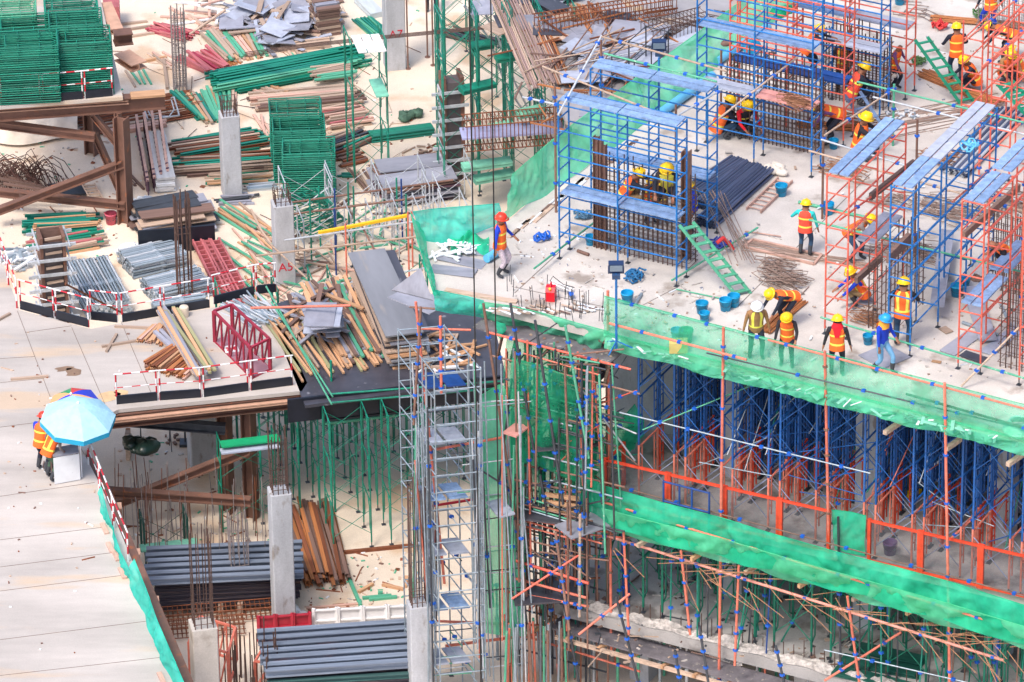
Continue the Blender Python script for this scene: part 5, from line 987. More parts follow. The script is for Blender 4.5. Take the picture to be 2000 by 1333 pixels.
for i, (x1, y1, z1, x2, y2, z2, r, mt, l, nc) in enumerate([
    (1190, 632, 12.7, 1458, 703, 12.6, .035, salmon, 'salmon ledger behind the first thin green net', 3),
    (1160, 1, 0, 0, 0, 0, 0, None, '', 0),
    (1500, 664, 13.1, 2050, 812, 13.0, .03, salmon, 'salmon top rail of the right half of the front net', 6),
    (1187, 583, 13.1, 1500, 664, 13.1, .022, greenl, 'green top rail of the left half of the front net', 4),
    (1380, 690, 12.4, 2050, 850, 12.3, .022, dark, 'dark mid rail behind the front net', 6),
    (1770, 770, 12.4, 2050, 850, 12.4, .035, woodd, 'brown rail overlapping the dark mid rail at the right', 3),
    (1168, 940, 7.4, 2050, 1178, 7.3, .02, woodd, 'brown top rail of the middle net', 8),
    (1175, 980, 7.0, 1960, 1222, 6.7, .035, salmon, 'salmon rail along the paler middle net', 8),
    (1190, 1048, 5.8, 1960, 1290, 5.2, .042, M('pink_pole', (222, 150, 136), .5, 0, .2, 5, .05), 'long pink ledger below the middle net crossing every orange pole', 7),
    (1210, 806, 10.2, 1700, 925, 10.0, .022, silver, 'pale ledger through the blue shoring', 5),
    (1170, 665, 11.7, 1230, 690, 11.6, .04, woodd, 'short brown ledger under the slab beside the orange pole', 1),
    (955, 650, 11.6, 1232, 722, 11.5, .035, red, 'red ledger under the slab corner', 4),
    (960, 695, 11.0, 1250, 770, 10.9, .03, brownp, 'brown ledger below the red one at the corner', 6),
    (985, 740, 10.2, 1200, 800, 10.1, .03, dark, 'dark ledger through the corner poles', 5),
    (990, 845, 8.4, 1150, 885, 8.3, .03, greenl, 'greenish ledger in front of the pink board', 4),
    (990, 935, 7.2, 1135, 962, 7.1, .035, brownp, 'brown ledger left of the middle net corner', 3),
    (1005, 1095, 4.6, 1150, 1140, 4.5, .045, red, 'red ledger crossing at the lower slab corner', 2),
    (1005, 1130, 4.0, 1145, 1168, 4.0, .04, salmon, 'salmon ledger above the lower slab corner', 1),
    (985, 1155, 3.6, 1150, 1185, 3.6, .035, salmon, 'salmon ledger lying at the lower slab corner', 1),
    (1130, 1240, 3.6, 1230, 1160, 4.6, .035, salmon, 'salmon brace rising over the rubble ridge', 1),
    (1000, 1170, 4.5, 1130, 1085, 5.5, .03, red, 'red brace at the lower slab corner', 1),
    (815, 1212, 2.2, 1060, 1222, 2.2, .04, salmon, 'salmon pole laid level near the foot of the silver tower', 0),
    (870, 1262, 1.4, 1060, 1238, 1.4, .045, salmon, 'salmon pole slanting level at the foot of the silver tower', 0),
    (1010, 1238, 1.4, 1250, 1312, 1.4, .035, salmon, 'thin salmon pole under the lower slab', 1),
    (835, 990, 6.0, 1040, 958, 6.0, .04, redw, 'dark red pole across the silver tower', 1),
    (840, 880, 8.2, 1010, 850, 8.2, .04, salmon, 'salmon pole across the silver tower below the second board', 1),
    (815, 642, 11.3, 920, 645, 11.3, .035, salmon, 'short salmon pole below the turquoise net corner', 0),
    (800, 600, 11.4, 960, 612, 11.4, .03, brownp, 'brown pole along the edge under the turquoise net', 0),
    (975, 940, 6.9, 1000, 740, 10.4, .03, dark, 'dark raking pole behind the cables', 0),
    (910, 900, 8, 1160, 1060, 5.2, .028, dark, 'long dark pole raking down behind the cables', 3),
    (1120, 740, 10.6, 1240, 900, 8.0, .03, pale, 'pale brace slanting behind the orange pole', 1),
    (1255, 840, 9.4, 1500, 740, 10.9, .02, greenl, 'thin green brace across the blue shoring', 2),
    (1610, 1330, 3.2, 1760, 1235, 4.6, .035, salmon, 'salmon brace at the lower right over the green shoring', 2),
    (1610, 1270, 4.0, 2050, 1370, 3.9, .02, silver, 'thin pale ledger over the lower storey', 3),
    (1840, 1068, 7.3, 1925, 990, 8.4, .035, salmon, 'salmon brace end poking past the mesh barriers', 2),
    (1600, 1010, 7.6, 1648, 975, 8.2, .035, brownp, 'brown pole end beside the green net patch', 1),
    (1825, 908, 9.2, 1850, 890, 9.5, .04, pale, 'pale pole end crossing the right orange pole', 0)]):
    if not mt: continue
    pole(W(x1, y1, z1), W(x2, y2, z2), r, mt, l, None, nc)
# slanting corner standards
pal = [brownp, dark, greenl, dark, dark, salmon, brownp, silver]
for i, (x1, y1, x2, y2, mt, l) in enumerate([(944, 593, 1031, 1179, brownp, 'brown leaning pole that starts highest at the slab corner'), (997, 593, 1049, 920, dark, 'dark leaning pole second from the cables'), (1045, 626, 1100, 985, dark, 'dark leaning pole with a greenish upper half'), (1104, 636, 1150, 895, greenl, 'green leaning pole nearest the orange pole'), (812, 590, 868, 1140, salmon, 'salmon leaning pole left of the silver tower'), (860, 618, 862, 768, salmon, 'short upright salmon pole on the silver tower'), (822, 600, 808, 830, brownp, 'thin brown pole at the left of the silver tower'), (1055, 930, 1133, 1345, dark, 'dark leaning pole below the dark platform'), (1085, 1040, 1112, 1230, brownp, 'brown pole at the lower slab corner'), (1133, 1005, 1132, 1205, wood, 'pale brown pole beside the corner of the lower slab')]):
    p, q = vp(x1, y1, 13.0 if y1 < 700 else 7.5, x2, y2); pole(p, q, .04, mt, l, None, 5)
GP = 'upright poles crowding the building corner'
for i in range(64):
    x = ru(985, 1195); y = 652 + (x - 985) * .26 + ru(-10, 35); zt = ru(10.8, 11.8); p = W(x, y, zt); h = ru(3.5, 8.5)
    q = p - UP * h + FD * ru(-.25, .25) + GD * ru(-.1, .2)
    if i % 3 == 0: p = W(ru(985, 1150), ru(905, 985), 7.2); q = p - UP * ru(3, 5)
    pole(p, q, ru(.026, .036), pal[i % 8], 'upright scaffold pole in the crowd at the building corner', GP, 3 if i % 2 else 0)
GQ = 'level poles crowding the building corner'
for i in range(60):
    x = ru(985, 1110); y = ru(690, 1080); z = 11.6 - (y - 660 - (x - 985) * .25) / 61; p = W(x, y, z)
    d = FD if i % 3 else GD; q = p + d * ru(1.2, 2.6) + UP * ru(-.1, .1) * (8 if i % 4 == 0 else 1)
    pole(p, q, .026, pal[(i * 3) % 8], 'level or raking pole in the crowd at the building corner', GQ, 2 if i % 3 == 0 else 0)
for i in range(26):                                   # below, between tower and lower slab
    x = ru(985, 1110); p = W(x, 1195 + ru(0, 40), 2.8); q = Vector((p.x + ru(-.15, .15), p.y, -.0)); pole(p, q, .035, [silver, salmon, greenl, brownp][i % 4], 'short upright pole below the lower slab corner', 'short poles below the lower slab corner')
def board(label, a, b, z, w, mat, zb=None, name='platform_board', th=.05, cat='platform'):
    m = MB(); m.beam(W(*a, z), W(*b, zb if zb else z), w, th); return solo(name, label, cat, m, mat, W(*a, z))
board('pink board slanting between the dark corner poles', (995, 850), (1062, 798), 9.0, .45, M('pink_board', (214, 150, 142), .6, 0, .2, 2, 0))
board('dark dusty board on the corner poles below the pink board', (1045, 870), (1175, 858), 8.4, .7, plyd)
board('pale grey board hung behind the cables right of the silver tower', (965, 978), (990, 1008), 6.6, .5, greyb)
board('grey plate sticking out at the corner of the middle slab', (1100, 1040), (1175, 1015), 6.3, .9, ply, th=.04)
board('dark debris covered plate at the corner of the lower slab', (1000, 1160), (1130, 1150), 3.6, 1.3, plyd, th=.06)
board('long dark dusty walkway plank along the foot of the lower slab', (1085, 1215), (1640, 1375), 2.3, .75, M('dusty_walkway', (104, 100, 106), .8, 0, .35, 3, 0, .2, rust=(170, 160, 150), rustamt=.3), cat='walkway', name='walkway_plank')
board('long brown edge timber under the dusty walkway', (1085, 1245), (1640, 1400), 2.1, .1, wood, cat='timber', name='edge_timber', th=.1)
for i in range(8):
    x = 1060 + i * 62; y = 1218 + i * 18; pole_ = MB(); pole_.beam(W(x - 16, y + 14, 2.15), W(x + 26, y - 14, 2.15), .09, .1); solo('bearer_timber', 'orange brown bearer end poking out under the dusty walkway', 'timber', pole_, woodo, W(x, y, 2.15), 'bearer ends under the walkway')
for i in range(9):
    x = 1150 + i * 105; y = 1030 + i * 26.5; pole_ = MB(); pole_.beam(W(x - 10, y + 10, 6.0), W(x + 26, y - 12, 6.0), .09, .12); solo('bearer_timber', 'orange brown bearer end poking out under the middle net', 'timber', pole_, [woodo, wood][i % 2], W(x, y, 6.0), 'bearer ends under the middle net')
for i in range(3):
    x = 1738 + i * 120; y = 838 + i * 31; pole_ = MB(); pole_.beam(W(x - 10, y + 8, 11.2), W(x + 22, y - 14, 11.2), .12, .12); solo('bearer_timber', 'brown bearer end poking out under the front net', 'timber', pole_, wood, W(x, y, 11.2), 'bearer ends under the front net')
t = thing('rebar_mesh', 'loose rusty rods hanging along the underside of the middle slab', 'rebar', W(1400, 1110, 6))
for i in range(60):
    x = ru(1190, 1980); y = 1052 + (x - 1190) * .26 + ru(0, 40); a = W(x, y, 6.1); dd = (FD * ru(.6, 1) - GD * ru(.3, .9) * (1 if i % 2 else -1)).normalized(); m = MB(); m.tube(a, a + dd * ru(.8, 2.0) - UP * ru(0, .3), .013, 4); part(t, 'rod', m, M('tan_rod', (168, 120, 90), .7, .1, .2, 4, .1))
t = thing('starter_bars', 'short starter bars along the edge of the lower slab', 'rebar', W(1300, 1230, Z1))
for i in range(34): x = 1130 + i * 20; q = W(x, 1178 + (x - 1133) * .262, Z1); m = MB(); m.tube(q, q + UP * ru(.4, .7), .014, 4); part(t, 'bar', m, rebar)
pile('green_board', 'dark green board in the low pile on the lower floor', 'board', 'dark green boards on the lower floor', 'box', [M('dk_green_bd', (20, 80, 70), .6, 0, .3, 3, .1)], 6, 3, (1650, 1290), (1800, 1322), Z1, (.5, .05), .7, .05, .06)
board('dusty formwork ledge under the bright green net at the slab corner', (950, 618), (1215, 690), 11.35, 1.5, M('dusty_walkway', (104, 100, 106)), name='formwork_ledge', cat='formwork')
net('broad green net wall behind the crowded corner poles', 'safety_net', [(990, 660, 11.2), (1080, 682, 11.2), (1172, 708, 11.2)], [(992, 990, 5.6), (1070, 985, 6.2), (1160, 960, 6.8)], ng5, .22, 50, 36, seed=7)
for i in range(9): x = 985 + i * 26; pole(W(x, 640 + i * 7, 11.4), W(x - 14, 700 + i * 7, 10.2), .045, [brownp, woodd, wood][i % 3], 'short raking strut under the dusty ledge at the slab corner', 'raking struts under the ledge')
tubes()
board('black formwork beam slanting behind the corner poles', (1080, 800), (1190, 700), 9.6, .25, black, zb=10.6, name='formwork_beam', cat='formwork', th=.6)
board('dark board on the poles left of the middle net corner', (1010, 1000), (1100, 1010), 6.2, .8, plyd)
for k in range(3): board('brown bearer stacked left of the middle net corner, %s' % ['upper', 'middle', 'lower'][k], (1060, 965 + k * 14), (1130, 975 + k * 15), 6.9 - .25 * k, .1, woodo, name='bearer_timber', cat='timber', th=.1)
t = thing('back_scaffold', 'dark scaffold grid deep behind the corner poles', 'scaffold', W(1090, 1010, 3))
for k in range(9):
    q = W(1010 + k * 22, 985 + k * 5, 5.5); m = MB(); m.tube(q - UP * 5.4, q + UP * 5.5, .035, 5); part(t, 'standard', m, [dark, brownp, brownp][k % 3])
for k in range(8):
    m = MB(); a = W(1005, 984, 5.5) + UP * (-4.8 + k * 1.35); m.tube(a, a + FD * 2.9, .03, 5); part(t, 'ledger', m, dark)
    m = MB(); m.tube(a + FD * (.4 * (k % 4)), a + FD * (.4 * (k % 4)) + FD * 1.2 + UP * 1.35, .025, 5); part(t, 'brace', m, [dark, red][k % 2])
for i in range(46):
    x = ru(1150, 1990); y = 1190 + (x - 1133) * .262 + ru(-55, 5); p = W(x, y, Z1); d = FD * ru(-1.2, 1.2) + GD * ru(-.3, .8)
    pole(p, p + UP * ru(2.2, 3.3) + d * (.1 if i % 3 else 1.2), .024, [green, teal, dark, green, brownp, dblue][i % 6], 'thin upright or raking tube in the tangle on the lower slab', 'tangle of tubes on the lower slab', 2 if i % 2 else 0, name='raking_tube')
for i in range(40):
    x = ru(1240, 1990); p = W(x, 985 + (x - 1190) * .24 + ru(-75, -20), Z2); a_ = FD if i % 2 else GD
    pole(p + UP * ru(.5, 3), p + UP * ru(1, 4.6) + a_ * ru(1.2, 2.4), .016, [pale, bluedk, salm2, bluedk, green, silver][i % 6], 'thin raking tube woven through the blue shoring', 'thin tubes through the blue shoring', name='raking_tube')
for i in range(50):
    x = ru(1000, 1150); zt = ru(3.5, 9.5); p = W(x, 1345 - zt * 60 + (x - 955) * .1, zt); q = Vector((p.x + ru(-.2, .2), p.y + ru(-.2, .2), max(0, zt - ru(2.5, 6))))
    if i % 3 == 0: q = p + (sy_ if i % 2 else FD) * ru(.8, 1.8) + UP * ru(-.4, .4)
    pole(p, q, ru(.018, .028), [silver, green, dark, rust, pale, teal, brownp, salmon][i % 8], 'thin tube in the dense lattice right of the silver tower', 'dense lattice right of the silver tower', 1 if i % 3 == 0 else 0, name='lattice_tube')
for i in range(60):
    x = ru(985, 1175); y = 660 + (x - 985) * .25; zt = 11.5 - rnd() * 6.5; p = W(x, y + (11.5 - zt) * 60, zt) + GD * ru(0, 1.2); k = i % 3
    d = (FD * ru(.8, 1.8) + UP * ru(-.9, .9)) if k else GD * 1.2 + UP * ru(-.6, .6)
    pole(p, p + d, .019, [dark, brownp, dark, silver, red, greenl][i % 6], 'thin bracing tube in the crowd at the building corner', 'bracing tubes at the building corner', 1 if i % 4 == 0 else 0, name='bracing_tube')
# cables
for i, x in enumerate((918, 969)):
    p = W(x + [24, 12][i], 1500, 0); m = MB(); m.tube(p, p + UP * 40, .02, 6); solo('crane_cable', ['black vertical crane cable on the left of the pair', 'black vertical crane cable on the right of the pair'][i], 'cable', m, cable, p)
# ================================================================== TOP SLAB: SCAFFOLDS
def sc(label, O, n, levels, wid, mat, planks, F_first=True, lh=1.6, rung=3, rails=(.45, .95), blen=1.84, toppost=.0, z=12, mats2=None, name='scaffold_tower'):
    X, Y = (FD, GD) if F_first else (GD, FD)
    return fr_tower(label, name, O, X, Y, levels, lh, n, blen, wid, mat, planks=planks, rung=rung, rails=rails, toppost=toppost, z=z, r=.027, mats2=mats2)
sc('blue scaffold around the nearest rebar wall, nearest the flood lamp', (1093, 505), 2, 3, .62, blue, [(0, 1.85, bluebd), (1, 1.85, bluebd), (0, 4.78, bluebd), (1, 4.78, bluebd)])
sc('blue scaffold just behind the nearest rebar wall', (1155, 420), 2, 3, .62, blue, [(0, 1.75, bluebd), (1, 1.75, bluebd), (0, 4.5, bluebd), (1, 4.5, bluebd)], lh=1.5)
sc('tallest blue scaffold in front of the second rebar wall', (1361, 295), 2, 3, .62, blue, [(0, 3.85, bluebd), (1, 3.85, bluebd), (0, 1.95, greyb), (1, 1.95, M('pink_board', (214, 150, 142)))], lh=1.7, toppost=.3)
sc('blue scaffold behind the second rebar wall, left of the stepladder', (1497, 186), 2, 3, .62, blue, [(1, 1.95, greyb), (0, 3.85, bluebd), (1, 3.85, greyb)], lh=1.7, toppost=.3)
sc('red scaffold at the top edge whose board meets the long green ladder', (1548, 146), 2, 3, .65, red, [(0, 2.05, bluebd), (1, 2.05, greyb)])
sc('red scaffold standing inside the second rebar wall with blue boards', (1425, 235), 2, 3, .65, red, [(0, 1.75, dblue), (1, 1.75, dblue)])
sc('narrow red scaffold behind the tallest blue one at the top edge', (1440, 130), 1, 3, .65, red, [(0, 2.9, bluebd)])
sc('red scaffold with two bright blue boards left of the middle blue scaffold', (1611, 652), 2, 3, .66, red, [(0, 4.8, bluebd), (1, 4.8, bluebd), (1, 1.85, greyb)], False)
sc('blue scaffold topped by pale worn boards around the thin rebar column', (1734, 686), 3, 3, .66, blue, [(0, 4.95, bluebd), (1, 4.95, greyb), (2, 4.95, greyb)], False, lh=1.65)
sc('red scaffold with low blue boards right of the middle blue scaffold', (1871, 720), 3, 3, .66, red, [(0, 5.0, bluebd), (1, 5.1, bluebd), (0, 1.85, bluebd), (1, 2.0, bluebd)], False, lh=1.68)
sc('red scaffold cut by the right picture edge', (1990, 752), 4, 3, .66, red, [(1, 5.0, bluebd)], False, lh=1.68)
sc('red scaffold in front of the squatting workers at the upper right', (1876, 276), 3, 2, .62, red, [], False, lh=1.62, toppost=.5)
sc('red scaffold above the grey steel pipes at the right', (1932, 345), 3, 3, .62, red, [(2, 2.2, greyb)], False, lh=1.45)
# crossing poles of the upper slab
for i, (x1, y1, h1, x2, y2, h2, mt, l) in enumerate([
    (1604, 273, 2.75, 2010, 398, 2.7, pale, 'pale pole high above the slab crossing both red scaffolds on the right'),
    (1580, 295, 2.3, 2010, 416, 2.3, wood, 'brown pole running just below the pale pole'),
    (1580, 430, 1.3, 2010, 535, 1.3, greenl, 'long green pole in front of the middle scaffolds'),
    (1603, 620, .6, 2010, 742, .5, greenl, 'green pole at knee height past the worker in the blue jacket'),
    (1060, 130, 4.6, 1320, 236, 4.6, wood, 'brown pole over the nearest blue scaffold'),
    (1175, 72, 6.0, 1420, 140, 6.0, wood, 'brown pole from the twin clamps above the blue scaffolds'),
    (1180, 105, 5.6, 1400, 160, 5.6, greenl, 'green pole below the brown one above the blue scaffolds'),
    (1090, 225, 4.9, 1175, 70, 6.0, pale, 'pale brace rising to the twin clamps'),
    (1400, 235, 2.6, 1560, 110, 3.0, wood, 'long brown rail slanting past the tallest blue scaffold'),
    (1300, 240, 4.8, 1410, 175, 4.8, pale, 'pale pole laid across the two nearest blue scaffolds'),
    (1610, 265, 2.8, 1745, 175, 2.8, wood, 'brown pole slanting to the green clamp post'),
    (1674, 160, 3.2, 2000, 240, 3.2, greenl, 'green pole above the rods behind the blue boarded scaffold'),
    (1705, 190, 2.8, 2010, 265, 2.8, pale, 'pale pole just under the upper green pole'),
    (1043, 525, .3, 1180, 420, .3, greenl, 'green pole lying at the foot of the nearest blue scaffold'),
    (1312, 548, .2, 1480, 445, .2, greenl, 'green pole lying between the blue scaffold and green ladder'),
    (1877, 755, .1, 1990, 640, 1.6, wood, 'brown brace at the foot of the right red scaffold'),
    (1900, 330, 3.0, 2010, 225, 3.0, salmon, 'salmon rail slanting over the grey pipes'),
    (1860, 395, 3.2, 2010, 265, 3.2, salmon, 'long salmon rail below the first over the grey pipes'),
    (1885, 80, 3.4, 2010, -20, 3.4, salmon, 'upper salmon rail at the top right corner'),
    (1920, 130, 3.0, 2010, 50, 3.0, salmon, 'lower salmon rail at the top right corner'),
    (1640, 430, 3.4, 1790, 320, 3.4, red, 'red diagonal rail under the two bright blue boards'),
    (1020, 190, 5.0, 1090, 205, 4.8, pale, 'pale pole end left of the nearest blue scaffold')]):
    pole(W(x1, y1, 12 + h1), W(x2, y2, 12 + h2), .03, mt, l, None, 2 + i % 2)
for i, (x, y, h, mt, l) in enumerate([(1606, 428, 2.9, brownp, 'brown upright pole left of the two bright blue boards'), (1786, 500, 4.3, brownp, 'orange brown upright pole beside the middle blue scaffold'), (1912, 345, 2.4, salmon, 'salmon upright pole in front of the grey pipes'), (1175, 240, 2.7, brownp, 'brown double post with blue clamps left of the lamp post'), (1086, 415, 4.0, brownp, 'brown upright pole at the left end of the blue scaffold'), (1320, 400, 3.2, brownp, 'brown upright pole beside the worker in dark clothes'), (1744, 285, 2.0, greenl, 'green clamp post where two poles cross'), (1992, 650, 5, salmon, 'salmon upright at the right picture edge'), (1408, 235, 2.3, brownp, 'brown upright pole right of the nearest blue scaffolds')]):
    p = W(x, y, 12); pole(p, p + UP * h, .036, mt, l, None, 3)
# rebar walls
def wall_cage(label, px, py, L, T, h, n, ties, mat=rebar, dx=None, dy=None, r=.02, tops=0.2, tieh=None):
    p = W(px, py, 12); dx = dx or FD; dy = dy or GD; t = thing('rebar_wall', label, 'rebar cage', p)
    k = 0
    for i in range(n):
        for s in (0, 1):
            q = p + dx * (i + .5) / n * L + dy * T * s; m = MB(); hh = h * ru(1 - tops, 1); m.tube(q, q + UP * hh + dx * ru(-.02, .02), r, 5); part(t, 'bar', m, mat)
    th = tieh or h * .8
    for i in range(ties):
        z = UP * ((i + .5) / ties * th); m = MB(); c = [p + z, p + dx * L + z, p + dx * L + dy * T + z, p + dy * T + z]
        for a in range(4): m.tube(c[a], c[(a + 1) % 4], r * .55, 4)
        part(t, 'tie', m, mat)
    return t
wall_cage('dense dark rebar wall inside the nearest blue scaffold', 1160, 484, 3.0, .55, 3.0, 20, 16, r=.018, tieh=2.3)
wall_cage('rusty rebar wall inside the tallest blue scaffold', 1415, 262, 3.0, .5, 2.8, 24, 14, tieh=2.2)
wall_cage('rebar wall further back between red and blue scaffolds', 1608, 190, 2.0, .5, 2.6, 17, 12, tieh=2.1)
wall_cage('thin open rebar column beside the squatting worker in blue', 1692, 640, .9, 1.9, 3.0, 7, 7, rebar, FD, GD, .018, .35)
wall_cage('rebar cage at the right edge near the bare slab corner', 1948, 715, 1.6, .6, 3.1, 10, 9, rebar, FD, GD, .018, .3)
wall_cage('rebar cage behind the right red scaffold with low boards', 1925, 560, 1.1, .5, 3.0, 8, 10, rebar, FD, GD, .016, .3)
wall_cage('rebar cage at the top right corner beside the standing worker', 1905, 62, 2.2, .5, 2.2, 14, 10, rebarg, FD, GD, .014)
for i in range(3):
    q = W(1166 + i * 7, 482 + 2 * i, 12); m = MB(); m.hbeam(q, q + UP * (3.5 - .1 * i), .16, .16, .02, FD); solo('steel_stud', 'brown steel stud standing at the left end of the nearest rebar wall', 'stud', m, brownp, q, 'steel studs beside the rebar wall')
q = W(1340, 505, 12); m = MB(); m.hbeam(q, q + UP * 3.4, .3, .2, .03, FD); solo('steel_stud', 'wide grey brown stud at the right end of the nearest rebar wall', 'stud', m, brownp, q)
# ladders
def ladder(label, a, b, za, zb, w, mat, n=9, tread=True, side=None, name='ladder'):
    A, B = W(*a, za), W(*b, zb); s = side or FD; t = thing(name, label, 'ladder', A)
    for k in (0, 1): m = MB(); m.beam(A + s * w * k, B + s * w * k, .04, .09); part(t, 'stile', m, mat)
    for k in range(n):
        q = A.lerp(B, (k + .5) / n); m = MB()
        if tread: d = (B - A); d.z = 0; d = d.normalized(); m.obox(q + s * w / 2, s * w, d * .2, UP * .03)
        else: m.tube(q, q + s * w, .02, 6)
        part(t, 'tread', m, mat)
    return t
ls = (FD * .6 + GD * .8).normalized()
ladder('green stepped ladder going down from the nearest blue scaffold', (1440, 580), (1327, 440), 12, 13.95, .42, greenl, 9, side=ls)
ladder('long green ladder leaning on the red scaffold at the top', (1878, 206), (1787, 78), 12, 14.1, .42, M('ladder_green', (30, 140, 110), .5, 0, .2, 4, 0), 8, side=ls)
ladder('blue stepladder leaning beside the crouching workers', (1700, 262), (1650, 186), 12, 13.3, .5, bluebd, 4, side=ls)
ladder('bright green ladder at the right edge below the bending worker', (2010, 232), (1948, 165), 12.6, 13.6, .5, M('bright_ladder_green', (20, 150, 120), .5, 0, .2, 4, 0), 9, side=ls)
ladder('rusty ladder lying flat on the slab beside the steel pipes', (1458, 408), (1520, 348), 12.06, 12.06, .45, woodp, 8, False, side=FD)
# steel pipe bundles
for k, (a, b, l) in enumerate([((1352, 385), (1446, 322), 'left'), ((1372, 412), (1470, 332), 'middle'), ((1376, 446), (1494, 340), 'right')]):
    pile('steel_pipe', 'grey blue steel pipe in the %s bundle beside the blue scaffold' % l, 'pipe', l + ' bundle of grey blue pipes', 'pipe', [steelpipe], 18, 6, a, b, 12, (.1, .1), .105, .015, .006, .002, .04, lay=.088)
pile('steel_pipe', 'grey steel pipe in the long bundle under the salmon rails at the right', 'pipe', 'long bundle of pipes at the right', 'pipe', [steelpipe, pale], 24, 9, (1862, 345), (1978, 222), 12, (.09, .09), .095, .02, .008, .002, .04, lay=.08)
# rod bundles and tie heaps
def ties(label, px, py, rx, ry, n, mat=None, sq=.5, z=12, group='heaps of bent ties'):
    c = W(px, py, z); t = thing('tie_heap', label, 'rebar ties', c)
    for i in range(n):
        q = c + FD * ru(-rx, rx) + GD * ru(-ry, ry) + UP * (.03 + .2 * rnd() * (n > 10)); a = ru(-.5, .5) + math.atan2(FD.y, FD.x); u = Vector((math.cos(a), math.sin(a), ru(-.08, .08))); v = Vector((-math.sin(a), math.cos(a), ru(-.1, .1))); l, w = sq * ru(.8, 1.6), sq * ru(.3, .6)
        m = MB(); m.path([q, q + u * l, q + u * l + v * w, q + v * w, q + u * .02], .012, 4); part(t, 'tie', m, mat or M('tan_rod', (168, 120, 90)))
tieg = M('tie_grey', (150, 128, 118), .7, .1, .25, 4, .15)
ties('heap of bent rebar ties behind the bending worker', 1505, 545, .5, .45, 34, tieg, .6)
ties('smaller heap of rebar ties above the main one', 1490, 522, .35, .2, 12, tieg, .6)
ties('heap of rusty ties by the foot of the two blue boards', 1625, 335, .5, .35, 26)
ties('heap of rusty ties between the two bright blue boards and the pale ones', 1722, 395, .4, .4, 16, tieg)
ties('heap of ties on the floor under the pale worn boards', 1835, 415, .9, .5, 30, tieg, .8)
ties('curled heap of ties beyond the pale worn boards', 1810, 312, .45, .45, 18)
ties('heap of ties beside the red scaffold foot in the middle', 1672, 625, .35, .3, 16)
ties('heap of wire ties on the board of the tallest blue scaffold', 1535, 205, .45, .25, 26, None, .45, 14.1)
ties('heap of ties left of the crouching orange worker', 1640, 240, .6, .2, 14)
ties('flat heap of ties right of the bending worker at the middle scaffold', 1745, 495, .9, .5, 26, tieg, .7)
ties('thin ties near the rear corner of the slab', 1770, 25, .5, .4, 8, tieg)
ties('long rods and ties near the right red scaffold', 1950, 395, .8, .6, 26, tieg, .8)
rods('rod_bundle', 'brown rod bundle crossing behind the long green ladder', 'rods', orangest, 40, (1800, 145), (1945, 205), 12, .018, .5, .12, .08)
rods('rod_bundle', 'brown rod bundle near the standing worker in blue trousers', 'rods', orangest, 40, (1822, 38), (1995, 52), 12, .016, .4, .12, .08)
rods('rod_bundle', 'brown rod bundle on the slab behind the rebar wall', 'rods', orangest, 30, (1560, 245), (1720, 256), 12, .016, .4, .1, .1)
rods('rod_bundle', 'thin grey rods fanned over the bare slab at the upper right', 'rods', tieg, 22, (1700, 255), (1960, 205), 12, .012, .9, .03, .5)
rods('rod_bundle', 'orange rods under the bending worker left of the white helmet', 'rods', orangest, 26, (1496, 650), (1562, 590), 12, .02, .45, .1, .05)
rods('rod_bundle', 'grey rods lying from the thin rebar column to the left', 'rods', tieg, 20, (1455, 480), (1690, 520), 12, .013, .3, .03, .25)
rods('rod_bundle', 'thin rods standing slanted beside the nearest blue scaffold', 'rods', tieg, 12, (1385, 385), (1455, 520), 12.2, .012, .4, .5, .3)
for i, (x1, y1, x2, y2, z1, z2, mt, l, r) in enumerate([(1240, 596, 1253, 574, 12.05, 12.05, silver, 'grey short pipe lying under the flood lamp cable', .045), (1128, 490, 1150, 498, 12.05, 12.05, brownp, 'short brown pipe lying inside the nearest blue scaffold', .05), (1560, 395, 1755, 440, 12.05, 12.05, greenl, 'long greenish pipe lying behind the worker in turquoise', .05), (1955, 595, 1975, 640, 12.05, 12.05, silver, 'grey pipe lying among the plywood offcuts', .05), (1880, 630, 1950, 655, 12.05, 12.05, silver, 'second grey pipe lying under the right red scaffold', .05), (1455, 452, 1525, 462, 12.05, 12.05, woodp, 'thin brown stick on the slab left of the worker in turquoise', .02), (1320, 565, 1440, 590, 12.03, 12.03, greenl, 'thin green rope on the slab below the green ladder', .02), (1500, 640, 1580, 560, 12.03, 12.03, tieg, 'thin bent rod beside the bending worker', .014), (1650, 250, 1700, 262, 12.03, 12.03, rust, 'thin rusty bar beside the blue stepladder foot', .02)]):
    pole(W(x1, y1, z1), W(x2, y2, z2), r, mt, l)
r = thing('timber_rectangle', 'flat brown timber rectangle lying left of the worker in turquoise', 'frame', W(1540, 490, 12)); P4 = [W(x, y, 12.04) for x, y in ((1453, 482), (1470, 468), (1605, 498), (1590, 516))]
for i in range(4): m = MB(); m.beam(P4[i], P4[(i + 1) % 4], .07, .06); part(r, 'side', m, woodp)
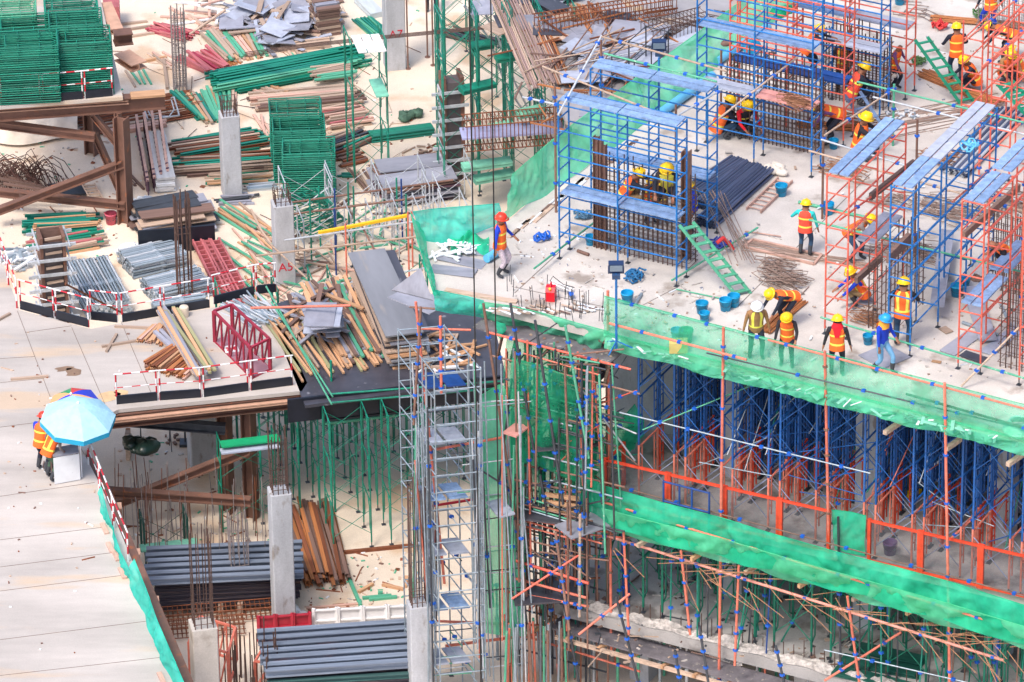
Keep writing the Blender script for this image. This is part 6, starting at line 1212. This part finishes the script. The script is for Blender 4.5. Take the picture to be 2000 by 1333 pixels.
# pipes and rolls along the rear edge
m = MB(); m.tube(W(1275, 232, 12.15), W(1392, 148, 12.15), .14, 12); solo('plastic_pipe', 'thick light blue pipe lying along the rear green net', 'pipe', m, pvc, W(1275, 232, 12))
m = MB(); m.tube(W(1400, 120, 12.15), W(1500, 52, 12.15), .13, 12); solo('plastic_pipe', 'thick light blue pipe further up along the rear green net', 'pipe', m, pvc, W(1400, 120, 12))
m = MB(); m.tube(W(1462, 98, 12.2), W(1476, 88, 12.2), .2, 12); solo('pipe_offcut', 'short dark blue pipe piece at the rear edge', 'pipe', m, cyanp, W(1462, 98, 12))
m = MB(); m.tube(W(950, 506, 12.14), W(972, 492, 12.14), .12, 12); solo('plastic_pipe', 'light blue pipe end beside the worker in the red helmet', 'pipe', m, pvc, W(950, 506, 12))
for i, (x, y, l) in enumerate([(1153, 478, 'at the left end of the nearest rebar wall'), (1225, 592, 'standing behind the front net near the flood lamp'), (1371, 612, 'larger one of the pair between ladder and front net'), (1376, 628, 'smaller one of the pair between ladder and front net'), (1417, 606, 'left of the pair at the ladder foot'), (1433, 598, 'right of the pair at the ladder foot'), (1695, 672, 'beside the thin rebar column foot'), (1707, 452, 'beside the bending worker at the middle scaffold'), (1617, 418, 'inside the red scaffold near its left post'), (1885, 560, 'under the right red scaffold near the boards'), (1868, 578, 'at the foot of the middle blue scaffold'), (1950, 500, 'beside the sitting worker at the right edge'), (1628, 290, 'beside the worker bending at the rebar wall'), (1757, 8, 'at the very top edge of the slab'), (1526, 382, 'small one beside the rusty flat ladder'), (1845, 545, 'between the middle blue scaffold legs')]):
    bucket(x, y, 12, 'blue bucket ' + l, cyanp, 1.15 if i % 3 else .95)
# jerrycan
p = W(1076, 585, 12); r = thing('jerrycan', 'red plastic jerrycan standing on the bare slab', 'jerrycan', p); m = MB()
vs = []; prof = [(-.16, 0), (.16, 0), (.17, .05), (.17, .3), (.08, .42), (-.1, .42), (-.17, .3), (-.17, .05)]
a_ = FD * .3 - GD * .95; a_.normalize(); b_ = Vector((-a_.y, a_.x, 0)); n = 8
vs = [p + a_ * x + UP * z + b_ * s for s in (-.13, .13) for x, z in prof]; m.add(vs, [list(range(n))[::-1], list(range(n, 2 * n))] + [[i, (i + 1) % n, n + (i + 1) % n, n + i] for i in range(n)]); rc = M('jerry_red', (225, 20, 40), .4, 0, .08, 3, 0); part(r, 'body', m, rc)
m = MB(); m.path([p + a_ * x + UP * z for x, z in ((-.1, .4), (-.08, .5), (.05, .5), (.08, .4))], .022, 6); part(r, 'handle', m, rc); m = MB(); m.tube(p + a_ * .12 + UP * .36, p + a_ * .17 + UP * .43, .035, 8); part(r, 'cap', m, yellow)
# concrete screed machine
r = thing('screed_tool', 'small white and blue screeding tool lying beside the red jerrycan', 'tool', W(1100, 570, 12))
m = MB(); m.tube(W(1072, 552, 12.25), W(1116, 570, 12.1), .03); m.tube(W(1078, 548, 12.25), W(1120, 566, 12.1), .03); part(r, 'shaft', m, white); m = MB(); m.tube(W(1114, 574, 12.06), W(1116, 574, 12.2), .07, 8); part(r, 'motor', m, bluec)
m = MB(); m.path([W(1074, 550, 12.3), W(1080, 540, 12.4), W(1100, 556, 12.3), W(1122, 562, 12.1)], .012, 5); part(r, 'cable', m, cable)
def tangle(label, px, py, n, R, mat, z=12, name='hose_tangle'):
    c = W(px, py, z); m = MB()
    for i in range(n):
        pts = []; t0 = rnd() * 6; o = Vector((ru(-R, R) * .5, ru(-R, R) * .5, 0))
        for k in range(7): t = t0 + k * .8; pts.append(c + o + Vector((R * .45 * math.cos(t) * ru(.7, 1.2), R * .45 * math.sin(t) * ru(.7, 1.2), ru(.03, .22))))
        m.path(pts, .03, 5)
    return solo(name, label, 'clamps', m, mat, c)
tangle('pile of bright blue clamps on the bare slab left of the blue scaffold', 1058, 471, 8, .3, bluec, name='clamp_pile')
tangle('dusty blue rope heap inside the left end of the blue scaffold', 1137, 425, 8, .35, M('dusty_blue', (70, 110, 140), .7, 0, .2, 3, 0), name='rope_heap')
tangle('blue clamps and hose beside the flood lamp post', 1240, 545, 9, .4, M('mid_blue', (30, 100, 150), .6, 0, .2, 3, 0))
tangle('red and blue strap heap near the right end of the blue scaffold', 1408, 484, 9, .35, M('strap_blue', (50, 70, 160), .6, 0, .2, 3, 0), name='strap_heap')
tangle('pale blue clamps on the worn boards of the middle blue scaffold', 1892, 292, 7, .3, pvc, 16.9, 'clamp_pile')
tangle('red and yellow strap heap on the slab at the upper right', 1835, 55, 8, .3, M('strap_red', (210, 60, 60), .6, 0, .2, 3, 0), name='strap_heap')
tangle('green plant like netting scrap behind the worker at the upper right', 1915, 33, 8, .3, M('leaf_green', (70, 110, 60), .7, 0, .3, 4, 0), name='net_scrap_heap')
tangle('dark green netting scrap hanging at the red scaffold foot', 1795, 125, 8, .3, M('leaf_green', (70, 110, 60)), name='net_scrap_heap')
m = MB(); m.path([W(1400, 475, 12.5), W(1412, 465, 12.6), W(1424, 476, 12.3), W(1432, 488, 12.1)], .06, 6); solo('orange_strap', 'orange red strap bent over the strap heap', 'strap', m, M('strap_red', (210, 60, 60)), W(1410, 480, 12))
sackm('plastic_sack', 'cream sack lying on the slab above the rusty flat ladder', 'sack', 1518, 338, 12, .5, M('cream_sack', (214, 206, 196), .8, 0, .1, 5, 0), 4)
sackm('green_bundle', 'bright green net bundle tied on the rear scaffold rail', 'net bundle', 1530, 30, 13.4, .5, ng3, 3)
# foam / plywood offcuts at the right foreground
for i, (a, b, w, l, mt, z) in enumerate([((1895, 560), (1930, 665), .5, 'long grey plywood offcut leaning at the right red scaffold', ply, 12.15), ((1850, 690), (1905, 650), .5, 'grey plywood offcut at the foot of the right red scaffold', ply, 12.03), ((1880, 690), (1925, 705), .35, 'dark plywood offcut in front of the grey one', plyd, 12.05), ((1700, 708), (1755, 685), 1.0, 'dark plywood sheet behind the worker in the blue jacket', ply, 12.02), ((1925, 690), (1990, 640), .4, 'pale plywood offcut at the right edge scaffold', greyb, 12.04), ((1820, 705), (1838, 708), .1, 'tiny brown wood offcut on the bare slab', woodo, 12.03), ((1840, 640), (1855, 650), .25, 'small cream board piece near the middle scaffold', wood, 12.03), ((1850, 450), (1830, 600), .4, 'tall grey board leaning inside the middle blue scaffold', ply, 12.5), ((1660, 600), (1705, 585), .3, 'small grey board by the squatting worker', ply, 12.03)]):
    board(l, a, b, z, w, mt, name='plywood_offcut', cat='plywood', th=.03)
m = MB(); m.beam(W(1735, 505, 14.6), W(1775, 465, 14.6), .12, .3); solo('steel_channel', 'brown channel slung under the two bright blue boards', 'channel', m, woodd, W(1735, 505, 14))
for (a, b, z, l) in [((1672, 548), (1720, 505), 13.75, 'dark brown channel on the red scaffold beside the bending worker'), ((1700, 385), (1785, 318), 15.4, 'dark brown channel inside the upper part of the red scaffold'), ((1882, 460), (1990, 365), 15.2, 'dark brown channel high in the right red scaffold')]: board(l, a, b, z, .1, woodd, name='steel_channel', cat='channel', th=.2)
heap('metal_clip', 'small silver clip spilled on the slab near the green clamp post', 'clip', 'spilled clips by the clamp post', 'box', [sack, silver], 30, 1765, 225, 12.01, .5, .4, (.1, .2), (.05, .03), .03)
heap('floor_litter', 'scrap of mortar or paper lying on the bare top slab', 'scrap', 'scraps on the bare slab', 'box', [sack, wood, ply, rubble], 60, 1500, 480, 12.01, 5.5, 7, (.06, .22), (.06, .015), .01)
heap('floor_litter', 'brown debris scrap along the front edge of the top slab', 'scrap', 'scraps along the slab edge', 'box', [wood, woodd, sack], 50, 1060, 606, 12.01, 1.6, .25, (.08, .5), (.07, .02), .02, ang=-.5, spread=.6)
# starter bars along the front left edge and rear edge
t = thing('starter_bars', 'thin starter bars along the left front edge of the top slab', 'rebar', W(1000, 590, 12))
for i in range(46): x = ru(985, 1190); q = W(x, 572 + (x - 985) * .25 + ru(-26, 24), 12); m = MB(); m.tube(q, q + UP * ru(.25, .6) + FD * ru(-.06, .06), .01, 4); part(t, 'bar', m, dark)
t = thing('edge_planks', 'strips of formwork timber along the rear edge of the top slab', 'timber', W(1100, 400, 12))
for i in range(40): x = ru(1000, 1240); q = W(x, 452 - (x - 1000) * .76 + ru(0, 14), 12.02); m = MB(); m.obox(q, GD * ru(.3, .9), FD * ru(.05, .14), UP * .03); part(t, 'strip', m, [wood, sack, woodd][i % 3])
for a, b in [((1005, 573), (1095, 490)), ((1230, 610), (1335, 555)), ((1000, 560), (1180, 600)), ((1440, 600), (1700, 340))]: m = MB(); m.beam(W(*a, 12), W(*b, 12), .03, .008); part(bld, 'slab_joint', m, M('joint_grey', (120, 112, 108), .9))
m = MB(); m.beam(W(870, 566, 12.03), W(1010, 590, 12.03), .18, .05); solo('edge_board', 'light edge board along the front left corner of the slab', 'board', m, wood, W(870, 566, 12))
# flood lamps
def lamp(label, px, py, h, mat, tilt=1, z=12):
    p = W(px, py, z); r = thing('flood_lamp', label, 'lamp', p); m = MB(); m.tube(p, p + UP * h, .036, 8); part(r, 'post', m, mat)
    for k in range(3): a = k * 2.1; m = MB(); m.tube(p + UP * .25, p + Vector((.45 * math.cos(a), .45 * math.sin(a), .02)), .02, 5); part(r, 'foot', m, mat)
    c = p + UP * (h + .22); a = Vector((1, 0, 0)); d = Vector((0, -1, -.35)).normalized(); u = a.cross(d)
    m = MB(); m.obox(c, a * .42, d * .16, u * .3); m.obox(c + u * .19 - d * .05, a * .44, d * .2, u * .1); part(r, 'head', m, M('lamp_navy', (36, 58, 96), .4, .3, .2, 3, 0))
    m = MB(); m.obox(c + d * .085, a * .34, d * .012, u * .22); part(r, 'glass', m, M('lamp_glass', (120, 140, 160), .15, 0, .1, 3, 0)); m = MB(); m.obox(c - UP * .3, a * .22, d * .12, u * .16); part(r, 'ballast', m, M('lamp_ballast', (50, 80, 120), .5, .2, .2, 3, 0))
    return r
lamp('flood lamp on a blue post in front of the nearest blue scaffold', 1204, 682, 2.35, blue)
lamp('flood lamp on a thin blue post behind the nearest blue scaffold', 1287, 225, 2.1, blue)
# big suspended grey bag
sackm('tool_bag', 'dark brown tool bag hanging from the right red scaffold', 'bag', 1905, 545, 12.6, .35, woodd, 2)
sackm('tool_bag', 'brown bag hanging under the tallest blue scaffold', 'bag', 1508, 108, 13.2, .25, woodd, 1)
sackm('tool_bag', 'brown bag hanging from the left post of the tallest blue scaffold', 'bag', 1418, 90, 13.2, .3, woodd, 1)

# small litter nobody could count
def litter(name, label, n, reg, z, mats, smin=.03, smax=.16):
    m = MB()
    for i in range(n):
        x0, y0, x1, y1 = random.choice(reg); p = W(ru(x0, x1), ru(y0, y1), z); a = rnd() * 6.28; l = ru(smin, smax); w = ru(.02, .06) if i % 3 else l * ru(.4, 1); u = Vector((math.cos(a), math.sin(a), 0)); v = Vector((-u.y, u.x, 0))
        if i % 9 == 0: l *= 5; w = .03
        m.obox(p + UP * .015, u * l, v * w, UP * .03, i % len(mats))
    o = link(name, m.mesh(name, mats)); tag(o, label, 'litter'); o['kind'] = 'stuff'
litter('floor_litter', 'small scraps of wood and paper scattered over the sandy left floor', 900, [(230, 0, 860, 560), (230, 230, 860, 560), (590, 1080, 820, 1230), (0, 230, 240, 520), (230, 860, 560, 1080)], 0, [wood, woodd, sack, rust, greenl, rubble])
litter('slab_litter', 'small mortar crumbs, wire and paper scraps scattered over the bare top slab', 420, [(1000, 440, 1180, 590), (1340, 400, 1700, 690), (1640, 60, 1950, 260), (1700, 560, 1990, 740), (1190, 560, 1450, 650)], 12.0, [sack, ply, tieg, rubble, conc, wood], .02, .1)
litter('deck_litter', 'small crumbs and scraps scattered over the steel deck', 70, [(0, 620, 420, 760), (0, 760, 100, 1000), (0, 950, 190, 1300)], ZL, [wood, woodd, sack, rust], .02, .1)
litter('storey_litter', 'debris scattered on the lower floor among the green shores', 400, [(1150, 1050, 1980, 1300)], Z1, [woodd, rubble, dark, wood], .03, .2)
# ================================================================== PEOPLE
skin = M('skin', (150, 100, 76), .6, 0, .08, 5, .08)
def pm(k, c, rough=.85): return M('cloth_' + k, c, rough, 0, .18, 9, 0)
bootm = pm('boots', (58, 60, 66)); dkn = pm('navy', (28, 34, 52)); jeans = pm('jeans', (44, 74, 104)); blk = pm('black', (36, 34, 42)); turq = pm('turquoise', (40, 190, 190)); roy = pm('royal', (20, 60, 190)); khaki = pm('khaki', (150, 125, 90)); floral = M('cloth_floral', (190, 175, 185), .8, 0, .45, 30, 0); lj = pm('lightjeans', (110, 160, 200)); brn = pm('brownjacket', (150, 112, 74)); camo = M('cloth_camo', (70, 100, 80), .8, 0, .6, 14, 0)
vest_o = pm('vest', (250, 105, 40)); vest_r = pm('vest_red', (240, 80, 60)); vest_y = pm('reflective', (250, 225, 90)); scr = pm('scarf_red', (220, 20, 40)); sco = pm('scarf_orange', (245, 160, 60)); grey_t = pm('grey', (120, 110, 110)); purp = pm('purple', (110, 70, 120))
hel = {'y': M('helmet_yellow', (250, 200, 20), .3, 0, .04, 3, 0), 'w': M('helmet_white', (235, 235, 235), .3, 0, .04, 3, 0), 'r': M('helmet_red', (235, 60, 40), .3, 0, .04, 3, 0), 'b': M('helmet_blue', (40, 150, 215), .3, 0, .04, 3, 0)}
def ik(a, b, l1, l2, hint):
    a = Vector(a); b = Vector(b); d = b - a; L = min(d.length, (l1 + l2) * .999)
    if d.length > L: b = a + d.normalized() * L
    d = (b - a).normalized(); h = Vector(hint); h = (h - d * h.dot(d)); h = h.normalized() if h.length > 1e-4 else d.orthogonal()
    x = (l1 * l1 - l2 * l2 + L * L) / (2 * L); y = math.sqrt(max(0, l1 * l1 - x * x)); return a + d * x + h * y, b
def person(label, px, py, face, pose='stand', shirt=dkn, pants=jeans, vest=vest_o, helmet='y', z=12, s=1.0, scarf=None, arms=None, lean=None, stripes='h', look=.25, name='person', boots=None, swing=0.0):
    """face: world angle (deg) the person faces; local y forward"""
    P = W(px, py, z)
    po = {'stand': dict(hip=.9, lean=.04, feet=[(-.12, .02, 0), (.12, -.02, 0)], hands=[(-.3, .12, .82), (.3, .1, .82)]),
          'walk': dict(hip=.9, lean=.06, feet=[(-.1, .22, 0), (.1, -.2, .02)], hands=[(-.28, .2, .9), (.3, -.05, .85)]),
          'look': dict(hip=.9, lean=.2, feet=[(-.13, .04, 0), (.13, -.04, 0)], hands=[(-.24, .35, .95), (.26, .3, .9)]),
          'bend': dict(hip=.85, lean=1.15, feet=[(-.14, .05, 0), (.16, -.1, 0)], hands=[(-.16, .6, .42), (.18, .62, .5)]),
          'lean': dict(hip=.86, lean=.65, feet=[(-.13, .12, 0), (.16, -.2, 0)], hands=[(-.2, .72, .95), (.2, .75, 1.0)]),
          'squat': dict(hip=.3, lean=.4, feet=[(-.16, .2, 0), (.16, .1, 0)], hands=[(-.18, .6, .35), (.2, .55, .4)]),
          'sit': dict(hip=.1, lean=.15, feet=[(-.14, .45, -.38), (.14, .42, -.38)], hands=[(-.2, .4, .25), (.2, .42, .28)])}[pose]
    po = dict(po)
    if arms: po['hands'] = arms
    if lean is not None: po['lean'] = lean
    L = po['lean']; hip = Vector((0, -.25 * math.sin(L) if pose in ('bend', 'lean') else 0, po['hip'])); sd_ = Vector((0, math.sin(L), math.cos(L)))
    waist = hip + sd_ * .2; chest = hip + sd_ * .42; neck = hip + sd_ * .56; hl = L * .7 + look; hd = Vector((0, math.sin(hl), math.cos(hl))); hc = neck + hd * .09; ht = neck + hd * .24; fwd = Vector((0, math.cos(hl), -math.sin(hl)))
    V = []; E = []; R = []; Z = []
    def v(p, r, zone): V.append(Vector(p)); R.append(r if isinstance(r, tuple) else (r, r)); Z.append(zone); return len(V) - 1
    def e(a, b): E.append((a, b)); return b
    i0 = v(hip, (.15, .12), 1); iw = e(i0, v(waist, (.135, .1), 0)); ic = e(iw, v(chest, (.16, .115), 0)); ine = e(ic, v(neck, .06, 2)); ih = e(ine, v(hc, (.08, .09), 2)); it = e(ih, v(ht, (.075, .085), 2))
    e(ih, v(hc + fwd * .115 + hd * .02, .016, 2)); 
    for sg in (-1, 1): e(ih, v(hc + Vector((sg * .09, 0, .02)), .016, 2))
    for k, sg in enumerate((-1, 1)):
        hj = hip + Vector((sg * .095, 0, -.03)); ft = Vector(po['feet'][k]); an = ft + Vector((0, 0, .09)); fk = (0, 1, .35) if pose in ('squat', 'sit') else (sg * .1, 1, .1)
        kn, an = ik(hj, an, .43, .42, fk); a = e(i0, v(hj, .095, 1)); a = e(a, v(hj.lerp(kn, .5), .082, 1)); a = e(a, v(kn, .062, 1)); a = e(a, v(kn.lerp(an, .4), .062, 1)); a = e(a, v(an, .05, 3)); e(a, v(an + Vector((sg * .02, .15, -.055)), .04, 3))
        sh = chest + sd_ * .08 + Vector((sg * .185, 0, 0)); hn = Vector(po['hands'][k]) + (Vector((0, 0, 0)) if arms or pose not in ('stand',) else Vector((0, 0, 0)))
        el, wr = ik(sh, hn, .28, .25, (sg * .6, -.7, -.5)); a = e(ic, v(sh, .065, 0)); a = e(a, v(sh.lerp(el, .5), .052, 0)); a = e(a, v(el, .043, 0)); a = e(a, v(el.lerp(wr, .85), .034, 0)); a = e(a, v(wr, .026, 2))
        d = (wr - el).normalized(); sdv = d.cross(Vector((0, 0, 1))); sdv = sdv.normalized() if sdv.length > .1 else Vector((1, 0, 0)); pc = e(a, v(wr + d * .05, (.034, .02), 2))
        for f in range(4): o = sdv * (f - 1.5) * .019; b = e(pc, v(wr + d * (.1 + .008 * (1 - abs(f - 1.3))) + o, .0095, 2)); e(b, v(wr + d * (.145 - .008 * abs(f - 1.2)) + o - Vector((0, 0, .02)), .008, 2))
        e(pc, v(wr + d * .075 - sdv * .05 * sg, .0095, 2))
    me = bpy.data.meshes.new('sk'); me.from_pydata(V, E, []); ob = bpy.data.objects.new('sk', me); COL.objects.link(ob)
    bm = bmesh.new(); bm.from_mesh(me); sl_ = bm.verts.layers.skin.verify(); bm.verts.ensure_lookup_table()
    for i, b in enumerate(bm.verts): b[sl_].radius = R[i]; b[sl_].use_root = (i == 0)
    bm.to_mesh(me); bm.free(); md = ob.modifiers.new('s', 'SKIN'); md.use_smooth_shade = True; sb = ob.modifiers.new('b', 'SUBSURF'); sb.levels = 1; sb.render_levels = 1
    dg = bpy.context.evaluated_depsgraph_get(); bmesh_ = bpy.data.meshes.new_from_object(ob.evaluated_get(dg)); bpy.data.objects.remove(ob); bmesh_.name = 'body'
    bmesh_.materials.clear()
    for m_ in (shirt, pants, skin, boots or bootm): bmesh_.materials.append(m_)
    segs = [(V[a], V[b], max(Z[a], 0) if Z[a] == Z[b] else (Z[b])) for a, b in E]
    for pl_ in bmesh_.polygons:
        c = pl_.center; best = 9; zz = 0
        for a, b, q in segs:
            d = b - a; t = max(0, min(1, (c - a).dot(d) / max(1e-9, d.length_squared))); dist = (c - a - d * t).length
            if dist < best: best = dist; zz = q
        if zz == 0 and c.z < hip.z + .02 and abs(c.x) < .2 and pose not in ('bend',): zz = 1 if (c - hip).dot(sd_) < .06 else 0
        pl_.material_index = zz; pl_.use_smooth = True
    rz = math.radians(face - 90); root = thing(name, label, 'person', P, None, rz); root.scale = (s * 1.14, s * 1.14, s)
    body = link('body', bmesh_, root)
    def child(nm, mb, mats, par=None): return link(nm, mb.mesh(nm, mats), par or root)
    X = Vector((1, 0, 0)); B = sd_.cross(X) * -1      # back-front axis
    Fw = X.cross(sd_) * -1
    if vest is not None:
        m = MB(); nr = 16; prof = [(-.1, .185, .15), (.0, .18, .148), (.06, .17, .14), (.11, .168, .137), (.16, .166, .134), (.25, .172, .132), (.31, .18, .134), (.36, .185, .135), (.43, .188, .13), (.5, .17, .112), (.56, .11, .08)]
        vs = [hip + sd_ * t + X * rx * math.cos(2 * math.pi * k / nr) + Fw * ry * math.sin(2 * math.pi * k / nr) for t, rx, ry in prof for k in range(nr)]
        for j in range(len(prof) - 1):
            for k in range(nr):
                mi = 1 if (j in (2, 6) and stripes in ('h', 'hv')) or (stripes in ('v', 'hv', 'x') and j >= 3 and k in (2, 5, 10, 13)) or (stripes in ('v', 'x') and j == 2) else 0
                o = len(m.v); m.v += [vs[j * nr + k], vs[j * nr + (k + 1) % nr], vs[(j + 1) * nr + (k + 1) % nr], vs[(j + 1) * nr + k]]; m.f.append([o, o + 1, o + 2, o + 3]); m.m.append(mi); m.s.append(True)
        child('vest', m, [vest, vest_y])
    if scarf is not None:
        m = MB(); m.lathe([(.15, -.1), (.14, .0), (.105, .07), (.1, .12)], 12, (0, 0, 0)); 
        for q in range(len(m.v)): m.v[q] = neck + X * m.v[q].x + Fw * m.v[q].y * .85 + sd_ * m.v[q].z
        o = len(m.v); m.add([neck + Fw * -.13 + X * -.1, neck + Fw * -.13 + X * .1, neck + Fw * -.15 + X * .05 - sd_ * .25, neck + Fw * -.15 - X * .05 - sd_ * .25], [[0, 1, 2, 3]]); child('scarf', m, scarf)
    if helmet:
        m = MB(); prof = [(.0, .135), (.05, .128), (.09, .105), (.118, .065), (.125, .02), (.128, .0)]; m.lathe(prof[::-1], 14, (0, 0, 0)); m.lathe([(.126, .002), (.16, -.012), (.126, -.006)], 14, (0, 0, 0), sy=1.12)
        m.obox((0, 0, .128), (.03, 0, 0), (0, .16, 0), (0, 0, .02)); hc2 = hc + hd * .09; hx = fwd.cross(hd)
        m.v = [hc2 + X * q.x + fwd * q.y + hd * q.z for q in m.v]; child('helmet', m, hel[helmet])
        m = MB(); m.lathe([(.088, -.075), (.094, -.02), (.1, .02)], 10, (0, 0, 0)); m.v = [hc2 + X * q.x + fwd * (q.y * .9 - .02) + hd * q.z for q in m.v if True]; child('hair', m, blk)
    return root
A = math.degrees(math.atan2(FD.y, FD.x))
person('worker in red helmet, blue shirt and patterned trousers at the slab corner', 977, 538, -20, 'stand', roy, floral, vest_o, 'r', s=1.12, arms=[(-.25, .25, 1.0), (.3, .0, .85)], look=.1)
person('worker with turquoise sleeves and orange vest standing back turned by the red scaffold', 1572, 501, 75, 'stand', turq, jeans, vest_r, 'y', arms=[(-.33, .3, 1.15), (.3, .1, .85)])
person('worker bending at the red scaffold with a grey sleeve stretched down', 1672, 510, -25, 'bend', grey_t, jeans, vest_o, 'y', s=1.05, lean=.8, arms=[(-.2, .75, .8), (.15, .6, .65)])
person('worker squatting in blue shirt and khaki trousers inside the red scaffold', 1686, 592, 195, 'squat', roy, khaki, vest_o, 'y', stripes='v', s=1.1)
person('worker bending forward over orange rods left of the yellow helmet pair', 1532, 640, 215, 'bend', dkn, dkn, vest_o, 'y', s=1.05)
person('worker in white helmet and brown jacket with yellow straps', 1476, 697, -85, 'look', brn, dkn, brn, 'w', s=1.05, stripes='v', arms=[(-.3, .1, .85), (.3, .1, .85)], look=.3)
person('worker in orange vest and black sleeves looking down behind the net', 1537, 713, -100, 'look', blk, dkn, vest_o, 'y', look=.4)
person('worker in orange vest with bright red scarf behind the net', 1634, 735, 85, 'stand', blk, dkn, vest_o, 'y', scarf=scr, s=1.05, arms=[(-.32, 0, .82), (.32, .02, .82)])
person('worker in blue helmet, orange neck scarf and blue jacket', 1722, 728, -40, 'walk', roy, lj, None, 'b', scarf=sco, s=1.05, arms=[(-.2, .25, 1.0), (.25, .1, .85)])
person('worker seen from behind with yellow crossed straps beside the blue scaffold', 1762, 678, 80, 'stand', blk, jeans, vest_o, 'y', s=1.2, stripes='x', arms=[(-.25, .35, 1.1), (.25, .35, 1.1)])
person('worker seen from behind on bare slab beside the long green ladder', 1867, 160, 95, 'stand', dkn, jeans, vest_o, 'y', s=1.08, arms=[(-.3, .25, 1.05), (.22, .3, 1.0)])
person('worker in blue trousers standing at the top right edge', 1934, 66, 120, 'walk', dkn, roy, vest_o, 'y', s=1.05)
person('worker bending low with orange back at the upper right', 1962, 118, 180, 'bend', dkn, dkn, vest_o, 'y', look=.4)
person('worker squatting with yellow helmet below the bending one at the upper right', 1963, 158, -70, 'squat', brn, dkn, vest_o, 'y', s=1.1)
person('worker cut by the right edge near the green ladder', 1996, 160, 170, 'squat', brn, dkn, vest_o, 'y', s=1.1)
person('worker in black trousers sitting on the low boards at the right edge', 1984, 522, 200, 'squat', blk, blk, vest_o, None, z=13.6, s=1.15, lean=.9)
person('worker stepping on the blue scaffold with striped black trousers', 1583, 148, 10, 'lean', dkn, dkn, vest_o, 'y', z=13.2, lean=.45, arms=[(-.1, .65, 1.1), (.2, .65, 1.15)])
person('worker with yellow vest standing behind the rear rebar wall', 1645, 178, -90, 'stand', dkn, dkn, vest_o, 'y', stripes='x')
person('worker crouching beside the blue stepladder in an orange vest', 1662, 205, 20, 'squat', dkn, dkn, vest_r, 'y', s=1.2, z=12.3)
person('worker bending at the right end of the rebar wall with orange back', 1622, 278, 190, 'bend', purp, dkn, vest_o, 'y', s=1.05)
person('worker crouching left of the two bright blue boards', 1676, 308, -10, 'squat', blk, blk, vest_o, 'y', s=1.3, lean=.15, arms=[(-.1, .55, .6), (.2, .55, .6)])
person('worker in dark red clothes inside the second rebar wall', 1447, 262, -60, 'squat', scr, dkn, blk, 'y', s=1.15)
person('worker squatting in orange vest beside the fan of blue rope', 1400, 270, 20, 'squat', dkn, jeans, vest_o, 'y', s=1.2)
person('worker in orange vest reaching along the nearest blue scaffold', 1215, 405, 0, 'squat', dkn, khaki, vest_o, 'y', z=13.6, s=1.15, lean=.5, arms=[(-.1, .75, .75), (.1, .7, .7)])
person('worker in dark clothes crouching on the rear boards of the nearest blue scaffold', 1306, 388, -100, 'squat', dkn, dkn, vest_y, 'y', z=13.8, s=1.2, stripes='n')
person('worker low behind the boards, left of two inside the nearest scaffold', 1268, 435, -60, 'stand', brn, dkn, vest_o, 'y', s=.85, look=.5)
person('worker low behind the boards, right of two inside the nearest scaffold', 1293, 437, -80, 'stand', khaki, dkn, brn, 'y', s=.85, look=.5)
person('worker in blue shirt and yellow straps at the right end of the rebar wall', 1352, 455, 200, 'stand', roy, dkn, roy, 'y', stripes='v', s=.95, look=.4)
person('worker with purple sleeves carrying a cream sack beside the rear rebar wall', 1745, 175, -30, 'look', purp, dkn, vest_o, None, s=.9)
sackm('cloth_sack', 'cream cloth sack held by the worker beside the rear rebar wall', 'sack', 1737, 150, 12.6, .32, M('cream_sack', (214, 206, 196)), 3)
person('worker in blue shirt and red helmet at the board table under the umbrella', 82, 922, 60, 'look', roy, dkn, vest_o, 'r', z=ZL, s=1.08)
person('worker in camouflage trousers and orange vest under the pale blue umbrella', 96, 938, 40, 'look', grey_t, camo, vest_o, 'r', z=ZL, s=1.05, lean=.5, stripes='v')
person('worker kneeling among the rods below the top right red scaffold', 1905, 175, 200, 'squat', dkn, dkn, vest_o, 'y', s=1.1)
person('tiny worker in yellow behind the green shores at the top edge', 843, 22, -90, 'stand', vest_y, dkn, vest_y, 'r', z=0, s=1)
